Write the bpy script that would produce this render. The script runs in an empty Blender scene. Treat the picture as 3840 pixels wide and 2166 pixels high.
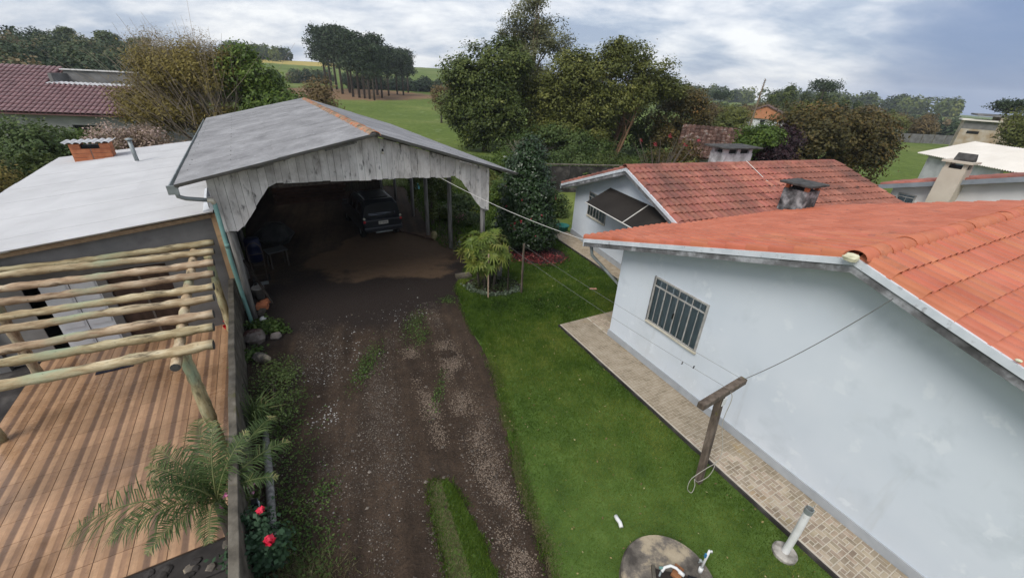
import bpy, math, random
import numpy as np
from mathutils import Vector, Matrix

random.seed(7)
RNG = np.random.default_rng(11)
SC = bpy.context.scene
COL = SC.collection
R = math.radians
USE_HAZE = True

# ------------------------------------------------------------------ camera
cam_d = bpy.data.cameras.new('camera')
cam = bpy.data.objects.new('camera', cam_d)
COL.objects.link(cam)
cam_d.sensor_width = 36.0
cam_d.lens = 14.25
cam_d.clip_start = 0.1
cam_d.clip_end = 4000
_p, _r = R(27.5), R(2.9)
_F = Vector((0, math.cos(_p), -math.sin(_p)))
_R0 = Vector((1, 0, 0))
_U0 = _R0.cross(_F)
_Rt = _R0 * math.cos(_r) + _U0 * math.sin(_r)
_Up = -_R0 * math.sin(_r) + _U0 * math.cos(_r)
m3 = Matrix((_Rt, _Up, -_F)).transposed()
cam.matrix_world = Matrix.Translation((0, 0, 6.4)) @ m3.to_4x4()
SC.camera = cam

# ------------------------------------------------------------------ world
world = bpy.data.worlds.new('World')
SC.world = world
world.use_nodes = True
SUN_EL, SUN_AZ = 51.0, 214.0           # azimuth measured clockwise from +Y


def build_world():
    nt = world.node_tree
    nt.nodes.clear()
    N = nt.nodes.new
    L = nt.links.new
    out = N('ShaderNodeOutputWorld')
    bg = N('ShaderNodeBackground')
    bg.inputs['Strength'].default_value = 0.1
    sky = N('ShaderNodeTexSky')
    sky.sky_type = 'NISHITA'
    sky.sun_disc = False
    sky.sun_elevation = R(SUN_EL)
    sky.sun_rotation = R(SUN_AZ)
    sky.air_density = 1.0
    sky.dust_density = 1.0
    tc = N('ShaderNodeTexCoord')
    sep = N('ShaderNodeSeparateXYZ')
    L(tc.outputs['Generated'], sep.inputs[0])

    def math_(op, a, b=None, clamp=False):
        n = N('ShaderNodeMath')
        n.operation = op
        n.use_clamp = clamp
        for i, v in enumerate((a, b)):
            if v is None:
                continue
            if isinstance(v, (int, float)):
                n.inputs[i].default_value = v
            else:
                L(v, n.inputs[i])
        return n.outputs[0]
    zc = math_('MAXIMUM', sep.outputs[2], 0.0)
    den = math_('ADD', zc, 0.30)
    px = math_('DIVIDE', sep.outputs[0], den)
    py = math_('DIVIDE', sep.outputs[1], den)
    cmb = N('ShaderNodeCombineXYZ')
    L(px, cmb.inputs[0])
    L(py, cmb.inputs[1])
    cmb.inputs[2].default_value = 3.7

    def noise(scale, detail, rough, dist, off):
        mp = N('ShaderNodeMapping')
        mp.inputs['Location'].default_value = off
        mp.inputs['Scale'].default_value = (1.0, 1.35, 1.0)
        L(cmb.outputs[0], mp.inputs['Vector'])
        n = N('ShaderNodeTexNoise')
        n.inputs['Scale'].default_value = scale
        n.inputs['Detail'].default_value = detail
        n.inputs['Roughness'].default_value = rough
        n.inputs['Distortion'].default_value = dist
        L(mp.outputs[0], n.inputs['Vector'])
        return n.outputs['Fac']
    n1 = noise(0.80, 10.0, 0.56, 0.25, (5.3, 2.2, 0))
    n2 = noise(2.6, 10.0, 0.58, 0.15, (7.0, 2.0, 1))
    f = math_('ADD', math_('MULTIPLY', n1, 0.60), math_('MULTIPLY', n2, 0.40))
    ramp = N('ShaderNodeValToRGB')
    e = ramp.color_ramp.elements
    e[0].position = 0.42
    e[0].color = (2.09, 2.52, 3.35, 1)
    e[1].position = 0.59
    e[1].color = (5.58, 5.63, 5.72, 1)
    m = e.new(0.475)
    m.color = (2.91, 3.30, 3.98, 1)
    m = e.new(0.53)
    m.color = (4.27, 4.46, 4.85, 1)
    L(f, ramp.inputs[0])
    # a bank of dark blue rain cloud low on the right-hand horizon
    dot = N('ShaderNodeVectorMath')
    dot.operation = 'DOT_PRODUCT'
    L(tc.outputs['Generated'], dot.inputs[0])
    d = Vector((0.76, 0.65, 0.03)).normalized()
    dot.inputs[1].default_value = d
    bank = N('ShaderNodeMapRange')
    bank.interpolation_type = 'SMOOTHSTEP'
    bank.inputs['From Min'].default_value = 0.955
    bank.inputs['From Max'].default_value = 0.998
    L(dot.outputs['Value'], bank.inputs['Value'])
    mixb = N('ShaderNodeMix')
    mixb.data_type = 'RGBA'
    L(math_('MULTIPLY', bank.outputs[0], 0.92), mixb.inputs['Factor'])
    L(ramp.outputs[0], mixb.inputs['A'])
    mixb.inputs['B'].default_value = (1.05, 1.5, 2.6, 1)
    mix = N('ShaderNodeMix')
    mix.data_type = 'RGBA'
    mix.inputs['Factor'].default_value = 0.93
    L(sky.outputs[0], mix.inputs['A'])
    L(mixb.outputs['Result'], mix.inputs['B'])
    L(mix.outputs['Result'], bg.inputs['Color'])
    L(bg.outputs[0], out.inputs['Surface'])


build_world()

# ------------------------------------------------------------------ sun
sun_d = bpy.data.lights.new('sun', 'SUN')
sun_d.energy = 1.5
sun_d.angle = R(30)
sun_d.color = (1.0, 0.96, 0.9)
sun = bpy.data.objects.new('sun', sun_d)
COL.objects.link(sun)
_sd = Vector((math.sin(R(SUN_AZ)) * math.cos(R(SUN_EL)), math.cos(R(SUN_AZ)) * math.cos(R(SUN_EL)), math.sin(R(SUN_EL))))
sun.rotation_euler = _sd.to_track_quat('Z', 'Y').to_euler()
sun.location = _sd * 60

vs = SC.view_settings
vs.view_transform = 'Standard'
vs.look = 'None'
vs.gamma = 1.0
vs.use_curve_mapping = False
vs.exposure = 0.88


# ================================================================== helpers
def tag(o, label=None, cat=None, group=None, kind=None):
    if label:
        o['label'] = label
    if cat:
        o['category'] = cat
    if group:
        o['group'] = group
    if kind:
        o['kind'] = kind
    return o


def thing(name, label, cat, loc=(0, 0, 0), rz=0.0, group=None):
    o = bpy.data.objects.new(name, None)
    o.empty_display_size = 0.2
    COL.objects.link(o)
    o.location = loc
    o.rotation_euler = (0, 0, rz)
    return tag(o, label, cat, group)


def dup(root, loc, rz=0.0, scale=1.0, label=None, group=None):
    r = root.copy()
    COL.objects.link(r)
    r.location = loc
    r.rotation_euler = (0, 0, rz)
    r.scale = (scale, scale, scale) if isinstance(scale, (int, float)) else scale
    if label:
        r['label'] = label
    if group:
        r['group'] = group
    for ch in list(root.children):
        c = ch.copy()
        COL.objects.link(c)
        c.parent = r
        for g in list(ch.children):
            d = g.copy()
            COL.objects.link(d)
            d.parent = c
    return r


def link(name, me, mat=None, parent=None):
    o = bpy.data.objects.new(name, me)
    COL.objects.link(o)
    if mat is not None and not me.materials:
        me.materials.append(mat)
    o.parent = parent
    return o


class MB:
    def __init__(s):
        s.v = []
        s.f = []

    def add(s, vs_, fs, M=None):
        o = len(s.v)
        for p in vs_:
            p = Vector(p)
            s.v.append(tuple(M @ p) if M is not None else tuple(p))
        s.f += [tuple(i + o for i in f) for f in fs]
        return s

    def box(s, x0, x1, y0, y1, z0, z1, M=None):
        v = [(x0, y0, z0), (x1, y0, z0), (x1, y1, z0), (x0, y1, z0), (x0, y0, z1), (x1, y0, z1), (x1, y1, z1), (x0, y1, z1)]
        return s.add(v, [(0, 3, 2, 1), (4, 5, 6, 7), (0, 1, 5, 4), (1, 2, 6, 5), (2, 3, 7, 6), (3, 0, 4, 7)], M)

    def cbox(s, c, d, M=None):
        return s.box(c[0] - d[0] / 2, c[0] + d[0] / 2, c[1] - d[1] / 2, c[1] + d[1] / 2, c[2] - d[2] / 2, c[2] + d[2] / 2, M)

    def prism(s, poly, a, b, axis='y', M=None):
        """extrude a 2-D outline; axis y: outline in xz; axis z: outline in xy; axis x: outline in yz"""
        n = len(poly)

        def p3(q, t):
            return {'y': (q[0], t, q[1]), 'z': (q[0], q[1], t), 'x': (t, q[0], q[1])}[axis]
        v = [p3(q, a) for q in poly] + [p3(q, b) for q in poly]
        f = [tuple(range(n)), tuple(range(2 * n - 1, n - 1, -1))]
        f += [(i, i + n, (i + 1) % n + n, (i + 1) % n) for i in range(n)]
        return s.add(v, f, M)

    def tube(s, pts, rad, n=8, cap=True, M=None):
        pts = [Vector(p) for p in pts]
        if isinstance(rad, (int, float)):
            rad = [rad] * len(pts)
        vs_, fs = [], []
        up = None
        for i, p in enumerate(pts):
            d = (pts[min(i + 1, len(pts) - 1)] - pts[max(i - 1, 0)])
            if d.length < 1e-9:
                d = Vector((0, 0, 1))
            d.normalize()
            if up is None:
                up = Vector((0, 0, 1)) if abs(d.z) < 0.9 else Vector((1, 0, 0))
            a = d.cross(up).normalized()
            b = a.cross(d).normalized()
            up = b
            for k in range(n):
                t = 2 * math.pi * k / n
                vs_.append(p + (a * math.cos(t) + b * math.sin(t)) * rad[i])
        for i in range(len(pts) - 1):
            for k in range(n):
                k2 = (k + 1) % n
                fs.append((i * n + k, i * n + k2, (i + 1) * n + k2, (i + 1) * n + k))
        if cap:
            fs.append(tuple(range(n - 1, -1, -1)))
            fs.append(tuple((len(pts) - 1) * n + k for k in range(n)))
        return s.add(vs_, fs, M)

    def lathe(s, prof, n=16, M=None, close=True):
        vs_, fs = [], []
        for (r, z) in prof:
            for k in range(n):
                t = 2 * math.pi * k / n
                vs_.append((r * math.cos(t), r * math.sin(t), z))
        for i in range(len(prof) - 1):
            for k in range(n):
                k2 = (k + 1) % n
                fs.append((i * n + k, i * n + k2, (i + 1) * n + k2, (i + 1) * n + k))
        if close:
            fs.append(tuple(range(n - 1, -1, -1)))
            fs.append(tuple((len(prof) - 1) * n + k for k in range(n)))
        return s.add(vs_, fs, M)

    def rock(s, c, d, seed=0, M=None):
        rr = random.Random(seed)
        vs_ = []
        n, k = 8, 4
        vs_.append((c[0], c[1], c[2] - d[2] / 2))
        for i in range(1, k):
            ph = math.pi * i / k
            for j in range(n):
                t = 2 * math.pi * j / n + rr.uniform(-.2, .2)
                q = rr.uniform(.78, 1.12)
                vs_.append((c[0] + d[0] / 2 * math.sin(ph) * math.cos(t) * q, c[1] + d[1] / 2 * math.sin(ph) * math.sin(t) * q, c[2] - d[2] / 2 * math.cos(ph) * rr.uniform(.85, 1.1)))
        vs_.append((c[0], c[1], c[2] + d[2] / 2))
        fs = [(0, 1 + (j + 1) % n, 1 + j) for j in range(n)]
        for i in range(k - 2):
            for j in range(n):
                a = 1 + i * n + j
                b = 1 + i * n + (j + 1) % n
                fs.append((a, b, b + n, a + n))
        t = len(vs_) - 1
        fs += [(1 + (k - 2) * n + j, 1 + (k - 2) * n + (j + 1) % n, t) for j in range(n)]
        return s.add(vs_, fs, M)

    def mesh(s, name, smooth=False):
        me = bpy.data.meshes.new(name)
        me.from_pydata(s.v, [], s.f)
        if smooth:
            me.polygons.foreach_set('use_smooth', [True] * len(me.polygons))
        me.update()
        return me

    def build(s, name, mat, parent=None, smooth=False, bevel=0.0):
        o = link(name, s.mesh(name, smooth), mat, parent)
        if bevel:
            b = o.modifiers.new('bevel', 'BEVEL')
            b.width = bevel
            b.segments = 2
            b.limit_method = 'ANGLE'
        return o


def frame_mat(ox, oy, oz, X, Y, Z):
    m = Matrix((X, Y, Z)).transposed().to_4x4()
    m.translation = (ox, oy, oz)
    return m


# ------------------------------------------------------------------ materials
def new_mat(name):
    m = bpy.data.materials.new(name)
    m.use_nodes = True
    nt = m.node_tree
    b = nt.nodes['Principled BSDF']
    return m, nt, b


def _noise(nt, vec, scale, detail=6, rough=.55, dist=0.0):
    n = nt.nodes.new('ShaderNodeTexNoise')
    n.inputs['Scale'].default_value = scale
    n.inputs['Detail'].default_value = detail
    n.inputs['Roughness'].default_value = rough
    n.inputs['Distortion'].default_value = dist
    nt.links.new(vec, n.inputs['Vector'])
    return n.outputs['Fac']


def _ramp(nt, fac, stops, interp='LINEAR'):
    r = nt.nodes.new('ShaderNodeValToRGB')
    r.color_ramp.interpolation = interp
    e = r.color_ramp.elements
    while len(e) > 1:
        e.remove(e[-1])
    for i, (p, c) in enumerate(stops):
        q = e[0] if i == 0 else e.new(p)
        q.position = p
        q.color = (*c, 1)
    nt.links.new(fac, r.inputs[0])
    return r.outputs[0]


def _mix(nt, fac, a, b, mode='MIX'):
    m = nt.nodes.new('ShaderNodeMix')
    m.data_type = 'RGBA'
    m.blend_type = mode
    for s_, v in (('Factor', fac), ('A', a), ('B', b)):
        if isinstance(v, (int, float)):
            m.inputs[s_].default_value = v
        elif isinstance(v, tuple):
            m.inputs[s_].default_value = (*v, 1)
        else:
            nt.links.new(v, m.inputs[s_])
    return m.outputs['Result']


def _vec(nt, coord='pos', stretch=(1, 1, 1), rot=(0, 0, 0)):
    if coord == 'pos':
        g = nt.nodes.new('ShaderNodeNewGeometry').outputs['Position']
    else:
        g = nt.nodes.new('ShaderNodeTexCoord').outputs['Object']
    mp = nt.nodes.new('ShaderNodeMapping')
    mp.inputs['Scale'].default_value = stretch
    mp.inputs['Rotation'].default_value = rot
    nt.links.new(g, mp.inputs['Vector'])
    return mp.outputs[0]


def nmat(name, stops, scale=3.0, detail=6, rough=.8, bump=0.0, bscale=None, rnd=0.0, metal=0.0, stretch=(1, 1, 1), coord='pos', spec=.3, stains=(), rough2=None, dist=0.0, nrough=.55, hue=0.0, face=0.0):
    """noise-ramped surface with optional stains ((colour, scale, lo, hi, stretch), ...) and per-object tone"""
    m, nt, b = new_mat(name)
    v = _vec(nt, coord, stretch)
    n = _noise(nt, v, scale, detail, nrough, dist)
    col = _ramp(nt, n, stops)
    for st in stains:
        c, sc_, lo, hi = st[:4]
        sv = _vec(nt, coord, st[4] if len(st) > 4 else (1, 1, 1))
        sn = _noise(nt, sv, sc_, 8, .62, .2)
        mr = nt.nodes.new('ShaderNodeMapRange')
        mr.inputs['From Min'].default_value = lo
        mr.inputs['From Max'].default_value = hi
        nt.links.new(sn, mr.inputs['Value'])
        col = _mix(nt, mr.outputs[0], col, c)
    if rnd or hue:
        oi = nt.nodes.new('ShaderNodeObjectInfo')
        hs = nt.nodes.new('ShaderNodeHueSaturation')
        mr = nt.nodes.new('ShaderNodeMapRange')
        mr.inputs['To Min'].default_value = 1 - rnd
        mr.inputs['To Max'].default_value = 1 + rnd
        nt.links.new(oi.outputs['Random'], mr.inputs['Value'])
        nt.links.new(mr.outputs[0], hs.inputs['Value'])
        if hue:
            w = nt.nodes.new('ShaderNodeTexWhiteNoise')
            w.noise_dimensions = '1D'
            nt.links.new(oi.outputs['Random'], w.inputs['W'])
            m2 = nt.nodes.new('ShaderNodeMapRange')
            m2.inputs['To Min'].default_value = .5 - hue
            m2.inputs['To Max'].default_value = .5 + hue
            nt.links.new(w.outputs['Value'], m2.inputs['Value'])
            nt.links.new(m2.outputs[0], hs.inputs['Hue'])
        nt.links.new(col, hs.inputs['Color'])
        col = hs.outputs[0]
    if face:
        at = nt.nodes.new('ShaderNodeAttribute')
        at.attribute_name = 'tone'
        ma = nt.nodes.new('ShaderNodeMath')
        ma.operation = 'MULTIPLY_ADD'
        nt.links.new(at.outputs['Fac'], ma.inputs[0])
        ma.inputs[1].default_value = face
        ma.inputs[2].default_value = 1.0
        h2 = nt.nodes.new('ShaderNodeHueSaturation')
        nt.links.new(ma.outputs[0], h2.inputs['Value'])
        nt.links.new(col, h2.inputs['Color'])
        col = h2.outputs[0]
    nt.links.new(col, b.inputs['Base Color'])
    b.inputs['Roughness'].default_value = rough
    if rough2 is not None:
        mr = nt.nodes.new('ShaderNodeMapRange')
        mr.inputs['From Min'].default_value = .35
        mr.inputs['From Max'].default_value = .65
        mr.inputs['To Min'].default_value = rough
        mr.inputs['To Max'].default_value = rough2
        nt.links.new(n, mr.inputs['Value'])
        nt.links.new(mr.outputs[0], b.inputs['Roughness'])
    b.inputs['Metallic'].default_value = metal
    b.inputs['Specular IOR Level'].default_value = spec
    if bump:
        bp = nt.nodes.new('ShaderNodeBump')
        bp.inputs['Strength'].default_value = bump
        bp.inputs['Distance'].default_value = 0.02
        bn = _noise(nt, v, bscale or scale * 4, 5, .6)
        nt.links.new(bn, bp.inputs['Height'])
        nt.links.new(bp.outputs[0], b.inputs['Normal'])
    return m


def leaf_mat(name, stops, rough=.5, trans=.25, spec=.25):
    m, nt, b = new_mat(name)
    at = nt.nodes.new('ShaderNodeAttribute')
    at.attribute_name = 'tint'
    col = _ramp(nt, at.outputs['Fac'], stops)
    nt.links.new(col, b.inputs['Base Color'])
    b.inputs['Roughness'].default_value = rough
    b.inputs['Specular IOR Level'].default_value = spec
    tr = nt.nodes.new('ShaderNodeBsdfTranslucent')
    nt.links.new(col, tr.inputs['Color'])
    mx = nt.nodes.new('ShaderNodeMixShader')
    mx.inputs[0].default_value = trans
    nt.links.new(b.outputs[0], mx.inputs[1])
    nt.links.new(tr.outputs[0], mx.inputs[2])
    out = nt.nodes['Material Output']
    nt.links.new(mx.outputs[0], out.inputs['Surface'])
    return m


def C(r, g, b):
    """sRGB 0-255 to linear"""
    f = lambda c: (c / 255 / 12.92) if c <= 10 else ((c / 255 + .055) / 1.055) ** 2.4
    return (f(r), f(g), f(b))


TILE_NEW = nmat('clay_tile_orange', [(.3, (.40, .112, .055)), (.5, (.465, .142, .074)), (.72, (.51, .176, .10))], 1.2, 8, .55, .10, 60, rnd=.085, hue=.006, face=.085, spec=.35,
                stains=(((.15, .078, .06), 1.5, .60, .80), ((.10, .06, .05), 6.0, .66, .78)))
TILE_OLD = nmat('clay_tile_weathered', [(.3, (.29, .096, .066)), (.55, (.375, .138, .098)), (.75, (.42, .18, .135))], 2.0, 8, .75, .15, 60, rnd=.12, hue=.006, face=.12,
                stains=(((.13, .062, .05), .45, .42, .70), ((.075, .045, .04), 3.0, .55, .80)))
TILE_MAROON = nmat('maroon_glazed_tile', [(.3, (.135, .064, .064)), (.7, (.19, .095, .096))], 2, 5, .32, .05, rnd=.12, spec=.5, face=.12)
TILE_BROWN = nmat('mossy_brown_tile', [(.35, (.05, .027, .02)), (.55, (.10, .052, .038)), (.68, (.22, .19, .165))], 3, 6, .9, .2, rnd=.3, face=.3)
RIDGE_OLD = nmat('lichen_ridge_tile', [(.32, (.10, .09, .07)), (.48, (.30, .22, .15)), (.62, (.45, .16, .08))], 7, 6, .85, .2, rnd=.12)
WALL_BLUE = nmat('pale_blue_plaster', [(.30, (.57, .625, .69)), (.5, (.615, .665, .725)), (.7, (.65, .695, .75))], .7, 7, .75, .06, 90, spec=.25,
                 stains=(((.56, .61, .665), 1.1, .55, .66), ((.54, .57, .58), .4, .55, .9), ((.50, .53, .55), 2.2, .60, .85, (1.6, 1.6, .18)), ((.67, .715, .765), 2.6, .60, .66)))
WALL_WHITE = nmat('white_plaster', [(.3, (.60, .58, .57)), (.7, (.74, .72, .71))], 1.2, 6, .8, .05, 80)
WALL_OLDWHITE = nmat('mottled_whitewash', [(.35, (.25, .25, .25)), (.5, (.52, .53, .54)), (.7, (.68, .69, .70))], 2.6, 8, .85, .1)
PLINTH = nmat('grey_plinth_render', [(.3, (.30, .32, .34)), (.7, (.40, .42, .44))], 3, 7, .85, .15, 50, stains=(((.20, .20, .20), 9.0, .66, .72),))
FASCIA = nmat('blue_white_fascia_paint', [(.3, (.50, .54, .58)), (.7, (.66, .69, .73))], 4, 6, .7, stains=(((.24, .24, .25), 7.0, .58, .74),))
FASCIA_DIRTY = nmat('mildewed_fascia', [(.34, (.05, .05, .05)), (.5, (.15, .15, .155)), (.64, (.40, .41, .43))], 1.9, 9, .85, nrough=.68)
RENDER_GREY = nmat('raw_cement_render', [(.3, (.115, .112, .108)), (.6, (.19, .185, .18)), (.75, (.235, .23, .225))], 1.4, 8, .9, .15, 40, stains=(((.085, .08, .078), .9, .55, .8),))
OCHRE = nmat('ochre_paint', [(.3, (.50, .31, .16)), (.7, (.60, .40, .24))], 2.5, 6, .8, stains=(((.28, .20, .09), 2.2, .60, .75),))
WOODGREY = nmat('whitewashed_board', [(.28, (.30, .278, .26)), (.42, (.52, .492, .468)), (.58, (.64, .612, .585)), (.8, (.71, .685, .66))], 2.0, 9, .9, .25, 30, rnd=.13, stretch=(2.2, 2.2, .7), nrough=.66,
                stains=(((.15, .145, .138), 6.0, .57, .68, (1.6, 1.6, .45)), ((.30, .272, .25), 1.1, .55, .8)))
WOODPOST = nmat('grey_weathered_post', [(.3, (.10, .095, .09)), (.55, (.24, .23, .215)), (.8, (.38, .37, .35))], 4, 8, .9, .3, 30, stretch=(4, 4, .4), rnd=.1)
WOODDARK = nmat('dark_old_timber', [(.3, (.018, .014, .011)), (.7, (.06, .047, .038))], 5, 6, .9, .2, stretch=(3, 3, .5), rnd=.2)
FIBRO = nmat('grey_fibre_cement', [(.3, (.165, .164, .168)), (.5, (.235, .233, .238)), (.72, (.32, .318, .323))], 1.3, 9, .72, .25, 45, rnd=.08, spec=.35, nrough=.65,
             stains=(((.32, .32, .325), 9.0, .60, .72), ((.10, .10, .103), 2.4, .60, .85)))
WHITEROOF = nmat('white_painted_roof_sheet', [(.3, (.46, .458, .462)), (.7, (.535, .532, .535))], 1.0, 7, .6, .05, 30, rnd=.025, stains=(((.42, .41, .40), 1.7, .58, .85),))
CREAMROOF = nmat('cream_painted_roof_sheet', [(.3, (.60, .56, .50)), (.7, (.70, .66, .60))], .8, 6, .6, rnd=.03)
CONCRETE = nmat('mossy_concrete', [(.3, (.05, .044, .034)), (.5, (.115, .10, .078)), (.7, (.19, .17, .135))], 4.0, 9, .9, .3, 30, stains=(((.09, .085, .025), 2.6, .60, .72),))
CONC_DARK = nmat('black_stained_concrete', [(.3, (.017, .015, .014)), (.55, (.045, .04, .038)), (.75, (.12, .11, .10))], 2.2, 8, .9, .3)
CONC_LID = nmat('lichen_blotched_concrete', [(.36, (.06, .052, .044)), (.50, (.15, .13, .108)), (.58, (.34, .28, .195)), (.72, (.42, .35, .25))], 2.6, 9, .9, .2, 40, nrough=.65)
CHIMNEY_GREY = nmat('sooty_render', [(.34, (.02, .02, .02)), (.48, (.12, .125, .13)), (.62, (.36, .37, .38))], 3.2, 8, .9, .15)
CHIM_DARK = nmat('sooty_slab', [(.3, (.025, .024, .023)), (.7, (.095, .09, .085))], 5, 7, .9, .2)
BEIGE = nmat('beige_paint', [(.3, (.49, .42, .34)), (.7, (.57, .50, .41))], 2, 5, .75)
BRICK = nmat('orange_hollow_brick', [(.3, (.40, .13, .06)), (.7, (.55, .21, .10))], 6, 6, .85, .1, rnd=.1)
MORTAR = nmat('mortar', [(.3, (.26, .23, .20)), (.7, (.38, .34, .30))], 8, 5, .9)
LOG = nmat('peeled_eucalyptus_log', [(.30, (.15, .105, .055)), (.46, (.36, .27, .155)), (.60, (.50, .41, .26)), (.8, (.57, .50, .36))], 4.0, 8, .75, .35, 14, coord='obj', stretch=(.6, 2.4, 2.4), rnd=.16, hue=.018, nrough=.62,
           stains=(((.27, .31, .20), 1.6, .52, .70, (.5, 1.5, 1.5)), ((.13, .10, .06), 3.2, .56, .68, (.6, 2, 2)), ((.10, .075, .045), 9.0, .64, .72)))
LOGEND = nmat('log_end_grain', [(.3, (.03, .03, .028)), (.7, (.11, .105, .095))], 12, 5, .9)
IRON = nmat('grey_window_iron', [(.3, (.28, .27, .25)), (.7, (.44, .43, .41))], 8, 6, .5, stains=(((.16, .10, .06), 14.0, .62, .76),))
CURTAIN = nmat('grey_curtain_cloth', [(.3, (.30, .345, .375)), (.7, (.46, .50, .53))], 3, 4, .8, stretch=(9, 9, .3), coord='obj')
STEEL = nmat('grey_galvanised', [(.3, (.20, .22, .22)), (.7, (.34, .37, .37))], 5, 6, .45, metal=.3)
TEAL = nmat('teal_painted_pipe', [(.3, (.10, .20, .18)), (.6, (.145, .27, .245)), (.8, (.20, .30, .27))], 3, 6, .6, stains=(((.16, .20, .13), 2.4, .55, .75),))
PVC = nmat('white_pvc', [(.3, (.62, .62, .60)), (.7, (.74, .74, .73))], 6, 5, .4, stains=(((.36, .34, .30), 7.0, .62, .8),))
CREAM = nmat('cream_pvc', [(.3, (.50, .46, .36)), (.7, (.62, .58, .48))], 6, 5, .5)
WIRE_G = nmat('grey_wire', [(.3, (.16, .16, .155)), (.7, (.22, .22, .21))], 9, 3, .5, metal=.4)
WIRE_W = nmat('white_cable', [(.3, (.55, .53, .49)), (.7, (.66, .64, .60))], 9, 3, .5)
AWNING = nmat('dark_awning_film', [(.3, (.022, .019, .017)), (.7, (.034, .030, .027))], 1.2, 5, .8, spec=.1)
BLACK = nmat('black_paint', [(.3, (.006, .006, .006)), (.7, (.012, .012, .012))], 4, 3, .5)
ALUWHITE = nmat('white_aluminium', [(.3, (.60, .63, .66)), (.7, (.70, .72, .75))], 2, 3, .4)
CAR_PAINT = nmat('dark_blue_car_paint', [(.3, (.014, .017, .022)), (.7, (.02, .024, .03))], 2, 3, .3, spec=.6)
GLASS_DK = nmat('dark_glass', [(.3, (.006, .007, .008)), (.7, (.01, .011, .012))], 2, 3, .08, spec=.6)
RUBBER = nmat('tyre_rubber', [(.3, (.012, .012, .012)), (.7, (.022, .022, .021))], 9, 4, .85)
CHROME = nmat('chrome', [(.3, (.55, .55, .56)), (.7, (.66, .66, .67))], 4, 3, .25, metal=.9)
REDLENS = nmat('red_lens', [(.3, (.45, .012, .015)), (.7, (.55, .02, .02))], 4, 3, .2, spec=.6)
PLATE = nmat('plate_white', [(.3, (.60, .58, .50)), (.7, (.70, .68, .62))], 4, 3, .5)
BARK = nmat('grey_brown_bark', [(.3, (.05, .04, .032)), (.7, (.14, .115, .09))], 5, 7, .95, .4, 14, stretch=(2, 2, .4))
BARK_PALE = nmat('pale_bark', [(.3, (.12, .09, .06)), (.7, (.30, .23, .16))], 3, 7, .9, .3, 12, stretch=(2, 2, .35))
SOIL_D = nmat('dark_damp_soil', [(.3, (.014, .010, .008)), (.7, (.045, .032, .024))], 6, 9, .95, .6, 25)


# ------------------------------------------------------------------ ground
W0 = np.array([-7.90, 10.10])
WA = R(122.7)                                   # the boundary wall runs along this bearing
ALO = np.array([math.cos(WA), math.sin(WA)])
PER = np.array([math.sin(WA), -math.cos(WA)])   # towards the driveway


def sstep(a, b, x):
    t = np.clip((x - a) / (b - a), 0, 1)
    return t * t * (3 - 2 * t)


def tz(x, y):
    x = np.asarray(x, float)
    y = np.asarray(y, float)
    s = (x - W0[0]) * PER[0] + (y - W0[1]) * PER[1]
    t = (x - W0[0]) * ALO[0] + (y - W0[1]) * ALO[1]
    w = 0.06 + 14 * sstep(14, 40, t)
    z = -0.36 * (1 - sstep(-w, w, s))
    d = np.hypot(x, y)
    az = np.degrees(np.arctan2(x, y))
    z = z + 6.2 * sstep(75, 190, d) * (1 - sstep(-44, -30, az))
    z = z + 10.5 * sstep(190, 420, d) * sstep(-44, -30, az) * (1 - sstep(-9, 4, az))
    z = z - 4.5 * sstep(60, 220, d) * sstep(6, 26, az)
    z = z - 14 * sstep(430, 900, d)
    z = z + .25 * np.sin(x * .11 + 1) * np.sin(y * .09) * sstep(35, 80, d)
    return z


def tzf(x, y):
    return float(tz(x, y))


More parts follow.
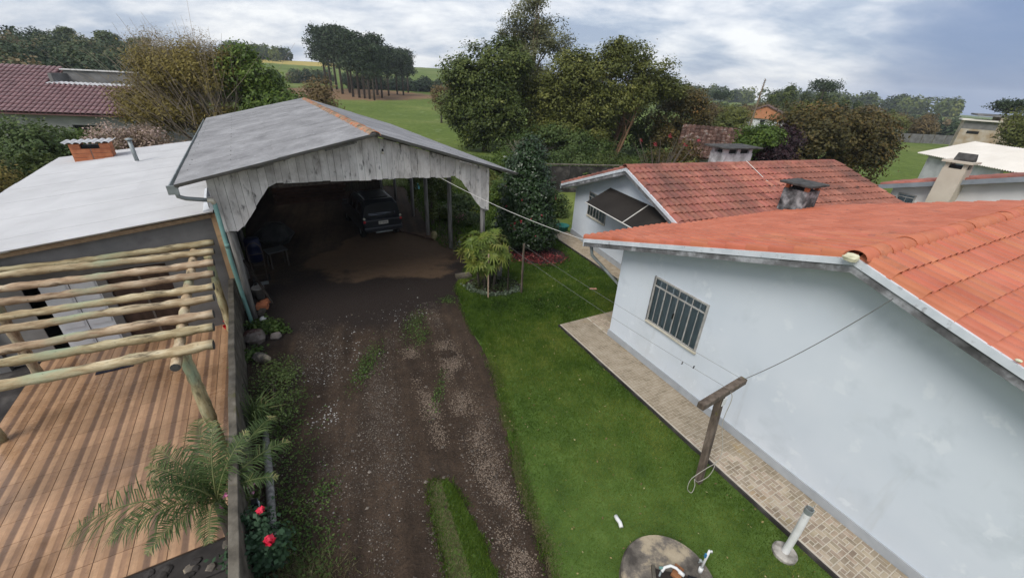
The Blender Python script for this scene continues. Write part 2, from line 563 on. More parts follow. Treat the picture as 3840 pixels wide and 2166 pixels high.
def ground():
    def lines(inner, far):
        a = list(np.arange(-inner, inner + .01, 1.2))
        q = inner
        st = 1.6
        while q < far:
            q += st
            st *= 1.16
            a += [q, -q]
        return sorted(a)
    S = np.array(sorted(lines(30, 1100) + [-.07, -.03, .03, .07]))
    T = np.array(lines(34, 1100))
    SS, TT = np.meshgrid(S, T)
    X = W0[0] + PER[0] * SS + ALO[0] * TT
    Y = W0[1] + PER[1] * SS + ALO[1] * TT
    Z = tz(X, Y) - 0.012
    n, m = SS.shape
    v = np.stack([X, Y, Z], -1).reshape(-1, 3)
    idx = np.arange(n * m).reshape(n, m)
    f = np.stack([idx[:-1, :-1], idx[:-1, 1:], idx[1:, 1:], idx[1:, :-1]], -1).reshape(-1, 4)
    me = bpy.data.meshes.new('ground')
    me.from_pydata(v.tolist(), [], f[:, ::1].tolist())
    me.polygons.foreach_set('use_smooth', [True] * len(me.polygons))
    me.update()
    m_, nt, b = new_mat('pasture')
    v_ = _vec(nt)
    n1 = _noise(nt, v_, .06, 6, .55)
    n2 = _noise(nt, v_, 1.4, 8, .65)
    n3 = _noise(nt, v_, .35, 6, .6)
    c1 = _ramp(nt, n1, [(.32, (.085, .128, .026)), (.5, (.115, .16, .035)), (.66, (.165, .195, .058))])
    c2 = _ramp(nt, n2, [(.3, (.6, .6, .55)), (.7, (1.25, 1.2, 1.2))])
    col = _mix(nt, .8, c1, c2, 'MULTIPLY')
    pale = nt.nodes.new('ShaderNodeMapRange')
    pale.inputs['From Min'].default_value = .60
    pale.inputs['From Max'].default_value = .74
    nt.links.new(n3, pale.inputs['Value'])
    col = _mix(nt, pale.outputs[0], col, (.20, .25, .12))

    def blob(cx, cy, rx, ry, rot, color, prev, edge=.35):
        mp = nt.nodes.new('ShaderNodeMapping')
        mp.vector_type = 'TEXTURE'
        mp.inputs['Location'].default_value = (cx, cy, 0)
        mp.inputs['Rotation'].default_value = (0, 0, rot)
        mp.inputs['Scale'].default_value = (rx, ry, 1e6)
        g = nt.nodes.new('ShaderNodeNewGeometry')
        nt.links.new(g.outputs['Position'], mp.inputs['Vector'])
        ln = nt.nodes.new('ShaderNodeVectorMath')
        ln.operation = 'LENGTH'
        nt.links.new(mp.outputs[0], ln.inputs[0])
        ad = nt.nodes.new('ShaderNodeMath')
        ad.operation = 'MULTIPLY_ADD'
        nt.links.new(n3, ad.inputs[0])
        ad.inputs[1].default_value = .8
        nt.links.new(ln.outputs['Value'], ad.inputs[2])
        mr = nt.nodes.new('ShaderNodeMapRange')
        mr.inputs['From Min'].default_value = 1.4 + edge
        mr.inputs['From Max'].default_value = 1.4
        nt.links.new(ad.outputs[0], mr.inputs['Value'])
        return _mix(nt, mr.outputs[0], prev, color)
    col = blob(-56, 132, 30, 30, R(30), (.20, .125, .07), col, .12)      # the bare brown plot by the grove
    col = blob(-150, 330, 60, 26, R(25), (.38, .30, .09), col, .2)       # a yellow crop strip
    nt.links.new(col, b.inputs['Base Color'])
    b.inputs['Roughness'].default_value = .95
    b.inputs['Specular IOR Level'].default_value = .1
    bp = nt.nodes.new('ShaderNodeBump')
    bp.inputs['Strength'].default_value = .6
    bp.inputs['Distance'].default_value = .15
    nt.links.new(n2, bp.inputs['Height'])
    nt.links.new(bp.outputs[0], b.inputs['Normal'])
    tag(link('ground', me, m_), 'green pasture and ground sheet reaching the hills', kind='structure')


ground()


def sheet(name, poly, z, mat, label=None, kind='structure', cuts=0, wob=0.0):
    """flat ground sheet; the outline is resampled and roughened"""
    pts = []
    rr = random.Random(len(poly))
    n = len(poly)
    for i in range(n):
        a, b = Vector(poly[i]), Vector(poly[(i + 1) % n])
        k = max(1, int((b - a).length / .12)) if wob else 1
        for j in range(k):
            p = a.lerp(b, j / k)
            pts.append((p.x + rr.uniform(-wob, wob), p.y + rr.uniform(-wob, wob), z))
    me = bpy.data.meshes.new(name)
    me.from_pydata(pts, [], [tuple(range(len(pts)))])
    me.update()
    o = link(name, me, mat)
    return tag(o, label, kind=kind)


def soil_material():
    m, nt, b = new_mat('driveway_soil')
    v = _vec(nt)
    # tyre tracks run along the drive
    vt = _vec(nt, 'pos', (.30, 7.0, 1), (0, 0, R(19)))
    vt.node.vector_type = 'TEXTURE'
    n1 = _noise(nt, v, .55, 7, .6)
    nt_ = _noise(nt, vt, 1.0, 4, .5)
    nf = _noise(nt, v, 22, 6, .7)
    nm = _noise(nt, v, 4.0, 8, .65)
    c = _ramp(nt, n1, [(.3, (.034, .023, .016)), (.5, (.052, .036, .025)), (.7, (.074, .053, .038))])
    c = _mix(nt, .55, c, _ramp(nt, nt_, [(.35, (.50, .49, .48)), (.65, (1.4, 1.36, 1.3))]), 'MULTIPLY')
    c = _mix(nt, .8, c, _ramp(nt, nf, [(.3, (.55, .55, .55)), (.5, (1, 1, 1)), (.72, (1.55, 1.55, 1.6))]), 'MULTIPLY')
    c = _mix(nt, .5, c, _ramp(nt, nm, [(.35, (.6, .6, .6)), (.65, (1.35, 1.3, 1.25))]), 'MULTIPLY')

    def patch(cx, cy, rx, ry, rot, color, prev, edge):
        mp = nt.nodes.new('ShaderNodeMapping')
        mp.vector_type = 'TEXTURE'
        mp.inputs['Location'].default_value = (cx, cy, 0)
        mp.inputs['Rotation'].default_value = (0, 0, rot)
        mp.inputs['Scale'].default_value = (rx, ry, 1e6)
        g = nt.nodes.new('ShaderNodeNewGeometry')
        nt.links.new(g.outputs['Position'], mp.inputs['Vector'])
        ln = nt.nodes.new('ShaderNodeVectorMath')
        ln.operation = 'LENGTH'
        nt.links.new(mp.outputs[0], ln.inputs[0])
        ad = nt.nodes.new('ShaderNodeMath')
        ad.operation = 'MULTIPLY_ADD'
        nt.links.new(n1, ad.inputs[0])
        ad.inputs[1].default_value = 1.7
        nt.links.new(ln.outputs['Value'], ad.inputs[2])
        mr = nt.nodes.new('ShaderNodeMapRange')
        mr.inputs['From Min'].default_value = 1.85 + edge
        mr.inputs['From Max'].default_value = 1.85
        nt.links.new(ad.outputs[0], mr.inputs['Value'])
        return _mix(nt, mr.outputs[0], prev, color)
    # damp black apron in front of the roof's drip line, then dry brown earth under the roof
    damp = _mix(nt, .7, (.026, .019, .016), _ramp(nt, nf, [(.3, (.5, .5, .5)), (.7, (1.5, 1.5, 1.5))]), 'MULTIPLY')
    c = patch(-4.6, 11.9, 4.6, 1.9, R(32), damp, c, .45)
    dry = _mix(nt, .5, (.115, .074, .045), _ramp(nt, nm, [(.3, (.75, .75, .75)), (.7, (1.2, 1.2, 1.2))]), 'MULTIPLY')
    c = patch(-4.7, 14.9, 2.8, 2.1, R(28), dry, c, .16)
    nt.links.new(c, b.inputs['Base Color'])
    b.inputs['Roughness'].default_value = .9
    b.inputs['Specular IOR Level'].default_value = .2
    bp = nt.nodes.new('ShaderNodeBump')
    bp.inputs['Strength'].default_value = .9
    bp.inputs['Distance'].default_value = .05
    ad = nt.nodes.new('ShaderNodeMath')
    ad.operation = 'ADD'
    nt.links.new(nf, ad.inputs[0])
    nt.links.new(nm, ad.inputs[1])
    nt.links.new(ad.outputs[0], bp.inputs['Height'])
    nt.links.new(bp.outputs[0], b.inputs['Normal'])
    return m


wall_a = W0 + PER * .05
sheet('driveway', [(-1.6, .5), (1.4, .5), (.9, 3.0), (.5, 4.3), (.2, 5.6), (-.2, 7.5), (-1.1, 9.8), (-1.6, 11.7), (-1.9, 12.6), (-1.0, 15.4), (-7.6, 26.2), (-14.6, 21.4), tuple(W0 + PER * .05), (-2.0, 1.0)], 0.0, soil_material(), 'brown dirt driveway with gravel running into the open garage')

LAWN_POLY = [(.9, 2.6), (.72, 3.7), (.48, 4.27), (.27, 4.94), (.14, 5.55), (-.05, 6.37), (-.29, 7.64), (-.67, 8.73), (-1.17, 9.84), (-1.75, 11.6), (-1.95, 12.5), (-1.75, 13.3), (-1.75, 15.0), (-1.6, 17.4), (-.5, 19.2), (2.2, 19.4), (4.5, 15.2), (3.2, 10.5), (3.9, 7.4), (6.6, 2.5), (6.9, 1.6), (2, .8)]
LAWN_MAT = nmat('lawn_turf', [(.3, (.040, .075, .013)), (.5, (.068, .118, .02)), (.7, (.10, .16, .034))], 1.6, 9, .95, .5, 30, nrough=.65)
sheet('lawn', LAWN_POLY, .008, LAWN_MAT, 'mown green lawn between driveway and white houses', wob=.035)
ISLAND = [(-.55, 2.4), (-.69, 3.23), (-.98, 3.86), (-1.2, 4.39), (-1.26, 4.75), (-.98, 4.83), (-.65, 4.42), (-.25, 3.78), (.0, 3.26), (.2, 2.4)]
sheet('grass_strip', ISLAND, .008, LAWN_MAT, 'tongue of grass between the wheel tracks', wob=.03)


# ------------------------------------------------------------------ numpy meshes for leaves, blades and stones
def np_mesh(name, V, k, tint=None, mat=None, parent=None, smooth=False):
    """V: (n*k,3) vertices, every k of them one face"""
    n = len(V) // k
    me = bpy.data.meshes.new(name)
    me.vertices.add(len(V))
    me.vertices.foreach_set('co', np.ascontiguousarray(V, np.float32).ravel())
    me.loops.add(n * k)
    me.loops.foreach_set('vertex_index', np.arange(n * k, dtype=np.int32))
    me.polygons.add(n)
    me.polygons.foreach_set('loop_start', np.arange(0, n * k, k, dtype=np.int32))
    if tint is not None:
        a = me.attributes.new('tint', 'FLOAT', 'FACE')
        a.data.foreach_set('value', np.ascontiguousarray(np.clip(tint, 0, 1), np.float32))
    me.update(calc_edges=True)
    return link(name, me, mat, parent)


def unit(a):
    return a / np.maximum(np.linalg.norm(a, axis=-1, keepdims=True), 1e-9)


def leaf_quads(P, Nrm, size, asp=.5, rng=RNG):
    """diamond leaves at P facing Nrm"""
    n = len(P)
    t = unit(rng.normal(size=(n, 3)))
    a = unit(np.cross(Nrm, t))
    b = np.cross(Nrm, a)
    s = (size * rng.uniform(.6, 1.3, n))[:, None]
    V = np.stack([P - a * s, P + b * s * asp, P + a * s, P - b * s * asp], 1)
    V[:, 2] += Nrm * s * rng.uniform(-.3, .3, (n, 1))
    return V.reshape(-1, 3)


def crown_points(lobes, n, clump, per, rng, shell=.62, sub=10):
    lob = np.array(lobes, float)
    subs = []
    if sub == 0:
        subs.append(np.concatenate([lob, lob], 1))
    for L_ in (lob if sub else lob[:0]):
        d = unit(rng.normal(size=(sub, 3)))
        q = rng.uniform(.36, .58, sub)
        subs.append(np.concatenate([L_[None, :3] + d * (1 - q * .8)[:, None] * L_[3:6], L_[None, 3:6] * q[:, None], np.repeat(L_[None], sub, 0)], 1))
    subs = np.concatenate(subs)
    w = (subs[:, 3] * subs[:, 4] * subs[:, 5]) ** (2 / 3)
    w /= w.sum()
    K = max(1, n // per)
    li = rng.choice(len(subs), K, p=w)
    d = unit(rng.normal(size=(K, 3)))
    rad = shell + (1 - shell) * rng.random(K) ** .6
    rad *= rng.uniform(.85, 1.08, K)
    Cc = subs[li, :3] + d * rad[:, None] * subs[li, 3:6]
    big = unit((Cc - subs[li, 6:9]) / subs[li, 9:12])
    out = unit(d * .7 + big * .6)
    tsub = rng.normal(0, .10, len(subs))
    idx = np.repeat(np.arange(K), per)
    P = Cc[idx] + rng.normal(size=(K * per, 3)) * clump * np.array([1, 1, .7])
    tone = (rng.normal(.5, .12, K) + tsub[li])[idx] + rng.normal(0, .07, K * per)
    return P, out[idx], tone, Cc


def crown(name, lobes, n, size, clump, mat, parent=None, per=14, seed=1, asp=.55, up=.35, shell=.62, sub=10):
    rng = np.random.default_rng(seed)
    P, O, tone, Cc = crown_points(lobes, n, clump, per, rng, shell, sub)
    Nn = unit(O * .75 + np.array([0, 0, up + .15]) + rng.normal(size=P.shape) * .36)
    V = leaf_quads(P, Nn, size, asp, rng)
    return np_mesh(name, V, 4, tone, mat, parent), Cc


def limbs(mb, base, top, r0, targets, rng, kink=.15, n=6, frac=(.3, .85)):
    """tapering trunk with limbs curving to the target points"""
    base, top = Vector(base), Vector(top)
    H = (top - base).length
    pts = [base.lerp(top, t) + Vector((rng.normal() * kink * .3 * t, rng.normal() * kink * .3 * t, 0)) for t in np.linspace(0, 1, 7)]
    mb.tube(pts, [r0 * (1.25 - .25 * min(1, t * 8)) * (1 - .75 * t) for t in np.linspace(0, 1, 7)], n + 2)
    for tg in targets:
        t = rng.uniform(*frac)
        s = base.lerp(top, t)
        e = Vector(tg)
        if e.z < s.z:
            s = base.lerp(top, max(.12, (e.z - base.z) / max(H, .1) * .7))
        mid = s.lerp(e, .5) + Vector((rng.normal() * kink, rng.normal() * kink, (e - s).length * .12))
        r = r0 * rng.uniform(.22, .42)
        mb.tube([s, s.lerp(mid, .5), mid, mid.lerp(e, .5), e], [r, r * .8, r * .6, r * .4, r * .12], n, cap=False)


def tree(name, label, loc, lobes, trunk_top, r0, n, size, clump, lmat, cat='tree', bark=None, group=None, seed=1, per=14, nl=14, frac=(.3, .85), asp=.55, up=.35, shell=.62, base_off=None, stems=1):
    t = thing(name, label, cat, loc, 0, group)
    rng = np.random.default_rng(seed + 100)
    cr, Cc = crown('crown', lobes, n, size, clump, lmat, t, per, seed, asp, up, shell)
    for s in range(stems):
        mb = MB()
        tg = [tuple(Cc[i]) for i in rng.choice(len(Cc), min(nl, len(Cc)), replace=False)]
        b = (0, 0, -.1) if stems == 1 else (rng.normal() * r0 * 4, rng.normal() * r0 * 4, -.1)
        limbs(mb, b, tuple(Vector(trunk_top) + Vector((b[0], b[1], 0)) * 2), r0, tg, rng)
        mb.build('trunk', bark or BARK, t, smooth=True)
    return t


def in_poly(P, poly):
    x, y = P[:, 0], P[:, 1]
    r = np.zeros(len(P), bool)
    n = len(poly)
    for i in range(n):
        x0, y0 = poly[i]
        x1, y1 = poly[(i + 1) % n]
        c = ((y0 > y) != (y1 > y)) & (x < (x1 - x0) * (y - y0) / (y1 - y0 + 1e-12) + x0)
        r ^= c
    return r


def poly_points(poly, n, rng, bias=None):
    a = np.array(poly)
    lo, hi = a.min(0), a.max(0)
    P = rng.uniform(lo, hi, (n * 4, 2))
    P = P[in_poly(P, poly)]
    if bias is not None:
        P = P[rng.random(len(P)) < bias(P)]
    return P[:n]


def blades(name, P, z, h, w, mat, label, rng, lean=.5, tone=None, parent=None, kind='stuff'):
    n = len(P)
    z = np.broadcast_to(z, (n,))
    ang = rng.uniform(0, 2 * math.pi, n)
    hh = h * rng.uniform(.5, 1.3, n)
    ww = w * rng.uniform(.6, 1.3, n)
    dx, dy = np.cos(ang), np.sin(ang)
    la = rng.uniform(0, 2 * math.pi, n)
    ll = hh * lean * rng.random(n) * 1.6
    B = np.stack([P[:, 0], P[:, 1], z], 1)
    a = B + np.stack([dx * ww, dy * ww, 0 * ww], 1)
    b = B - np.stack([dx * ww, dy * ww, 0 * ww], 1)
    c = B + np.stack([np.cos(la) * ll, np.sin(la) * ll, hh], 1)
    V = np.stack([a, b, c], 1).reshape(-1, 3)
    tn = rng.normal(.5, .16, n) if tone is None else tone
    o = np_mesh(name, V, 3, tn, mat, parent)
    if label or kind:
        tag(o, label, None, None, kind)
    return o


def vnoise(P, s, seed=0):
    """cheap smooth value noise on the ground plane, 0..1"""
    r = np.random.default_rng(seed)
    g = r.random((64, 64))
    q = np.asarray(P) * s + 100.0
    i = np.floor(q).astype(int)
    f = q - i
    f = f * f * (3 - 2 * f)
    a = g[i[:, 0] % 64, i[:, 1] % 64]
    b = g[(i[:, 0] + 1) % 64, i[:, 1] % 64]
    c = g[i[:, 0] % 64, (i[:, 1] + 1) % 64]
    d = g[(i[:, 0] + 1) % 64, (i[:, 1] + 1) % 64]
    return (a * (1 - f[:, 0]) + b * f[:, 0]) * (1 - f[:, 1]) + (c * (1 - f[:, 0]) + d * f[:, 0]) * f[:, 1]


# ================================================================== tiled roofs
def tile_mesh(name, w, l, h, t, mat, segs=6):
    """one clay tile: flat pan and a raised roll, lower lip at y=0, laid with its head under the next course"""
    prof = [(0, -.03), (.115 * w, -.03), (.135 * w, .40 * h)]
    for k in range(1, segs + 1):
        a = math.pi * (.16 + .70 * k / segs)
        prof.append((.135 * w + (.86 * w) * (1 - math.cos(a)) / 2, h * math.sin(a) ** .6))
    prof.append((1.0 * w, -.03))
    n = len(prof)
    v = []
    for (y, dz) in ((0, t), (l, 0)):
        v += [(x, y, z + dz) for x, z in prof]
    v += [(x, 0.0, z + t) for x, z in prof]
    v += [(x, 0.0, z + t - .022) for x, z in prof]
    f = [(i, i + 1, n + i + 1, n + i) for i in range(n - 1)]
    f += [(3 * n + i, 3 * n + i + 1, 2 * n + i + 1, 2 * n + i) for i in range(n - 1)]
    me = bpy.data.meshes.new(name)
    me.from_pydata(v, [], f)
    me.polygons.foreach_set('use_smooth', [i < n - 1 for i in range(len(f))])
    me.materials.append(mat)
    me.update()
    return me


def tile_slope(roof, me, M, ncol, nrow, tw, expo, eye, limit=300, clip=None, pname='tile'):
    """M maps (x across, y up the slope, z normal) to the roof's frame. Nearest tiles are objects, the rest one part."""
    cells = []
    Mw = roof.matrix_world
    for r_ in range(nrow):
        for c_ in range(ncol):
            p = M @ Vector(((c_ + .5) * tw, (r_ + .5) * expo, 0))
            if clip and not clip((c_ + .5) * tw, (r_ + .5) * expo):
                continue
            cells.append(((Vector(eye) - p).length, r_, c_))
    cells.sort()
    v0 = np.array([x.co for x in me.vertices])
    f0 = [tuple(p.vertices) for p in me.polygons]
    sm = [p.use_smooth for p in me.polygons]
    rr = random.Random(3)
    AV, AF, AS, AT = [], [], [], []
    for i, (_, r_, c_) in enumerate(cells):
        L = M @ Matrix.Translation((c_ * tw + rr.uniform(-.004, .004), r_ * expo + rr.uniform(-.007, .007), rr.uniform(0, .005))) @ Matrix.Rotation(rr.uniform(-.012, .012), 4, 'Z')
        if i < limit:
            o = bpy.data.objects.new(pname, me)
            COL.objects.link(o)
            o.parent = roof
            o.matrix_local = L
        else:
            k = len(AV) * len(v0)
            A = np.array(L)
            AV.append(v0 @ A[:3, :3].T + A[:3, 3])
            AF += [tuple(q + k for q in f) for f in f0]
            AS += sm
            AT += [rr.uniform(-1, 1)] * len(f0)
    if AV:
        m2 = bpy.data.meshes.new('tile_field')
        m2.from_pydata(np.concatenate(AV).tolist(), [], AF)
        m2.polygons.foreach_set('use_smooth', AS)
        m2.materials.append(me.materials[0])
        m2.attributes.new('tone', 'FLOAT', 'FACE').data.foreach_set('value', AT)
        m2.update()
        o = link('tile_field', m2, None, roof)
        tag(o, kind='stuff')


def ridge_tiles(roof, a, b, r, mat, step=.36, name='ridge_tile', sag=0.0):
    """half-round caps laid along a ridge, each slightly tapered to overlap the last"""
    a, b = Vector(a), Vector(b)
    d = (b - a)
    n = int(d.length / step)
    d.normalize()
    mb = MB()
    k = 9
    vs_, fs = [], []
    for y, q in ((0, 1.06), (step * 1.12, .93)):
        for t_ in (1.0, .86):
            for i in range(k):
                t = math.pi * i / (k - 1)
                vs_.append((r * q * t_ * math.cos(t) * 1.05, y, r * q * t_ * math.sin(t) * .8 - .035))
    for i in range(k - 1):
        fs.append((i, i + 1, 2 * k + i + 1, 2 * k + i))
        fs.append((i + 1, i, k + i, k + i + 1))
    mb.add(vs_, fs)
    me = mb.mesh(name, True)
    me.materials.append(mat)
    side = d.cross(Vector((0, 0, 1))).normalized()
    up = side.cross(d)
    rr = random.Random(5)
    for i in range(n):
        o = bpy.data.objects.new(name, me)
        COL.objects.link(o)
        o.parent = roof
        p = a + d * (i * step) + Vector((0, 0, -sag * math.sin(math.pi * i / n) + rr.uniform(-.006, .006)))
        o.matrix_local = frame_mat(*p, side, d, up) @ Matrix.Rotation(rr.uniform(-.03, .03), 4, 'Z')


def gable_house(name, label, loc, rz, W, D, eave_z, slope, ov, ovf, ovr, wmat, tmat, tw, expo, near, limit_l, limit_r, hw, ridge_mat, ovb=.5, plinth=None, roof_only_left=False):
    """gable house: x across the gable wall (0..W), y into depth (0..D); roof overhangs ov at the eaves, ovf in front"""
    t = thing(name, label, 'house', loc, rz)
    mid = W / 2
    zt = lambda x: eave_z + slope * (x + ov) if x < mid else eave_z + slope * (W + ov - x)
    th = .12
    wall = MB()
    apex = zt(mid) - th
    for y0, y1 in ((0, .15), (D - .15, D)):
        wall.prism([(0, 0), (W, 0), (W, zt(W) - th), (mid, apex), (0, zt(0) - th)], y0, y1, 'y')
    wall.box(0, .15, .15, D - .15, 0, zt(0) - th)
    wall.box(W - .15, W, .15, D - .15, 0, zt(W) - th)
    w = wall.build('wall', wmat, t)
    rf = MB()
    for sgn in (0, 1):
        x0, x1 = (-ov, mid) if sgn == 0 else (W + ov, mid)
        z0, z1 = eave_z - .05, zt(mid) - .05
        poly = [(x0, z0), (x1, z1), (x1, z1 - .05), (x0, z0 - .05)]
        rf.prism(poly if sgn == 0 else poly[::-1], -ovf + .06, D + ovb - .06, 'y')
    roof = rf.build('roof', FASCIA, t)
    c, s_ = math.cos(math.atan(slope)), math.sin(math.atan(slope))
    me = tile_mesh('tile', tw, expo * 1.16, hw, .045, tmat)
    L = (mid + ov) / c
    nrow = int(math.ceil(L / expo)) + 0
    ncol = int((D + ovf + ovb) / tw)
    e2 = L / nrow
    Ml = frame_mat(-ov - .06 * c, D + ovb, eave_z - .06 * s_, Vector((0, -1, 0)), Vector((c, 0, s_)), Vector((-s_, 0, c)))
    Mr = frame_mat(W + ov + .06 * c, -ovf, eave_z - .06 * s_, Vector((0, 1, 0)), Vector((-c, 0, s_)), Vector((s_, 0, c)))
    tile_slope(roof, me, Ml, ncol, nrow, (D + ovf + ovb) / ncol, e2, near, limit_l)
    tile_slope(roof, me, Mr, ncol, nrow, (D + ovf + ovb) / ncol, e2, near, limit_r)
    ridge_tiles(roof, (mid, -ovf - .05, zt(mid) + .065), (mid, D + ovb, zt(mid) + .065), .135, ridge_mat)
    # barge boards on the front gable, in two tones: painted board and the mildewed soffit strip below
    for sgn in (0, 1):
        x0, x1 = (-ov, mid) if sgn == 0 else (W + ov, mid)
        z0, z1 = eave_z, zt(mid)
        b = MB().prism([(x0, z0 - .085), (x1, z1 - .085), (x1, z1 + .015), (x0, z0 + .015)], -ovf - .02, -ovf + .055, 'y')
        b.build('barge_board', FASCIA, t)
        b = MB().prism([(x0, z0 - .20), (x1, z1 - .20), (x1, z1 - .088), (x0, z0 - .088)], -ovf + .0, -ovf + .04, 'y')
        b.build('barge_board', FASCIA_DIRTY, t)
        b = MB().prism([(x0, z0 - .20), (x1, z1 - .20), (x1, z1 - .17), (x0, z0 - .17)], -ovf + .042, D + ovb - .05, 'y')
        b.build('soffit', FASCIA, t)
        xe = x0 - .02 if sgn == 0 else x0 + .02
        MB().box(min(xe, x0), max(xe, x0), -ovf - .02, D + ovb, z0 - .20, z0 + .0).build('eave_board', FASCIA, t)
    if plinth:
        for (x0, x1, y0, y1) in ((-.03, W + .03, -.03, -.002), (-.03, -.002, -.002, D)):
            MB().box(x0, x1, y0, y1, 0, plinth).build('plinth', PLINTH, t)
    return t, zt


# ------------------------------------------------------------------ near white house
HA = (2.79, 9.63, 0)
H1, zt1 = gable_house('white_house', 'pale blue-white house with bright orange tiled roof and barred window', HA, R(-61.3), 9.6, 7.6, 2.66, .304, 1.0, .5, .5, WALL_BLUE, TILE_NEW, .21, .385, (6.1, -4.2, 6.4), 60, 240, .085, TILE_NEW, plinth=.27)
# chipped mortar at the front end of the ridge
MB().rock((4.77, -.60, zt1(4.8) + .03), (.22, .14, .13), 3).build('mortar_patch', nmat('pale_mortar', [(.3, (.55, .52, .36)), (.7, (.66, .63, .47))], 12, 5, .9), H1)
MB().rock((6.55, -.52, zt1(6.55) + .06), (.07, .05, .04), 4).build('mortar_patch', bpy.data.materials['pale_mortar'], H1)


def iron_window(parent, x0, x1, z0, z1, y, bars, curtain=True, trans=.18, name='window'):
    """steel window set into a wall that lies in the xz plane at y (outside is -y)"""
    win = MB()
    d = .035
    for (a, b, c_, e) in ((x0, x0 + .04, z0, z1), (x1 - .04, x1, z0, z1), (x0 + .04, x1 - .04, z0, z0 + .035), (x0 + .04, x1 - .04, z1 - .035, z1)):
        win.box(a, b, y - d, y + .01, c_, e)
    o = win.build(name, IRON, parent)
    MB().box(x0 + .04, x1 - .04, y - .004, y + .002, z0 + .035, z1 - .035).build('backing', CURTAIN, o)
    if curtain:
        n = 34
        v, f = [], []
        for i in range(n + 1):
            xx = x0 + .045 + (x1 - x0 - .09) * i / n
            yy = y - .010 - .006 * abs(math.sin(i * 1.15 + .7 * math.sin(i * .6)))
            v += [(xx, yy, z0 + .04), (xx, yy, z1 - .04)]
        f = [(2 * i, 2 * i + 2, 2 * i + 3, 2 * i + 1) for i in range(n)]
        MB().add(v, f).build('curtain', CURTAIN, o)
    tz_ = z1 - (z1 - z0) * trans
    MB().box(x0 + .042, x1 - .042, y - .044, y - .026, tz_ - .016, tz_ + .016).build('transom', IRON, o)
    for i in range(bars):
        a_, b_ = x0 + (x1 - x0) * i / bars + .006, x0 + (x1 - x0) * (i + 1) / bars - .006
        a_, b_ = max(a_, x0 + .041), min(b_, x1 - .041)
        for (c_, d_) in ((z0 + .036, tz_ - .017), (tz_ + .017, z1 - .036)):
            MB().add([(a_, y - .023, c_), (b_, y - .023, c_), (b_, y - .023, d_), (a_, y - .023, d_)], [(0, 1, 2, 3)]).build('pane', WINGLASS, o)
    for i in range(1, bars):
        xx = x0 + (x1 - x0) * i / bars
        w_ = .014 if i % 2 == 0 else .007
        MB().box(xx - w_, xx + w_, y - .042, y - .028, z0 + .037, tz_ - .018).build('bar', IRON, o)
        if i % 2 == 0:
            MB().box(xx - .009, xx + .009, y - .042, y - .028, tz_ + .018, z1 - .037).build('bar', IRON, o)
    MB().box(x0 - .02, x1 + .02, y - .055, y - .0025, z0 - .045, z0 - .002).build('sill', CREAM, o)
    return o


WINGLASS, _nt, _b = new_mat('clear_window_pane')
_tr = _nt.nodes.new('ShaderNodeBsdfTransparent')
_tr.inputs['Color'].default_value = (.80, .85, .86, 1)
_gl = _nt.nodes.new('ShaderNodeBsdfGlossy')
_gl.inputs['Roughness'].default_value = .04
_fr = _nt.nodes.new('ShaderNodeFresnel')
_fr.inputs['IOR'].default_value = 1.5
_mx = _nt.nodes.new('ShaderNodeMixShader')
_nt.links.new(_fr.outputs[0], _mx.inputs[0])
_nt.links.new(_tr.outputs[0], _mx.inputs[1])
_nt.links.new(_gl.outputs[0], _mx.inputs[2])
_nt.links.new(_mx.outputs[0], _nt.nodes['Material Output'].inputs['Surface'])
GLASS_WIN, _nt, _b = new_mat('window_glass')
_b.inputs['Base Color'].default_value = (.10, .12, .135, 1)
_b.inputs['Roughness'].default_value = .12
win1 = iron_window(H1, 1.19, 2.66, 1.29, 2.46, -.002, 8)
MB().box(1.17, 1.188, -.05, -.0025, 1.25, 2.47).build('window_reveal', FASCIA_DIRTY, win1)
MB().box(1.905, 1.925, -.075, -.045, 1.72, 1.86).build('handle', BLACK, win1)
# chimney through the left slope
ch = MB()
ch.box(-.30, .42, 6.6, 7.3, 2.75, 3.72)
cho = ch.build('chimney', CHIMNEY_GREY, H1)
for (a, b) in ((-.28, 6.62), (.30, 6.62), (-.28, 7.18), (.30, 7.18)):
    MB().box(a, a + .11, b, b + .11, 3.72, 3.86).build('chimney_post', BRICK, cho)
MB().box(-.15, .27, 6.75, 7.15, 3.722, 3.84).build('flue', BLACK, cho)
MB().box(-.42, .56, 6.46, 7.44, 3.862, 3.93).build('chimney_cap', CHIM_DARK, cho, bevel=.015)
# porch on the left side, below the eave: light panel, door and the curved downpipe
MB().box(-.02, -.003, .5, 1.4, .27, 2.3).build('side_door', GLASS_WIN, H1)
MB().tube([(-.92, -.30, 2.45), (-.90, -.25, 2.2), (-.5, .1, 1.75), (-.12, .3, 1.45), (-.07, .33, .3)], .045, 8).build('downpipe', STEEL, H1, smooth=True)

# ------------------------------------------------------------------ second white house behind
H2A = (2.62, 18.04, 0)
H2, zt2 = gable_house('white_house', 'pale blue-white house with weathered dark red tiled roof and black awning', H2A, R(-69), 8.2, 9.3, 2.28, .345, .5, .5, .5, WALL_BLUE, TILE_OLD, .215, .40, (-6, -9, 6.4), 0, 300, .085, TILE_OLD, plinth=.32)
iron_window(H2, 1.22, 2.62, 1.38, 2.36, -.002, 6)
MB().box(4.3, 5.5, -.02, -.004, .33, 2.05).build('door', nmat('pale_green_glass', [(.3, (.25, .32, .31)), (.7, (.33, .40, .38))], 2, 4, .2), H2)
MB().box(4.19, 4.295, -.05, -.004, .33, 2.1).build('door_frame', FASCIA_DIRTY, H2)
aw = thing('awning', 'black film awning with pale tubes over the rear house window', 'awning', H2A, R(-69))
AX0, AX1, AZT, AZF, ADY = 2.55, 6.9, 2.86, 2.31, .95
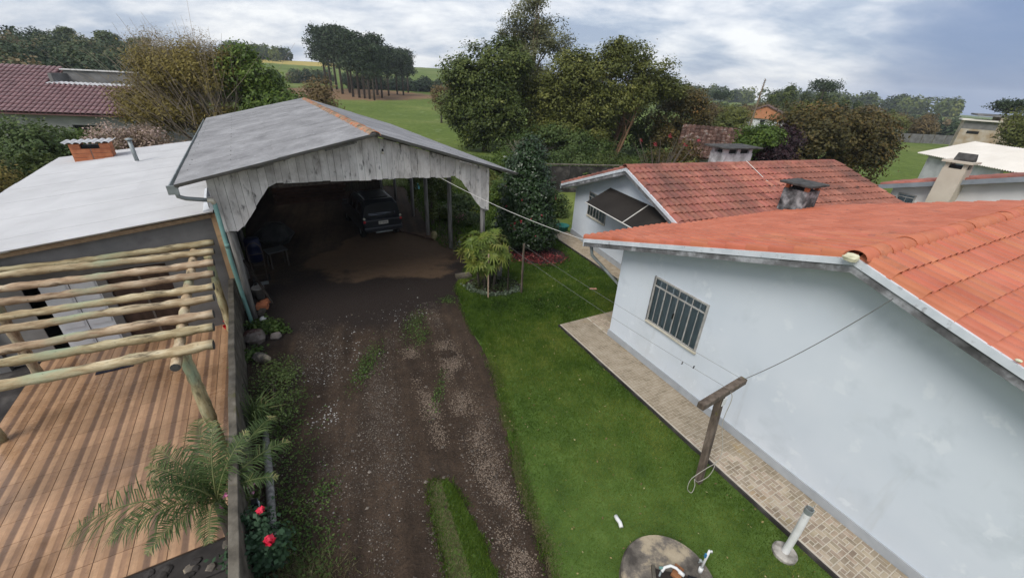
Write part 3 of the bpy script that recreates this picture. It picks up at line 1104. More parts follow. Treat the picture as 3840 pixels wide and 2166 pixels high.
MB().add([(AX0 + .12, -.03, AZT), (AX1, -.03, AZT), (AX1, -ADY, AZF), (AX0, -ADY, AZF), (AX0 + .12, -.03, AZT - .015), (AX1, -.03, AZT - .015), (AX1, -ADY, AZF - .015), (AX0, -ADY, AZF - .015)],
         [(0, 3, 2, 1), (4, 5, 6, 7), (0, 1, 5, 4), (1, 2, 6, 5), (2, 3, 7, 6), (3, 0, 4, 7)]).build('cover', AWNING, aw)
MB().tube([(AX0, -ADY - .01, AZF - .008), (AX1, -ADY - .01, AZF - .008)], .02, 6).build('front_tube', WIRE_W, aw)
MB().tube([(5.05, -.04, AZT + .012), (5.05, -ADY, AZF + .012)], .018, 6).build('rib', WIRE_W, aw)
for xx in (AX0 + .08, AX1 - .1):
    MB().tube([(xx, -ADY, AZF - .03), (xx + .05, -.02, 1.85)], .012, 6).build('stay', WIRE_W, aw)

# ------------------------------------------------------------------ paths of stone-look blocks
PAVE = nmat('beige_path_block', [(.3, (.23, .18, .125)), (.5, (.33, .265, .195)), (.7, (.40, .33, .255))], 5, 7, .7, .15, 60, rnd=.20, hue=.012,
            stains=(((.36, .24, .10), 1.2, .60, .78),))
PAVE_BED = nmat('pale_joint_mortar', [(.3, (.42, .37, .30)), (.7, (.52, .47, .39))], 8, 6, .85)


def block_path(name, label, loc, rz, x0, x1, y0, y1, limit, eye, h=.09):
    t = MB().box(x0, x1, y0, y1, -.02, h).build(name, PAVE_BED)
    t.location = loc
    t.rotation_euler = (0, 0, rz)
    tag(t, label, kind='structure')
    # repeating 0.46 m ceramic unit made of eleven unequal blocks
    u = .46
    rects = [(0, 0, 2, 1), (2, 0, 3, 2), (3, 0, 5, 1), (5, 0, 6, 2), (0, 1, 1, 3), (1, 1, 2, 2), (3, 1, 5, 2), (1, 2, 3, 3), (3, 2, 4, 4), (4, 2, 6, 3), (0, 3, 2, 4), (2, 3, 3, 5), (4, 3, 5, 4), (5, 3, 6, 5), (0, 4, 1, 6), (1, 4, 2, 5), (3, 4, 5, 5), (1, 5, 3, 6), (3, 5, 4, 6), (4, 5, 6, 6)]
    out = []
    g = .0065
    for i in range(int((x1 - x0) / u) + 1):
        for j in range(int((y1 - y0) / u) + 1):
            for (a, b, c_, d) in rects:
                p = (x0 + i * u + a * u / 6 + g, x0 + i * u + c_ * u / 6 - g, y1 - j * u - d * u / 6 + g, y1 - j * u - b * u / 6 - g)
                p = (max(p[0], x0 + .012), min(p[1], x1 - .012), max(p[2], y0 + .012), min(p[3], y1 - .004))
                if p[1] - p[0] < .03 or p[3] - p[2] < .03:
                    continue
                out.append(((Vector(((p[0] + p[1]) / 2, (p[2] + p[3]) / 2, h)) - Vector(eye)).length, p))
    out.sort()
    cache = {}
    rest = MB()
    for k, (_, p) in enumerate(out):
        w, d = p[1] - p[0], p[3] - p[2]
        if k < limit:
            key = (round(w, 3), round(d, 3))
            if key not in cache:
                b = .006
                m_ = MB()
                m_.add([(0, 0, 0), (w, 0, 0), (w, d, 0), (0, d, 0), (b, b, .008), (w - b, b, .008), (w - b, d - b, .008), (b, d - b, .008)],
                       [(4, 5, 6, 7), (0, 1, 5, 4), (1, 2, 6, 5), (2, 3, 7, 6), (3, 0, 4, 7)])
                cache[key] = m_.mesh('block')
                cache[key].materials.append(PAVE)
            o = bpy.data.objects.new('block', cache[key])
            COL.objects.link(o)
            o.parent = t
            o.location = (p[0], p[2], h - .001)
        else:
            rest.box(p[0], p[1], p[2], p[3], h - .002, h + .006)
    if rest.v:
        tag(rest.build('block_field', PAVE, t), kind='stuff')
    MB().box(x0 - .03, x1, y0 - .035, y0 - .001, -.02, h - .008).build('edging', CONC_DARK, t)
    return t


block_path('path', 'beige stone-block path along the gable wall of the near white house', HA, R(-61.3), -1.0, 9.6, -.98, -.035, 300, (6.1, -4.2, 6.4))
block_path('path', 'grey stone-block path along the second white house behind', H2A, R(-64), -.6, 4.7, -.95, -.04, 60, (-6, -9, 6.4))
block_path('path', 'short stone-block path down the side of the near house', HA, R(-61.3), -1.0, -.035, -.030, 3.0, 40, (0, -9, 6.4))

# ------------------------------------------------------------------ third house on the right, seen over the roofs
H3A = (15.85, 18.0, 0)
H3 = thing('white_house', 'white house at right with beige wall chimney and grey barge board', 'house', H3A, R(-61.3))
z3 = lambda x: 3.02 + .30 * x
MB().prism([(.35, 0), (9.0, 0), (9.0, z3(4.7) - .1 - .30 * 4.3), (4.7, z3(4.7) - .1), (.35, z3(.35) - .1)], 0, .2, 'y').build('wall', WALL_WHITE, H3)
MB().box(.35, .5, .2, 1.7, 0, 3.0).build('wall', WALL_WHITE, H3)
r3 = MB()
r3.prism([(0, z3(0)), (4.7, z3(4.7)), (4.7, z3(4.7) - .07), (0, z3(0) - .07)], -.35, 1.9, 'y')
r3.prism([(4.7, z3(4.7)), (9.6, z3(4.7) - 1.47), (9.6, z3(4.7) - 1.54), (4.7, z3(4.7) - .07)], -.35, 1.9, 'y')
r3o = r3.build('roof', TILE_OLD, H3)
me3 = tile_mesh('tile', .215, .46, .06, .032, TILE_OLD)
c3, s3 = math.cos(math.atan(.30)), math.sin(math.atan(.30))
tile_slope(r3o, me3, frame_mat(-.05, 1.9, 3.03, Vector((0, -1, 0)), Vector((c3, 0, s3)), Vector((-s3, 0, c3))), 10, 12, .215, .40, (-12, -8, 6.4), 0)
MB().prism([(-.05, z3(0) - .16), (4.7, z3(4.7) - .16), (4.7, z3(4.7) + .02), (-.05, z3(0) + .02)], -.42, -.36, 'y').build('barge_board', nmat('blue_grey_board', [(.3, (.17, .19, .21)), (.7, (.25, .27, .30))], 3, 5, .7), H3)
c3m = MB()
c3m.prism([(1.0, 0), (2.75, 0), (2.75, 2.05), (2.38, 2.55), (2.38, 4.12), (1.72, 4.12), (1.72, 2.65), (1.0, 2.15)], -.62, -.002, 'y')
c3o = c3m.build('chimney', BEIGE, H3)
MB().box(1.62, 2.5, -.72, .08, 4.33, 4.40).build('chimney_cap', BEIGE, c3o)
for (a, b) in ((1.74, -.60), (2.24, -.60), (1.74, -.14), (2.24, -.14)):
    MB().box(a, a + .12, b, b + .12, 4.12, 4.33).build('chimney_post', BEIGE, c3o)
MB().box(1.80, 2.30, -.54, -.08, 4.122, 4.23).build('flue', BLACK, c3o)
MB().prism([(0, 4.40), (.30, 4.40), (.30, 4.47), (.15, 4.67), (0, 4.47)], 1.85, 2.4, 'x', Matrix.Translation((0, -.45, 0))).build('cowl', CHIM_DARK, c3o)
iron_window(H3, .62, 1.22, 2.42, 2.84, -.002, 2, False, .3)

# ------------------------------------------------------------------ corrugated sheets
def corr_mesh(name, width, length, waves, amp, mat, seg=6, thick=.007, ny=1):
    n = waves * seg
    v = []
    for top in (1, 0):
        for j in range(ny + 1):
            for i in range(n + 1):
                v.append((width * i / n, length * j / ny, amp * (2 * abs(math.cos(math.pi * i / seg)) ** .8 - 1) + (thick if top else 0)))
    f = []
    m = (ny + 1) * (n + 1)
    for j in range(ny):
        for i in range(n):
            a = j * (n + 1) + i
            f.append((a, a + 1, a + n + 2, a + n + 1))
            f.append((m + a + 1, m + a, m + a + n + 1, m + a + n + 2))
    nb = len(v)
    v += v[:2 * m]
    for i in range(n):
        f.append((nb + m + i, nb + m + i + 1, nb + i + 1, nb + i))
        a = ny * (n + 1) + i
        f.append((nb + a, nb + a + 1, nb + m + a + 1, nb + m + a))
    for j in range(ny):
        a, b = j * (n + 1), (j + 1) * (n + 1)
        f.append((nb + a, nb + b, nb + m + b, nb + m + a))
        f.append((nb + b + n, nb + a + n, nb + m + a + n, nb + m + b + n))
    me = bpy.data.meshes.new(name)
    me.from_pydata(v, [], f)
    me.polygons.foreach_set('use_smooth', [len(q) == 4 and k < 2 * n * ny for k, q in enumerate(f)])
    me.materials.append(mat)
    me.update()
    return me


def sheets(parent, me, M, ncol, w, rows, name='sheet'):
    """rows: list of start offsets up the slope, lowest first; each row laps over the one below"""
    rr = random.Random(9)
    for r_, y in enumerate(rows):
        for c_ in range(ncol):
            o = bpy.data.objects.new(name, me)
            COL.objects.link(o)
            o.parent = parent
            o.matrix_local = M @ Matrix.Translation((c_ * w, y + rr.uniform(-.01, .01), .013 * r_ + .004 * (c_ % 2))) @ Matrix.Rotation(rr.uniform(-.001, .001), 4, 'Z')


# ------------------------------------------------------------------ open garage
CPA = (-7.31, 9.54, 0)
CP = thing('garage', 'open timber garage with grey corrugated roof and whitewashed board gable', 'garage', CPA, R(32.4))
CXL, CXM, CXR = -.60, 3.86, 8.42
CZL, CZM, CZR = 3.94, 4.90, 3.55
CD0, CD1 = -.42, 13.9
rfm = MB()
for (xa, za, xb, zb) in ((CXL + .1, CZL - .03, CXM, CZM - .09), (CXR - .1, CZR - .03, CXM, CZM - .09)):
    for k in range(5):
        q = (k + .3) / 4.6
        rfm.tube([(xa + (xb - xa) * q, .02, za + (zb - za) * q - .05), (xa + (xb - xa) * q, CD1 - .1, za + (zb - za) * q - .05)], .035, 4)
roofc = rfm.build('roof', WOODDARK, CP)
for side in (0, 1):
    xa, za = (CXL, CZL) if side == 0 else (CXR, CZR)
    d = Vector((CXM - xa, 0, CZM - za))
    L = d.length
    d.normalize()
    X = Vector((0, -1, 0)) if side == 0 else Vector((0, 1, 0))
    M = frame_mat(xa, CD1 if side == 0 else CD0, za, X, d, X.cross(d))
    wv = (CD1 - CD0) / 14
    me = corr_mesh('sheet', wv * 7 / 6, L * .5 + .14, 7, .042, FIBRO, 8)
    sheets(roofc, me, M, 14, wv, [0, L * .5 - .12])
    # fixing bolts along the purlins
    bm = MB()
    for yy in (.18, L * .25, L * .5 - .06, L * .74, L - .25):
        for i in range(int((CD1 - CD0) / .72)):
            bm.add([(-.016, -.016, 0), (.016, -.016, 0), (.016, .016, 0), (-.016, .016, 0), (0, 0, .03)], [(0, 1, 4), (1, 2, 4), (2, 3, 4), (3, 0, 4)], M @ Matrix.Translation((.12 + i * .72, yy, .034)))
    tag(bm.build('bolts', CHIM_DARK, roofc), kind='stuff')
ridge_tiles(roofc, (CXM, CD0 - .06, CZM + .01), (CXM, CD1, CZM + .01), .15, RIDGE_OLD, .37)
# loose slats under the verge
for (x, l) in ((.9, .5), (6.3, .6), (2.6, .8)):
    z = (CZL + (CZM - CZL) * (x - CXL) / (CXM - CXL)) if x < CXM else (CZR + (CZM - CZR) * (CXR - x) / (CXR - CXM))
    s_ = (CZM - CZL) / (CXM - CXL) if x < CXM else -(CZM - CZR) / (CXR - CXM)
    MB().prism([(x, z - .10), (x + l, z - .10 + s_ * l), (x + l, z - .06 + s_ * l), (x, z - .06)], CD0 + .03, CD0 + .07, 'y').build('verge_slat', WOODPOST, CP)


def croof(x):
    return (CZL + (CZM - CZL) * (x - CXL) / (CXM - CXL) if x < CXM else CZR + (CZM - CZR) * (CXR - x) / (CXR - CXM)) - .07


def cbot(x):
    pts = [(-.1, 2.66), (.34, 2.60), (1.27, 3.76), (6.44, 3.555), (7.16, 2.50), (7.6, 2.30)]
    for (a, b), (c_, d) in zip(pts, pts[1:]):
        if a <= x <= c_:
            return b + (d - b) * (x - a) / (c_ - a)
    return pts[-1][1]


xx = -.06
i = 0
rr = random.Random(21)
while xx < 7.50:
    w = rr.uniform(.15, .205)
    x1 = min(xx + w, 7.52)
    dy = rr.choice((0, .0, .012, .018))
    j = rr.uniform(-.02, .02)
    MB().prism([(xx + .003, cbot(xx) + j), (x1 - .003, cbot(x1) + j), (x1 - .003, croof(x1)), (xx + .003, croof(xx))], -.03 - dy, -.008 - dy, 'y').build('board', WOODGREY, CP)
    xx = x1
    i += 1
for (x, y, r_) in ((.10, .12, .085), (.0, 3.0, .08), (-.02, 5.9, .08), (-.02, 8.8, .08), (-.02, 11.6, .08), (7.36, .10, .09), (7.26, 2.70, .085), (6.98, 4.60, .085), (7.25, 7.4, .08), (7.25, 10.3, .08), (7.25, 13.2, .08)):
    MB().tube([(x, y, -.05), (x + rr.uniform(-.03, .03), y, 1.8), (x, y, croof(x) - .1)], [r_ * 1.05, r_, r_ * .9], 7).build('post', WOODPOST, CP, smooth=True)
MB().box(7.33, 7.50, -.006, .03, 2.32, 3.6).build('brace_board', WOODPOST, CP)
# side plates, tie beams and rafters
for (x) in (.02, 7.28):
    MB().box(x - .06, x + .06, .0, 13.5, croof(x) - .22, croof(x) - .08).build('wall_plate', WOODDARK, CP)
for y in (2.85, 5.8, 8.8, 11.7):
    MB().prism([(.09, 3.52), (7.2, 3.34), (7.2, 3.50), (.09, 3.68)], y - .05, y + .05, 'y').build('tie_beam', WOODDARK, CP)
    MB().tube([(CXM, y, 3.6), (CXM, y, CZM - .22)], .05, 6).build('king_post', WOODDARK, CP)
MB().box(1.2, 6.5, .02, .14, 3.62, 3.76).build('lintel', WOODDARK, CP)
k = 0
x = -.05
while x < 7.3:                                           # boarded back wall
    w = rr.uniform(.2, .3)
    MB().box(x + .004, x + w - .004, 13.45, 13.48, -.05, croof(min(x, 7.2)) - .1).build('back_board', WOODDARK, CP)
    x += w
# gutter along the left eave, with the drop pipe
g = MB()
gp = [(-.72, 3.83), (-.58, 3.83), (-.58, 3.95), (-.60, 3.95), (-.60, 3.85), (-.70, 3.85), (-.70, 3.95), (-.72, 3.95)]
g.prism(gp, CD0 - .05, CD1, 'y')
go = g.build('gutter', STEEL, CP)
MB().box(-.75, -.55, CD0 - .09, CD0 - .052, 3.76, 3.96).build('gutter_end', STEEL, go)
MB().tube([(-.64, -.30, 3.83), (-.62, -.28, 3.66), (-.50, -.27, 3.60), (-.12, -.24, 3.52)], .05, 8).build('gutter_pipe', STEEL, go, smooth=True)
MB().tube([(-.12, -.24, 3.52), (-.03, -.235, 3.50), (.0, -.23, 3.42)], .056, 8).build('elbow', CREAM, go, smooth=True)
MB().tube([(.0, -.23, 3.43), (-.01, -.20, 1.9), (.03, -.20, .25), (.04, -.23, .05)], .05, 8).build('downpipe', TEAL, go, smooth=True)
MB().tube([(.0, -.225, 2.30), (.0, -.222, 2.40)], .056, 8).build('pipe_collar', TEAL, go, smooth=True)
# bare bulb on the gable
bl = thing('light_bulb', 'small bare bulb in a dark holder on the garage gable', 'light bulb', CPA, R(32.4))
MB().lathe([(.022, 0), (.022, .06), (.008, .07)], 8, Matrix.Translation((4.12, -.09, 4.42))).build('holder', BLACK, bl)
MB().lathe([(.004, -.075), (.028, -.06), (.036, -.035), (.026, -.008), (.018, 0)], 10, Matrix.Translation((4.12, -.09, 4.42))).build('bulb', CREAM, bl, smooth=True)
def loc2w(o, a, p):
    c_, s_ = math.cos(a), math.sin(a)
    return Vector((o[0] + p[0] * c_ - p[1] * s_, o[1] + p[0] * s_ + p[1] * c_, o[2] + p[2]))


def sagline(a, b, sag, n=14):
    a, b = Vector(a), Vector(b)
    return [a.lerp(b, i / n) + Vector((0, 0, -sag * 4 * (i / n) * (1 - i / n))) for i in range(n + 1)]


pa = loc2w(CPA, R(32.4), (5.72, -.06, 3.62))
pb = loc2w(HA, R(-61.3), (-1.0, -.45, 2.62))
tag(MB().tube(sagline(pa, pb, .12), .007, 5).build('cable', WIRE_W), 'white cable strung from the garage gable to the near house eave', 'cable')

# ------------------------------------------------------------------ annex with the white roof (x runs right, y back)
AXA = (-7.93, 10.05, 0)
AX = thing('annex', 'low grey annex with white corrugated roof beside the garage', 'building', AXA, R(34))
AZ = lambda x: 2.97 + .102 * x                         # x is negative to the left
ZP = -.33
aw_ = MB()
for (xa, xb, z0, z1t) in ((-5.55, -4.72, -.4, None), (-2.62, -2.44, -.4, None), (-1.24, -.0, -.4, None)):
    aw_.prism([(xa, z0), (xb, z0), (xb, AZ(xb) - .14), (xa, AZ(xa) - .14)], 0, .18, 'y')
aw_.prism([(-4.72, 1.78), (-2.62, 1.78), (-2.62, AZ(-2.62) - .14), (-4.72, AZ(-4.72) - .14)], 0, .18, 'y')
aw_.prism([(-2.44, 1.78), (-1.24, 1.78), (-1.24, AZ(-1.24) - .14), (-2.44, AZ(-2.44) - .14)], 0, .18, 'y')
aw_.box(-5.55, -5.4, .18, 13.2, -.4, 2.25)
aw_.box(-5.4, .0, 13.05, 13.2, -.4, 2.28)
aw_.prism([(.0, -.4), (.16, -.4), (.16, 2.98), (.0, 2.90)], .18, 13.2, 'y')
aw_.build('wall', RENDER_GREY, AX)
MB().box(.0, .20, -.05, .179, 1.06, 2.92).build('pillar', OCHRE, AX)
MB().box(.0, .24, -.07, .179, -.36, 1.055).build('pillar_foot', CONCRETE, AX)
bk = MB().box(.02, .20, -.045, .16, 2.93, 3.30).build('hollow_block', CONCRETE, AX)
for r_ in range(5):
    for c_ in range(2):
        MB().lathe([(.022, 0), (.022, .01)], 8, Matrix.Translation((.07 + c_ * .08, -.046, 2.98 + r_ * .065)) @ Matrix.Rotation(R(90), 4, 'X')).build('hole', BLACK, bk)
MB().box(-5.6, .0, .19, 13.0, ZP - .05, ZP - .01).build('floor', CONC_DARK, AX)
rx = MB()
for y in (.4, 3.4, 6.4, 9.4, 12.6):
    rx.prism([(-5.6, AZ(-5.6) - .12), (.1, AZ(.1) - .12), (.1, AZ(.1) - .05), (-5.6, AZ(-5.6) - .05)], y - .04, y + .04, 'y')
ro = rx.build('roof', WOODDARK, AX)
dX = Vector((1, 0, .102)).normalized()
Xs = Vector((0, -1, 0))
Ms = frame_mat(-5.68, 13.3, AZ(-5.68), Xs, dX, Xs.cross(dX))
wv = 13.45 / 13
ms = corr_mesh('sheet', wv * 14 / 13, 2.05, 14, .022, WHITEROOF, 6)
sheets(ro, ms, Ms, 13, wv, [0, 1.88, 3.76])
MB().prism([(-5.7, AZ(-5.7) - .13), (.02, AZ(.02) - .13), (.02, AZ(.02) - .03), (-5.7, AZ(-5.7) - .03)], -.13, -.10, 'y').build('trim_board', nmat('tan_trim_timber', [(.3, (.20, .13, .075)), (.7, (.33, .23, .14))], 5, 6, .8, stretch=(.5, 4, 4)), AX)
MB().prism([(-5.7, AZ(-5.7) - .142), (.0, AZ(.0) - .142), (.0, AZ(.0) - .13), (-5.7, AZ(-5.7) - .13)], -.10, .3, 'y').build('soffit', WOODDARK, AX)
# white flashing where the sheet meets the garage
MB().prism([(.0, 2.99), (.30, 3.05), (.30, 3.38), (.16, 3.38), (.16, 3.08), (.0, 3.03)], -.10, 2.4, 'y', Matrix.Translation((-.12, 0, 0))).build('flashing', ALUWHITE, AX)
# doors
dr = MB().box(-3.62, -2.62, .06, .10, ZP + .02, 1.72).build('door', ALUWHITE, AX)
for (a, b) in ((-3.60, -3.14), (-3.10, -2.64)):
    for (c_, d) in ((ZP + .05, .35), (.40, 1.02), (1.07, 1.69)):
        MB().box(a + .04, b - .04, .045, .058, c_ + .03, d - .03).build('panel', ALUWHITE, dr)
MB().box(-3.125, -3.115, .052, .0585, ZP + .03, 1.72).build('gap', BLACK, dr)
MB().box(-4.70, -3.9, .10, .13, ZP + .02, 1.74).build('sliding_panel', nmat('grey_sliding_panel', [(.3, (.21, .20, .19)), (.7, (.28, .27, .255))], 3, 4, .6), AX)
BROWN = nmat('dark_brown_varnish', [(.3, (.028, .016, .011)), (.7, (.07, .042, .03))], 3, 6, .5, stretch=(3, 3, .5))
b2 = MB().box(-2.43, -1.25, .05, .10, ZP + .02, 1.76).build('door', BROWN, AX)
MB().box(-1.86, -1.82, .035, .049, ZP + .03, 1.75).build('stile', nmat('grey_brown_stile', [(.3, (.10, .085, .075)), (.7, (.15, .13, .115))], 4, 4, .6), b2)
# brick chimney with a corrugated cap
bc = thing('chimney', 'orange brick chimney with a wavy white cap on the annex roof', 'chimney', AXA, R(34))
cx, cy = -4.15, 11.7
z0 = AZ(cx - .6) + .01
for course in range(3):
    zc = z0 + course * .17
    for (a, b, c_, d) in ((-.62, -.02, -.36, -.20), (.0, .62, -.36, -.20), (-.62, -.46, -.19, .36), (.46, .62, -.19, .36), (-.45, .45, .20, .36)):
        off = .12 if course % 2 else 0
        MB().box(cx + a + .006, cx + b - .006, cy + c_, cy + d, zc + .006, zc + .164).build('brick', BRICK, bc)
MB().box(cx - .60, cx + .60, cy - .33, cy + .33, z0, z0 + .50).build('core', MORTAR, bc)
for (a, b) in ((-.62, -.30), (.30, .62)):
    MB().box(cx + a, cx + b, cy - .35, cy + .35, z0 + .515, z0 + .70).build('brick', BRICK, bc)
MB().box(cx - .29, cx + .29, cy - .2, cy + .2, z0 + .502, z0 + .62).build('flue', BLACK, bc)
cap = corr_mesh('cap', 1.55, 1.0, 7, .035, WHITEROOF, 6, .012)
co = bpy.data.objects.new('cap', cap)
COL.objects.link(co)
co.parent = bc
co.location = (cx - .78, cy - .5, z0 + .745)
co.rotation_euler = (0, R(-1), 0)
vp = thing('vent_pipe', 'leaning grey metal vent pipe with a cap on the white roof', 'pipe', AXA, R(34))
MB().tube([(-2.5, 9.3, AZ(-2.5) - .02), (-2.52, 9.32, AZ(-2.5) + .85)], .07, 10).build('pipe', STEEL, vp, smooth=True)
MB().lathe([(.13, 0), (.12, .035), (.02, .07)], 12, Matrix.Translation((-2.52, 9.32, AZ(-2.5) + .86))).build('cap', STEEL, vp, smooth=True)
MB().lathe([(.20, 0), (.10, .03), (.072, .06)], 12, Matrix.Translation((-2.5, 9.3, AZ(-2.5) + .012))).build('flashing', WHITEROOF, vp)

# ------------------------------------------------------------------ patio floor of plank-print tiles
def plank_tile_mat():
    m, nt, b = new_mat('plank_print_tile')
    tcx = nt.nodes.new('ShaderNodeTexCoord')
    sx = nt.nodes.new('ShaderNodeSeparateXYZ')
    nt.links.new(tcx.outputs['Object'], sx.inputs[0])
    dv = nt.nodes.new('ShaderNodeMath')
    dv.operation = 'DIVIDE'
    nt.links.new(sx.outputs[0], dv.inputs[0])
    dv.inputs[1].default_value = .46
    A_, B_, D_, E_ = (.45, .272, .155), (.375, .218, .120), (.190, .112, .070), (.30, .172, .098)
    c = _ramp(nt, dv.outputs[0], [(.0, A_), (.19, A_), (.22, B_), (.34, B_), (.39, D_), (.54, D_), (.59, A_), (.73, A_), (.76, E_), (.88, E_), (.92, B_), (1.0, B_)])
    vg = _vec(nt, 'pos', (14, 14, 1))
    gr = _noise(nt, _vec(nt, 'obj', (30, 1.5, 1)), 1.0, 6, .6)
    c = _mix(nt, .5, c, _ramp(nt, gr, [(.3, (.72, .70, .68)), (.7, (1.22, 1.22, 1.22))]), 'MULTIPLY')
    vw = _vec(nt)
    nw = _noise(nt, vw, .55, 7, .6)
    c = _mix(nt, .75, c, _ramp(nt, nw, [(.3, (.50, .48, .46)), (.48, (.95, .95, .95)), (.7, (1.3, 1.3, 1.34))]), 'MULTIPLY')
    nf = _noise(nt, vw, 14, 6, .65)
    c = _mix(nt, .35, c, _ramp(nt, nf, [(.3, (.6, .6, .6)), (.7, (1.3, 1.3, 1.3))]), 'MULTIPLY')
    oi = nt.nodes.new('ShaderNodeObjectInfo')
    hs = nt.nodes.new('ShaderNodeHueSaturation')
    mr = nt.nodes.new('ShaderNodeMapRange')
    mr.inputs['To Min'].default_value = .88
    mr.inputs['To Max'].default_value = 1.12
    nt.links.new(oi.outputs['Random'], mr.inputs['Value'])
    nt.links.new(mr.outputs[0], hs.inputs['Value'])
    nt.links.new(c, hs.inputs['Color'])
    nt.links.new(hs.outputs[0], b.inputs['Base Color'])
    r2 = nt.nodes.new('ShaderNodeMapRange')
    r2.inputs['From Min'].default_value = .38
    r2.inputs['From Max'].default_value = .62
    r2.inputs['To Min'].default_value = .14
    r2.inputs['To Max'].default_value = .55
    nt.links.new(nw, r2.inputs['Value'])
    nt.links.new(r2.outputs[0], b.inputs['Roughness'])
    b.inputs['Specular IOR Level'].default_value = .6
    return m


PT = plank_tile_mat()
pat = MB().box(-4.25, -.03, -7.15, -.002, ZP - .12, ZP - .006).build('patio', nmat('dark_tile_joint', [(.3, (.05, .032, .022)), (.7, (.09, .06, .042))], 6, 5, .9))
pat.location = AXA
pat.rotation_euler = (0, 0, R(31.5))
tag(pat, 'reddish plank-print tiled patio under the log pergola', kind='structure')
ts = .465
ptm = {}
for i in range(10):
    for j in range(16):
        xa, xb = -4.24 + i * ts + .003, min(-4.24 + (i + 1) * ts - .003, -.035)
        ya, yb = -7.14 + j * ts + .003, min(-7.14 + (j + 1) * ts - .003, -.004)
        if xb - xa < .03 or yb - ya < .03:
            continue
        key = (round(xb - xa, 3), round(yb - ya, 3))
        if key not in ptm:
            w, d, q = xb - xa, yb - ya, .003
            ptm[key] = MB().add([(0, 0, 0), (w, 0, 0), (w, d, 0), (0, d, 0), (q, q, .006), (w - q, q, .006), (w - q, d - q, .006), (q, d - q, .006)], [(4, 5, 6, 7), (0, 1, 5, 4), (1, 2, 6, 5), (2, 3, 7, 6), (3, 0, 4, 7)]).mesh('tile')
            ptm[key].materials.append(PT)
        o = bpy.data.objects.new('tile', ptm[key])
        COL.objects.link(o)
        o.parent = pat
        o.location = (xa, ya, ZP - .0055)
mt = MB().box(-3.05, -2.35, -1.15, -.75, ZP + .002, ZP + .018).build('door_mat', nmat('navy_mat', [(.3, (.008, .009, .018)), (.7, (.018, .02, .035))], 20, 4, .95))
mt.location = AXA
mt.rotation_euler = (0, 0, R(34))
tag(mt, 'dark navy door mat on the tiled patio before the white doors', 'mat')
RED = nmat('red_plastic', [(.3, (.45, .012, .02)), (.7, (.55, .02, .03))], 4, 3, .35)
dp = thing('dustpan', 'small red plastic dustpan by the pergola post at the annex wall', 'dustpan', loc2w(AXA, R(34), (-.30, -.32, ZP + .002)), R(60))
MB().prism([(-.13, 0), (.13, 0), (.11, .17), (-.11, .17)], 0, .02, 'z').build('pan', RED, dp)
MB().box(-.12, .12, .155, .17, .021, .09).build('back', RED, dp)
MB().tube([(0, .165, .06), (0, .32, .10), (0, .42, .12)], .014, 6).build('handle', RED, dp)

# ------------------------------------------------------------------ log pergola
PG = thing('pergola', 'pergola of nine peeled round logs over the tiled patio', 'pergola', AXA, R(28.2))


def log(parent, a, b, r, name='log', wob=.02, seed=0, ends=True):
    rg = random.Random(seed)
    a, b = Vector(a), Vector(b)
    L = (b - a).length
    n = max(6, int(L / .12))
    d = (b - a).normalized()
    q = d.to_track_quat('X', 'Z').to_matrix().to_4x4()
    pts, rad = [], []
    oy = oz = 0
    for i in range(n + 1):
        oy = oy * .8 + rg.uniform(-wob, wob) * .5
        oz = oz * .8 + rg.uniform(-wob, wob) * .5
        pts.append((L * i / n, oy, oz))
        rad.append(r * (1.08 - .18 * i / n) * rg.uniform(.88, 1.13))
    o = MB().tube(pts, rad, 10).build(name, LOG, parent, smooth=True)
    o.matrix_local = Matrix.Translation(a) @ q
    if ends:
        for p_, rr_ in ((pts[0], rad[0]), (pts[-1], rad[-1])):
            e = MB().lathe([(rr_ * .93, -.006), (rr_ * .93, .006)], 10, Matrix.Translation(p_) @ Matrix.Rotation(R(90), 4, 'Y')).build('end_grain', LOGEND, o)
    return o


def pgl(x, y, z):
    """annex axes (x right, y back) to pergola axes"""
    w = loc2w((0, 0, 0), R(34 - 28.2), (x, y, z))
    return (w.x, w.y, w.z)


ys = [-.20, -.85, -1.60, -2.33, -3.03, -3.58, -4.28, -4.81, -5.41]
for i, y in enumerate(ys):
    p = pgl(-.09, y, 2.20)
    log(PG, p, (p[0] - 5.2, p[1] + (-.50 if i == 0 else random.uniform(-.05, .05)), p[2] + .0), .072 + .012 * random.random(), 'beam', .02, 40 + i)
a, b = pgl(-.55, -.22, 2.06), pgl(-.62, -5.62, 2.06)
log(PG, a, b, .085, 'bearer', .01, 60)
log(PG, pgl(-4.15, -.22, 2.06), pgl(-4.2, -5.6, 2.06), .085, 'bearer', .01, 61)
for k, (x, y) in enumerate(((-.58, -5.0), (-.28, -.55), (-4.15, -5.0), (-4.1, -.6), (-4.15, -2.8))):
    log(PG, pgl(x, y, ZP), pgl(x, y, 1.98), .095, 'post', .008, 70 + k, False)

# ------------------------------------------------------------------ low boundary wall and what grows against it
bwall = MB()
n = 24
prof = []
for i in range(n + 1):
    t = -12.6 * i / n - .08
    prof.append(t)
rr = random.Random(4)
vs_, fs = [], []
for t in prof:
    w = rr.uniform(-.008, .008)
    h = 1.06 + rr.uniform(-.012, .012) - .012 * abs(t) * .3
    for (s, z) in ((-.085 + w, -.5), (.045 + w, -.05), (.035 + w, h), (-.085 + w, h)):
        p = W0 + PER * s + ALO * t
        vs_.append((p[0], p[1], z))
for i in range(n):
    for k in range(4):
        fs.append((4 * i + k, 4 * i + (k + 1) % 4, 4 * i + 4 + (k + 1) % 4, 4 * i + 4 + k))
fs += [(3, 2, 1, 0), (4 * n, 4 * n + 1, 4 * n + 2, 4 * n + 3)]
bw = thing('boundary_wall', 'low mossy concrete wall between the patio and the driveway', 'wall', (0, 0, 0))
MB().add(vs_, fs).build('wall', CONCRETE, bw, bevel=.012)
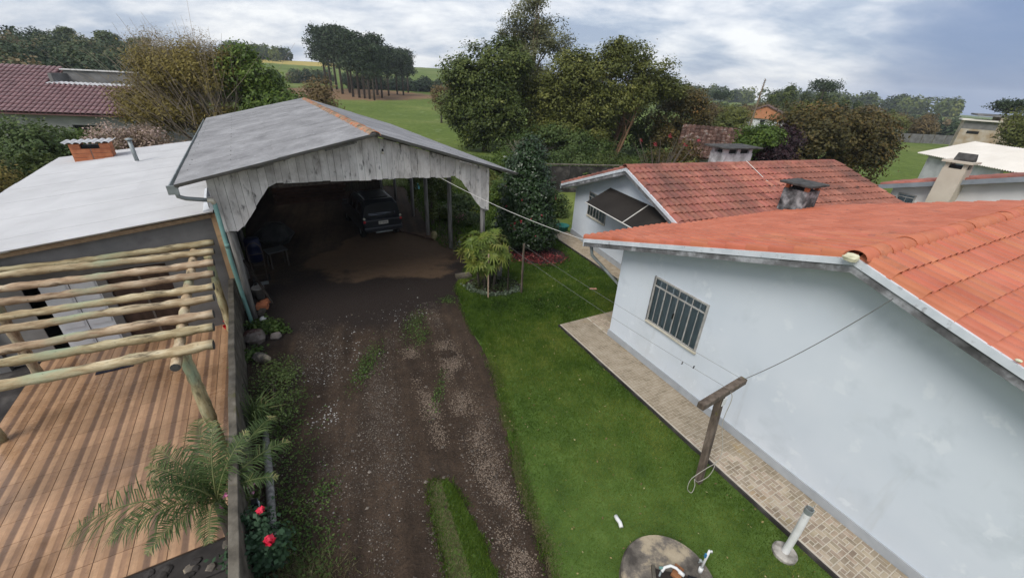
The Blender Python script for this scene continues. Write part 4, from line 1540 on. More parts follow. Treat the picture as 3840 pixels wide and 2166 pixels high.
q = W0 + PER * .18
lg = thing('log', 'long grey timber lying along the foot of the low wall', 'log', (0, 0, 0))
a, b = W0 + PER * .30 + ALO * -4.9, W0 + PER * .26 + ALO * -8.3
MB().tube([(a[0], a[1], .06), ((a[0] + b[0]) / 2, (a[1] + b[1]) / 2 + .03, .07), (b[0], b[1], .06)], [.05, .065, .06], 8).build('timber', WOODPOST, lg, smooth=True)
# rubble kerb at the front of the patio
kb = thing('rubble_wall', 'dark rough rubble kerb at the near edge of the patio', 'wall', loc2w(AXA, R(31.5), (0, -7.2, ZP)), R(31.5))
MB().box(-4.4, -.10, -.52, -.01, -.15, .02).build('bed', CONC_DARK, kb)
for i in range(46):
    MB().rock((rr.uniform(-4.2, -.2), rr.uniform(-.46, -.06), .02 + rr.uniform(-.02, .02)), (rr.uniform(.08, .24), rr.uniform(.08, .2), rr.uniform(.05, .12)), i).build('stone', CONC_LID if i % 4 == 0 else CONC_DARK, kb)
sl = thing('solar_lamp', 'small black solar lamp fixed to the driveway side of the low wall', 'lamp', (-3.70, 3.80, .58), R(-57))
MB().box(-.05, .05, -.02, .06, -.06, .06).build('body', BLACK, sl, bevel=.008)
MB().box(-.045, .045, .062, .068, .0, .05).build('panel', GLASS_WIN, sl)
MB().box(-.04, .04, .062, .075, -.055, -.01).build('lens', ALUWHITE, sl)

# ------------------------------------------------------------------ the dark SUV
CARP = loc2w(CPA, R(32.4), (5.10, 4.72, 0))
CAR = thing('parked_car', 'dark blue SUV with roof rails parked in the garage, seen from behind', 'car', CARP, R(32.4 + 2))


def loft(sections, name, mat, parent, smooth=True):
    """sections: list of (y, [(x,z)...] half outline from bottom centre round to top centre), mirrored"""
    vs_, fs = [], []
    m = None
    for (y, half) in sections:
        ring = [(x, y, z) for x, z in half] + [(-x, y, z) for x, z in reversed(half)]
        m = len(ring)
        vs_ += ring
    for i in range(len(sections) - 1):
        for k in range(m):
            fs.append((i * m + k, i * m + (k + 1) % m, (i + 1) * m + (k + 1) % m, (i + 1) * m + k))
    fs.append(tuple(range(m - 1, -1, -1)))
    fs.append(tuple((len(sections) - 1) * m + k for k in range(m)))
    o = MB().add(vs_, fs).build(name, mat, parent, smooth=False)
    b = o.modifiers.new('bevel', 'BEVEL')
    b.width = .035
    b.segments = 2
    b.limit_method = 'ANGLE'
    b.angle_limit = R(25)
    return o


def sec(w, zb, zt, t=.05):
    return [(w * .9, zb), (w, zb + .12), (w, zt - .22), (w - t, zt)]


body = loft([(.0, sec(.74, .42, .92)), (.10, sec(.83, .36, 1.0)), (.7, sec(.85, .30, 1.02)), (2.6, sec(.85, .30, 1.0)), (3.0, sec(.85, .30, .98)), (3.75, sec(.82, .34, .90)), (4.02, sec(.70, .40, .80))], 'body', CAR_PAINT, CAR)
cab = loft([(.10, [(.74, .98), (.78, 1.0), (.66, 1.50), (.60, 1.53)]), (.42, [(.78, .98), (.80, 1.0), (.64, 1.62), (.58, 1.66)]), (2.0, [(.78, .98), (.80, 1.0), (.64, 1.62), (.58, 1.66)]), (2.95, [(.74, .98), (.78, 1.0), (.72, 1.02), (.70, 1.03)])], 'cabin', CAR_PAINT, CAR)
MB().add([(-.52, .145, 1.09), (.52, .145, 1.09), (.60, .19, 1.22), (.50, .255, 1.44), (-.50, .255, 1.44), (-.60, .19, 1.22)], [(0, 1, 2, 3, 4, 5)], Matrix.Translation((0, -.075, 0))).build('rear_window', GLASS_DK, CAR)
for s in (-1, 1):
    for (y0, y1) in ((.45, 1.05), (1.12, 1.75), (1.82, 2.35)):
        MB().add([(s * .795, y0, 1.07), (s * .795, y1 + (.2 if y0 > 1.8 else 0), 1.07), (s * .675, y1, 1.52), (s * .675, y0 + .05, 1.52)], [(0, 1, 2, 3)] if s > 0 else [(3, 2, 1, 0)]).build('side_window', GLASS_DK, CAR)
    MB().lathe([(.055, 0), (.06, .015), (.05, .035)], 14, Matrix.Translation((s * .755, .045, .86)) @ Matrix.Rotation(R(90), 4, 'X')).build('tail_light', REDLENS, CAR, smooth=True)
    MB().lathe([(.05, 0), (.052, .012), (.04, .03)], 14, Matrix.Translation((s * .755, .06, .99)) @ Matrix.Rotation(R(90), 4, 'X')).build('turn_light', CREAM, CAR, smooth=True)
    MB().lathe([(.035, 0), (.036, .01), (.028, .02)], 12, Matrix.Translation((s * .56, -.005, .50)) @ Matrix.Rotation(R(90), 4, 'X')).build('reflector', CHROME, CAR, smooth=True)
    MB().tube([(s * .55, .55, 1.66), (s * .56, .60, 1.72), (s * .56, 1.9, 1.72), (s * .55, 1.98, 1.66)], .017, 6).build('roof_rail', CHROME, CAR, smooth=True)
    MB().box(s * .83 if s > 0 else -1.0, 1.0 if s > 0 else -.83, 2.33, 2.44, 1.06, 1.2).build('mirror', CAR_PAINT, CAR, bevel=.03)
    for y in (.72, 3.15):
        Mw = Matrix.Translation((s * .72, y, .34)) @ Matrix.Rotation(R(90) * s, 4, 'Y')
        wh = MB().lathe([(.19, -.10), (.30, -.10), (.335, -.07), (.34, 0), (.335, .07), (.30, .10), (.19, .10)], 22, Mw, False).build('wheel', RUBBER, CAR, smooth=True)
        MB().lathe([(.20, .02), (.19, .085), (.15, .06), (.05, .075), (.0, .08)], 16, Mw).build('rim', STEEL, wh, smooth=True)
MB().box(-.80, .80, -.045, .14, .42, .62).build('bumper', CAR_PAINT, CAR, bevel=.05)
MB().box(-.36, .36, -.048, -.02, .36, .42).build('bumper_step', STEEL, CAR, bevel=.01)
MB().box(-.40, .40, .45, .50, 1.70, 1.74).build('rack_bar', BLACK, CAR)
MB().box(-.54, .54, 1.5, 1.54, 1.725, 1.745).build('rack_bar', BLACK, CAR)
MB().box(-.45, .45, .11, .20, 1.52, 1.56).build('spoiler', CAR_PAINT, CAR, bevel=.015)
MB().tube([(.1, .06, 1.11), (-.30, .085, 1.16)], .010, 5).build('wiper', BLACK, CAR)
pl = MB().box(-.20, .20, -.018, -.008, .72, .85).build('plate', PLATE, CAR)


def text_mesh(txt, size, mat, parent, M, name='lettering', depth=.002):
    cu = bpy.data.curves.new(name, 'FONT')
    cu.body = txt
    cu.size = size
    cu.extrude = depth
    cu.align_x = 'CENTER'
    cu.align_y = 'CENTER'
    tmp = bpy.data.objects.new(name + '_src', cu)
    COL.objects.link(tmp)
    dg = bpy.context.evaluated_depsgraph_get()
    me = bpy.data.meshes.new_from_object(tmp.evaluated_get(dg))
    bpy.data.objects.remove(tmp)
    me.name = name
    me.materials.clear()
    o = link(name, me, mat, parent)
    o.matrix_local = M
    return o


text_mesh('JTY2M96', .088, BLACK, pl, Matrix.Translation((0, -.021, .785)) @ Matrix.Rotation(R(90), 4, 'X'))
em = MB()
for k in range(3):
    a = R(90 + 120 * k)
    c_, s_ = math.cos(a), math.sin(a)
    pr = [(0, 0), (.028 * math.cos(a - .52), .028 * math.sin(a - .52)), (.052 * c_, .052 * s_), (.028 * math.cos(a + .52), .028 * math.sin(a + .52))]
    em.prism([(x, z + .93) for x, z in pr], -.012, -.002, 'y')
em.build('emblem', CHROME, CAR)
text_mesh('TR4', .05, CHROME, CAR, Matrix.Translation((.52, -.006, .80)) @ Matrix.Rotation(R(90), 4, 'X'), 'badge') if False else None

# ------------------------------------------------------------------ things kept in the garage
def G(x, y, z=0):
    return loc2w(CPA, R(32.4), (x, y, z))


RUSTY = nmat('rusty_tube', [(.3, (.05, .035, .028)), (.7, (.10, .075, .06))], 8, 5, .8)
ht = thing('hand_truck', 'rusty tube hand truck leaning by the left garage post', 'hand truck', G(.42, 2.5), R(32.4))
MB().tube([(-.16, .0, .02), (-.22, .12, 1.05), (-.2, .14, 1.22), (-.1, .16, 1.32), (.06, .16, 1.32), (.16, .14, 1.22), (.2, .12, 1.05), (.16, 0, .02)], .014, 7).build('frame', RUSTY, ht, smooth=True)
for z in (.25, .6, .95):
    MB().tube([(-.19, z * .12, z), (.19, z * .12, z)], .010, 6).build('rung', RUSTY, ht)
MB().box(-.17, .17, -.24, .0, .01, .022).build('toe_plate', STEEL, ht)
for s in (-1, 1):
    MB().lathe([(.04, -.025), (.10, -.025), (.11, 0), (.10, .025), (.04, .025)], 12, Matrix.Translation((s * .22, .06, .11)) @ Matrix.Rotation(R(90), 4, 'Y')).build('wheel', RUBBER, ht)
bt = thing('bucket', 'dirty white plastic bucket behind the left garage post', 'bucket', G(.30, 1.35), 0)
MB().lathe([(.13, 0), (.17, .34), (.18, .34), (.18, .37), (.165, .37), (.125, .03)], 16).build('pail', nmat('dirty_white_plastic', [(.3, (.22, .20, .18)), (.7, (.34, .32, .29))], 4, 6, .6), bt, smooth=True)
MB().tube([(-.18, 0, .34), (-.12, .06, .45), (0, .09, .49), (.12, .06, .45), (.18, 0, .34)], .006, 5).build('handle', STEEL, bt)
st = thing('plank', 'dark plank leaning across the bucket at the left garage wall', 'plank', G(.45, 1.0), 0)
a, b = G(.62, .75, .02) - G(.45, 1.0), G(.12, 1.75, 1.15) - G(.45, 1.0)
MB().tube([a, b], .04, 4).build('board', WOODDARK, st)
for k, (x, y, sx, sy, sz, lab) in enumerate(((.34, .62, .30, .22, .16, 'broken orange brick at the foot of the left garage post'), (.42, .90, .24, .14, .12, 'orange brick half lying beside the dirty white bucket'), (.30, .32, .26, .15, .10, 'grey hollow brick lying just inside the garage post'))):
    o = MB().cbox((0, 0, sz / 2), (sx, sy, sz)).build('brick', BRICK if k < 2 else CONCRETE, None, bevel=.01)
    o.location = G(x, y, .002)
    o.rotation_euler = (0, 0, R(20 + 40 * k))
    tag(o, lab, 'brick', 'loose bricks inside the garage')
bn = thing('workbench', 'small trestle with a pale board top in the dark garage', 'workbench', G(1.0, 3.7), R(32.4 + 15))
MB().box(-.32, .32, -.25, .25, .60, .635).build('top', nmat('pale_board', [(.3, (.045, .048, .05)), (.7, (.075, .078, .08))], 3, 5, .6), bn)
for sx in (-1, 1):
    for sy in (-1, 1):
        MB().box(sx * .27 - .02, sx * .27 + .02, sy * .2 - .02, sy * .2 + .02, 0, .598).build('leg', WOODDARK, bn)
hp = thing('covered_heap', 'heap under a grey plastic sheet at the left garage wall', 'heap', G(1.1, 6.2), R(32.4))
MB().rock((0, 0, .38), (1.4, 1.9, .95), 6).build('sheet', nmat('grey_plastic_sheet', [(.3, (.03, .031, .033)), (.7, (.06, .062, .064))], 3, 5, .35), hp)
dr_ = thing('drum', 'blue plastic drum in the garage corner behind the bracket', 'drum', G(.32, 4.5), 0)
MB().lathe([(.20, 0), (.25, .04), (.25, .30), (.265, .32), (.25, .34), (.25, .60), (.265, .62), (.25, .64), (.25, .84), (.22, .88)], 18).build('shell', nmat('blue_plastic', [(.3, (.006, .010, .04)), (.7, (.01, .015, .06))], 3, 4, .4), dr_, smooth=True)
tb = thing('timber_stack', 'stack of reddish planks at the back of the garage', 'timber', G(3.2, 12.2), R(32.4))
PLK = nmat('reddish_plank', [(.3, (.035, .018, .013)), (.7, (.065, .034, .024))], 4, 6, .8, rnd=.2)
for r_ in range(6):
    for c_ in range(4):
        MB().box(-1.7 + rr.uniform(-.1, .1), 1.7 + rr.uniform(-.15, .1), c_ * .23 - .45, c_ * .23 - .24, r_ * .16 + .01, r_ * .16 + .15).build('plank', PLK, tb)
bkt = thing('bucket', 'light blue bucket hanging on the right garden fence beyond the car', 'bucket', (-5.75, 22.4, .75), 0)
MB().lathe([(.12, 0), (.155, .28), (.165, .28), (.165, .30), (.15, .30), (.115, .02)], 14, Matrix.Rotation(R(72), 4, 'Y')).build('pail', nmat('cyan_plastic', [(.3, (.10, .42, .48)), (.7, (.14, .52, .58))], 4, 4, .4), bkt, smooth=True)
MB().tube([(-.02, 0, -.76), (-.02, 0, .05)], .03, 6).build('stake', WOODDARK, bkt)
rl = thing('rail', 'thin reddish pipe lying on the ground from car to post', 'pipe', (0, 0, 0))
MB().tube([(-5.2, 17.35, .04), (-4.3, 16.9, .045), (-3.5, 16.45, .04)], .03, 6).build('pipe', PLK, rl)
sp = thing('stump', 'short pale yellow stump at the end of the garage floor pipe', 'stump', (-3.50, 16.62, 0))
MB().lathe([(.14, 0), (.13, .25), (.10, .34), (.02, .36)], 9).build('stump', nmat('pale_stump', [(.3, (.22, .19, .09)), (.7, (.34, .30, .16))], 6, 5, .9), sp, smooth=True)
# ================================================================== things on the lawn
TIMB = nmat('weathered_brown_timber', [(.3, (.055, .042, .032)), (.55, (.13, .10, .078)), (.8, (.22, .18, .145))], 6, 8, .9, .4, 25, stretch=(2, 2, .6), stains=(((.11, .105, .02), 3.0, .62, .70),))
pole = thing('clothesline_post', 'weathered timber T-shaped clothesline post standing on the lawn', 'post', (3.59, 5.03, 0))
bt_, tp_ = Vector((0, 0, -.1)), Vector((-.05, .19, 1.90))
zax = (tp_ - bt_).normalized()
bar_d = Vector((1.0, .69, 0)).normalized()
yax = zax.cross(bar_d).normalized()
Mp = frame_mat(*bt_, yax.cross(zax), yax, zax)
MB().box(-.06, .06, -.055, .055, 0, 2.0, Mp).build('upright', TIMB, pole, bevel=.012)
Mb = frame_mat(*(tp_ + Vector((.02, 0, .06))), bar_d, Vector((0, 0, 1)).cross(bar_d), Vector((0, 0, 1)))
MB().box(-.62, .62, -.06, .06, -.055, .055, Mb).build('crossbar', TIMB, pole, bevel=.012)
MB().box(-.05, .05, -.075, -.062, -.22, -.07, Mb).build('bracket', PVC, pole)
rp = [(tp_ + Vector((.1, -.05, .13))), (tp_ + Vector((.14, -.09, .0))), (tp_ + Vector((.13, -.1, -.5))), (.16, -.02, .95), (.12, -.10, .70), (-.02, -.12, .55), (-.18, -.16, .42), (-.30, -.20, .30), (-.32, -.24, .12), (-.24, -.26, .05), (-.20, -.22, .18), (-.22, -.18, .30), (-.12, -.15, .20), (.05, -.10, .28), (.14, -.04, .42), (.15, .0, .62)]
cu_pts = []
rp = [Vector(p) for p in rp]
for i in range(len(rp) - 1):
    p0, p1, p2, p3 = rp[max(i - 1, 0)], rp[i], rp[i + 1], rp[min(i + 2, len(rp) - 1)]
    for k in range(5):
        t = k / 5
        cu_pts.append(.5 * ((2 * p1) + (p2 - p0) * t + (2 * p0 - 5 * p1 + 4 * p2 - p3) * t * t + (3 * p1 - p0 - 3 * p2 + p3) * t ** 3))
ro_ = MB().tube(cu_pts, .006, 5).build('rope', nmat('weathered_rope', [(.3, (.30, .28, .24)), (.7, (.40, .38, .33))], 9, 3, .8))
ro_.location = (3.59, 5.03, 0)
tag(ro_, 'pale rope hanging in loops on the T-shaped clothesline post', 'rope')
PW = Vector((3.59, 5.03, 0))
barR = PW + tp_ + bar_d * .55 + Vector((0, 0, .12))
barL = PW + tp_ + bar_d * -.30 + Vector((0, 0, .12))
barM = PW + tp_ + bar_d * .10 + Vector((0, 0, .12))
w1 = sagline(barR, (.31, 12.0, 1.72), .06)
w2 = sagline(barM, (-.15, 11.95, 1.68), .10)
tag(MB().tube(w1, .004, 4).build('wire', WIRE_G), 'thin clothesline wire nearest the white wall', 'wire')
tag(MB().tube(w2, .004, 4).build('wire', WIRE_G), 'thin clothesline wire with pegs beside the lawn', 'wire')
hw_ = loc2w(HA, R(-61.3), (5.35, -.5, zt1(5.35) - .16))
tag(MB().tube(sagline(barR + Vector((.03, .02, -.05)), hw_, .10), .006, 4).build('wire', WIRE_G), 'grey wire rising from the clothesline post to the near house roof', 'wire')
for k, (t, lab, mm) in enumerate(((.085, 'dark clothes peg on the wire closest to the timber post', BLACK), (.115, 'grey clothes peg on the wire farther from the post', WIRE_G))):
    i = t * 14
    p = w2[int(i)].lerp(w2[int(i) + 1], i % 1)
    o = MB().prism([(-.012, 0), (0, .0), (.006, .05), (-.02, .05)], -.006, .006, 'y').prism([(.0, 0), (.012, 0), (.028, .045), (.012, .05)], -.006, .006, 'y').build('clothes_peg', mm)
    o.location = p - Vector((0, 0, .012))
    o.rotation_euler = (0, R(180 if k else 20), R(40))
    tag(o, lab, 'clothes peg')
wp = thing('standpipe', 'white pipe standing in a round concrete foot beside the path', 'pipe', (4.45, 3.81, .0))
MB().lathe([(.17, -.05), (.175, .06), (.15, .085), (.05, .07)], 18).build('foot', nmat('whitish_concrete', [(.35, (.17, .155, .135)), (.6, (.45, .42, .38))], 6, 7, .9), wp, smooth=False)
MB().tube([(0, 0, .05), (.012, .01, .55), (.02, .03, 1.02)], .052, 14, False).build('pipe', PVC, wp, smooth=True)
MB().lathe([(.058, .0), (.058, .09), (.046, .09), (.046, .0)], 14, Matrix.Translation((.02, .03, .98)), False).build('collar', STEEL, wp)
MB().tube([(-.02, .04, 1.05), (-.035, .045, 1.13)], .006, 4).build('stub', TIMB, wp)
MB().tube([(.06, .03, 1.04), (.07, .035, 1.14)], .006, 4).build('stub', STEEL, wp)
MB().lathe([(.0, 0), (.045, .0)], 10, Matrix.Translation((.02, .03, .99)), False).build('plug', BLACK, wp)

well = thing('well_cover', 'round lichen-blotched concrete well cover with a dark pump pit in it', 'well cover', (2.42, 3.22, 0))
ring, inner = [], []
nn = 40
pit = [(-.17, -.9), (-.19, -.02), (-.06, .21), (.46, .29), (.80, .03), (.8, -.9)]
MB().lathe([(.66, -.05), (.665, .20), (.645, .235), (.0, .24)], nn).build('slab', CONC_LID, well)
pm = Matrix.Rotation(R(-10), 4, 'Z')
MB().box(-.20, .72, -.62, .10, .0, .245, pm).build('pit', BLACK, well)
MB().box(-.24, -.195, -.62, .14, .238, .285, pm).build('kerb', CONCRETE, well)
MB().box(-.195, .25, -.62, .10, .246, .27, pm).build('lid', nmat('rusty_black_lid', [(.3, (.010, .008, .007)), (.7, (.03, .022, .018))], 9, 6, .8), well)
MB().prism([(.26, -.62), (.74, -.62), (.74, .06), (.26, .115)], .246, .275, 'z', pm).build('lid', nmat('black_sheet', [(.3, (.006, .006, .007)), (.7, (.012, .012, .014))], 4, 4, .4), well)
for k, (x, y, a, z) in enumerate(((.155, .125, 20, .28), (.10, .045, 15, .285))):
    o = MB().cbox((0, 0, 0), (.10, .13, .07)).build('brick', nmat('dark_orange_brick', [(.3, (.17, .07, .03)), (.7, (.29, .13, .055))], 9, 6, .9) if k == 0 else bpy.data.materials['dark_orange_brick'], None, bevel=.01)
    o.location = (2.42 + x, 3.22 + y, z)
    o.rotation_euler = (0, 0, R(a + 30))
    tag(o, ('brown brick wedged under the pump hose, farther from the camera', 'mossy brown brick under the pump hose, nearest the camera')[k], 'brick', 'bricks on the well cover')
hz = thing('hose_fitting', 'white curved hose fitting with a grey tap lying over bricks on the well', 'hose', (2.42, 3.22, 0))
MB().tube([(-.10, .08, .30), (-.05, .12, .335), (.03, .13, .365), (.10, .10, .365), (.15, .06, .345)], .020, 8).build('hose', PVC, hz, smooth=True)
MB().tube([(.13, .07, .350), (.19, .03, .325)], .027, 10).build('coupling', PVC, hz, smooth=True)
MB().tube([(-.11, .08, .30), (-.145, .03, .27)], .015, 6).build('tap', STEEL, hz, smooth=True)
MB().box(-.13, -.07, .10, .13, .315, .335).build('lever', TEAL, hz)
tp = thing('tap_riser', 'white upright water pipe with a small blue-handled tap on the well', 'tap', (2.90, 3.36, .24))
MB().tube([(0, 0, 0), (.012, .01, .30), (.02, .018, .48)], .017, 8).build('pipe', PVC, tp, smooth=True)
MB().tube([(-.005, -.005, .0), (.0, .0, .09)], .030, 10).build('coupling', PVC, tp, smooth=True)
MB().tube([(.01, .01, .21), (-.04, .02, .21), (-.055, .02, .18)], .012, 6).build('spout', STEEL, tp, smooth=True)
MB().lathe([(.02, 0), (.022, .02), (.005, .03)], 8, Matrix.Translation((-.04, .02, .225))).build('knob', STEEL, tp)
MB().box(-.018, .002, .0, .03, .33, .40).build('handle', nmat('blue_handle', [(.3, (.02, .14, .30)), (.7, (.03, .2, .4))], 4, 3, .4), tp)
MB().tube([(.02, .018, .46), (.055, .02, .465), (.06, .02, .43)], .014, 6).build('outlet', PVC, tp, smooth=True)
el = MB().tube([(0, .09, .04), (.02, .03, .045), (.05, -.03, .045), (.055, -.10, .04)], .034, 10).build('pipe_elbow', PVC, smooth=True)
el.location = (1.90, 4.17, .02)
tag(el, 'white plastic pipe elbow lying on the lawn near the well', 'pipe')
slp = MB().prism([(-.13, -.03), (-.10, -.045), (0, -.03), (.09, -.05), (.13, -.03), (.13, .03), (.09, .05), (0, .035), (-.10, .045), (-.13, .03)], 0, .03, 'z').build('slipper', nmat('pink_foam', [(.3, (.42, .22, .15)), (.7, (.52, .29, .20))], 8, 4, .8), bevel=.01)
slp.location = (2.81, 12.53, .03)
slp.rotation_euler = (0, 0, R(5))
tag(slp, 'pale pink slipper lying on the lawn near the house corner', 'slipper')
dc = thing('drain_cap', 'small white drain cap in the grass beside the rear path', 'drain', (3.27, 14.80, .01))
MB().lathe([(.11, 0), (.11, .05), (.08, .07), (.0, .07)], 14).build('cap', PVC, dc)
MB().lathe([(.30, -.01), (.26, .012), (.0, .014)], 12).build('collar', SOIL_D, dc)
tubo = thing('washtub', 'round teal plastic tub at the corner of the rear house', 'tub', (2.22, 18.35, .09))
MB().lathe([(.24, 0), (.30, .24), (.33, .25), (.33, .275), (.285, .275), (.23, .02)], 18).build('tub', nmat('teal_plastic', [(.3, (.012, .13, .11)), (.7, (.02, .18, .15))], 4, 4, .4), tubo, smooth=True)
for k, (x, y, zt_, r_, mm, lab) in enumerate(((-.77, 11.55, 1.55, .022, nmat('pale_cane', [(.3, (.34, .24, .17)), (.7, (.46, .34, .25))], 6, 5, .8), 'pale cane stake standing in front of the fan palm'), (-.15, 11.95, 1.70, .022, WOODDARK, 'thin dark iron stake at the right of the fan palm'), (.31, 12.0, 1.78, .034, TIMB, 'square rust-stained post right of the fan palm holding wire'))):
    o = MB().tube([(x + .01, y, -.05), (x, y, zt_ / 2), (x, y, zt_)], r_, 6 if k < 2 else 4).build('stake', mm)
    tag(o, lab, 'stake')
o = MB().tube([(-.47, 13.0, -.05), (-.47, 13.0, 1.0)], .09, 7).build('post', WOODPOST, smooth=True)
tag(o, 'short stout grey post behind the fan palm', 'post')

# ------------------------------------------------------------------ gravel and stones on the drive
def stones(name, P, size, mat, label, rng, flat=.6, z=.0):
    n = len(P)
    s = size * rng.uniform(.45, 1.5, n)
    d = np.array([[1, 0, 0], [0, 1, 0], [-1, 0, 0], [0, -1, 0], [0, 0, 1], [0, 0, -1]], float)
    ang = rng.uniform(0, 6.283, n)
    j = rng.uniform(.6, 1.25, (n, 6))
    V = d[None] * j[:, :, None] * s[:, None, None]
    V[:, :, 2] *= flat
    x = V[:, :, 0] * np.cos(ang)[:, None] - V[:, :, 1] * np.sin(ang)[:, None]
    y = V[:, :, 0] * np.sin(ang)[:, None] + V[:, :, 1] * np.cos(ang)[:, None]
    V[:, :, 0], V[:, :, 1] = x, y
    V += np.concatenate([P, np.full((n, 1), z) + s[:, None] * .15], 1)[:, None, :]
    F = [(0, 1, 4), (1, 2, 4), (2, 3, 4), (3, 0, 4)]
    T = V[:, np.array(F)].reshape(-1, 3)
    tn = np.repeat(rng.random(n), 4)
    o = np_mesh(name, T, 3, tn, mat)
    return tag(o, label, kind='stuff')


GRAV = leaf_mat('gravel_stone', [(0, (0.0369, 0.0274, 0.0217)), (0.5, (0.0779, 0.0623, 0.0504)), (0.85, (0.123, 0.1026, 0.084)), (0.96, (0.1968, 0.1672, 0.14)), (1, (0.3116, 0.2736, 0.238))], .9, 0.0)
GRAVB = leaf_mat('beige_gravel', [(0, (0.076, 0.0552, 0.0405)), (0.5, (0.1472, 0.1104, 0.0827)), (1, (0.228, 0.1794, 0.1364))], .9, 0.0)
GRAVW = leaf_mat('white_pebble', [(0, (.13, .12, .115)), (.5, (.27, .26, .25)), (1, (.50, .49, .47))], .85, 0.0)
rg = np.random.default_rng(31)
def streak(line, n, wid, seed):
    e = np.array(line)
    L_ = np.linalg.norm(np.diff(e, axis=0), axis=1)
    sg = rg.choice(len(L_), n, p=L_ / L_.sum())
    t = rg.random(n)[:, None]
    Q = e[sg] * (1 - t) + e[sg + 1] * t + rg.normal(0, 1, (n, 2)) * np.array([wid, wid])
    return Q[rg.random(n) < np.clip((vnoise(Q, 2.6, seed) - .22) * 2.0, 0, 1)]


stones('gravel', streak([(-1.75, 9.0), (-1.3, 7.9), (-.95, 6.7), (-.45, 5.5), (.02, 4.3), (.42, 3.2)], 13000, .16, 1), .012, GRAVB, 'beige fine gravel washed into a strip beside the lawn', rg)
stones('gravel', streak([(-2.6, 8.6), (-2.1, 7.6), (-1.6, 6.5), (-1.2, 5.6)], 4200, .11, 2), .012, GRAVB, 'beige gravel streak in the middle of the driveway', rg)
stones('gravel', streak([(-3.4, 9.4), (-3.2, 8.0), (-2.7, 6.4), (-2.2, 5.0), (-1.8, 3.6)], 6000, .22, 7), .011, GRAV, 'fine grey gravel along the left wheel track', rg)
DRIVE = [(-3.6, 3.0), (.6, 3.0), (-.1, 6.2), (-1.2, 9.6), (-2.0, 11.4), (-5.9, 9.6), (-5.0, 7.0)]
ax = lambda p: np.abs((p[:, 0] + 2.2 + (p[:, 1] - 4) * .32))
P = poly_points(DRIVE, 12000, rg, lambda p: np.clip((vnoise(np.stack([p[:, 0] * .94 + p[:, 1] * .34, (p[:, 1] * .94 - p[:, 0] * .34) * .25], 1), 2.2, 3) - .35) * 2.2, 0.03, 1))
stones('gravel', P, .012, GRAV, 'mixed grey gravel scattered over the driveway', rg)
P = poly_points(DRIVE, 240, rg)
stones('gravel', P, .03, GRAV, 'larger loose stones scattered on the driveway', rg, .5)
cl = []
for (cx, cy, sx, n) in ((-4.50, 7.50, .22, 130), (-3.70, 6.22, .15, 190), (-4.10, 8.35, .25, 90), (-4.2, 9.1, .3, 60), (-3.3, 10.1, .35, 100), (-2.9, 10.3, .3, 90), (-3.6, 7.9, .3, 70), (-3.2, 5.2, .3, 40), (-4.75, 8.2, .25, 60), (-2.4, 4.6, .4, 40)):
    cl.append(np.stack([rg.normal(cx, sx * 1.2, n // 2), rg.normal(cy, sx * 1.5, n // 2)], 1))
stones('gravel', np.concatenate(cl), .014, GRAVW, 'whitish pebbles in small patches on the driveway', rg)
MOSSROCK = nmat('grey_fieldstone', [(.3, (.09, .075, .065)), (.7, (.21, .18, .16))], 4, 8, .9, .3, 20, stains=(((.05, .018, .014), 1.5, .55, .62),))
for k, (x, y, d, lab) in enumerate((((-6.62), 8.62, (.62, .55, .42), 'large grey and maroon fieldstone at the foot of the low wall'), (-6.18, 8.80, (.36, .30, .20), 'pale flat stone beside the large fieldstone'), (-6.0, 7.85, (.30, .60, .26), 'long pale stone lying near the shrub by the wall'), (-7.0, 9.62, (.30, .22, .12), 'white broken tile shard lying by the garage post'))):
    o = MB().rock((0, 0, d[2] * .3), d, k + 20).build('stone', MOSSROCK if k < 2 else (CONC_LID if k == 2 else PVC), bevel=.02)
    o.location = (x, y, 0)
    o.rotation_euler = (0, 0, R(35 * k))
    tag(o, lab, 'stone')
o = MB().cbox((0, 0, .06), (.55, .32, .12)).build('slab', CONCRETE, bevel=.015)
o.location = (-1.75, 13.0, 0)
o.rotation_euler = (0, 0, R(25))
tag(o, 'flat grey slab lying left of the fan palm bed', 'slab')

# ------------------------------------------------------------------ grass
q0 = W0 + PER * -.06
sheet('side_yard', [tuple(q0 + ALO * -14), tuple(q0 + ALO * 12), tuple(q0 + ALO * 12 + PER * -9), tuple(q0 + ALO * -14 + PER * -9)], -.352, CONC_DARK, 'dark bare yard around the annex and patio')
GRASS = leaf_mat('lawn_blade', [(0, (0.0177, 0.0412, 0.0049)), (0.35, (0.0555, 0.1109, 0.0109)), (0.7, (0.1072, 0.1742, 0.0188)), (1, (0.2219, 0.2614, 0.0495))], .6, .4)
DRYGRASS = leaf_mat('dry_edge_blade', [(0, (.10, .095, .04)), (.5, (.17, .16, .075)), (1, (.26, .235, .13))], .7, .25)
rg = np.random.default_rng(5)
LAWN_IN = LAWN_POLY


def not_path(p):
    ca, sa = math.cos(R(-61.3)), math.sin(R(-61.3))
    dx, dy = p[:, 0] - HA[0], p[:, 1] - HA[1]
    u = dx * ca + dy * sa
    v = -dx * sa + dy * ca
    a = ~((u > -1.02) & (v > -1.02))
    b = ~(((u + 9) > 0) & (v > -.0) & (u > -.9))
    ca, sa = math.cos(R(-64)), math.sin(R(-64))
    dx, dy = p[:, 0] - H2A[0], p[:, 1] - H2A[1]
    u2 = dx * ca + dy * sa
    v2 = -dx * sa + dy * ca
    c_ = ~((u2 > -.65) & (v2 > -.99))
    w = np.hypot(p[:, 0] - 2.42, p[:, 1] - 3.22) > .67
    bd = np.hypot((p[:, 0] + .65) / .95, (p[:, 1] - 12.45) / .75) > 1
    cm = np.hypot((p[:, 0] - .95) / 1.15, (p[:, 1] - 15.4) / 1.0) > 1
    return a & b & c_ & w & bd & cm


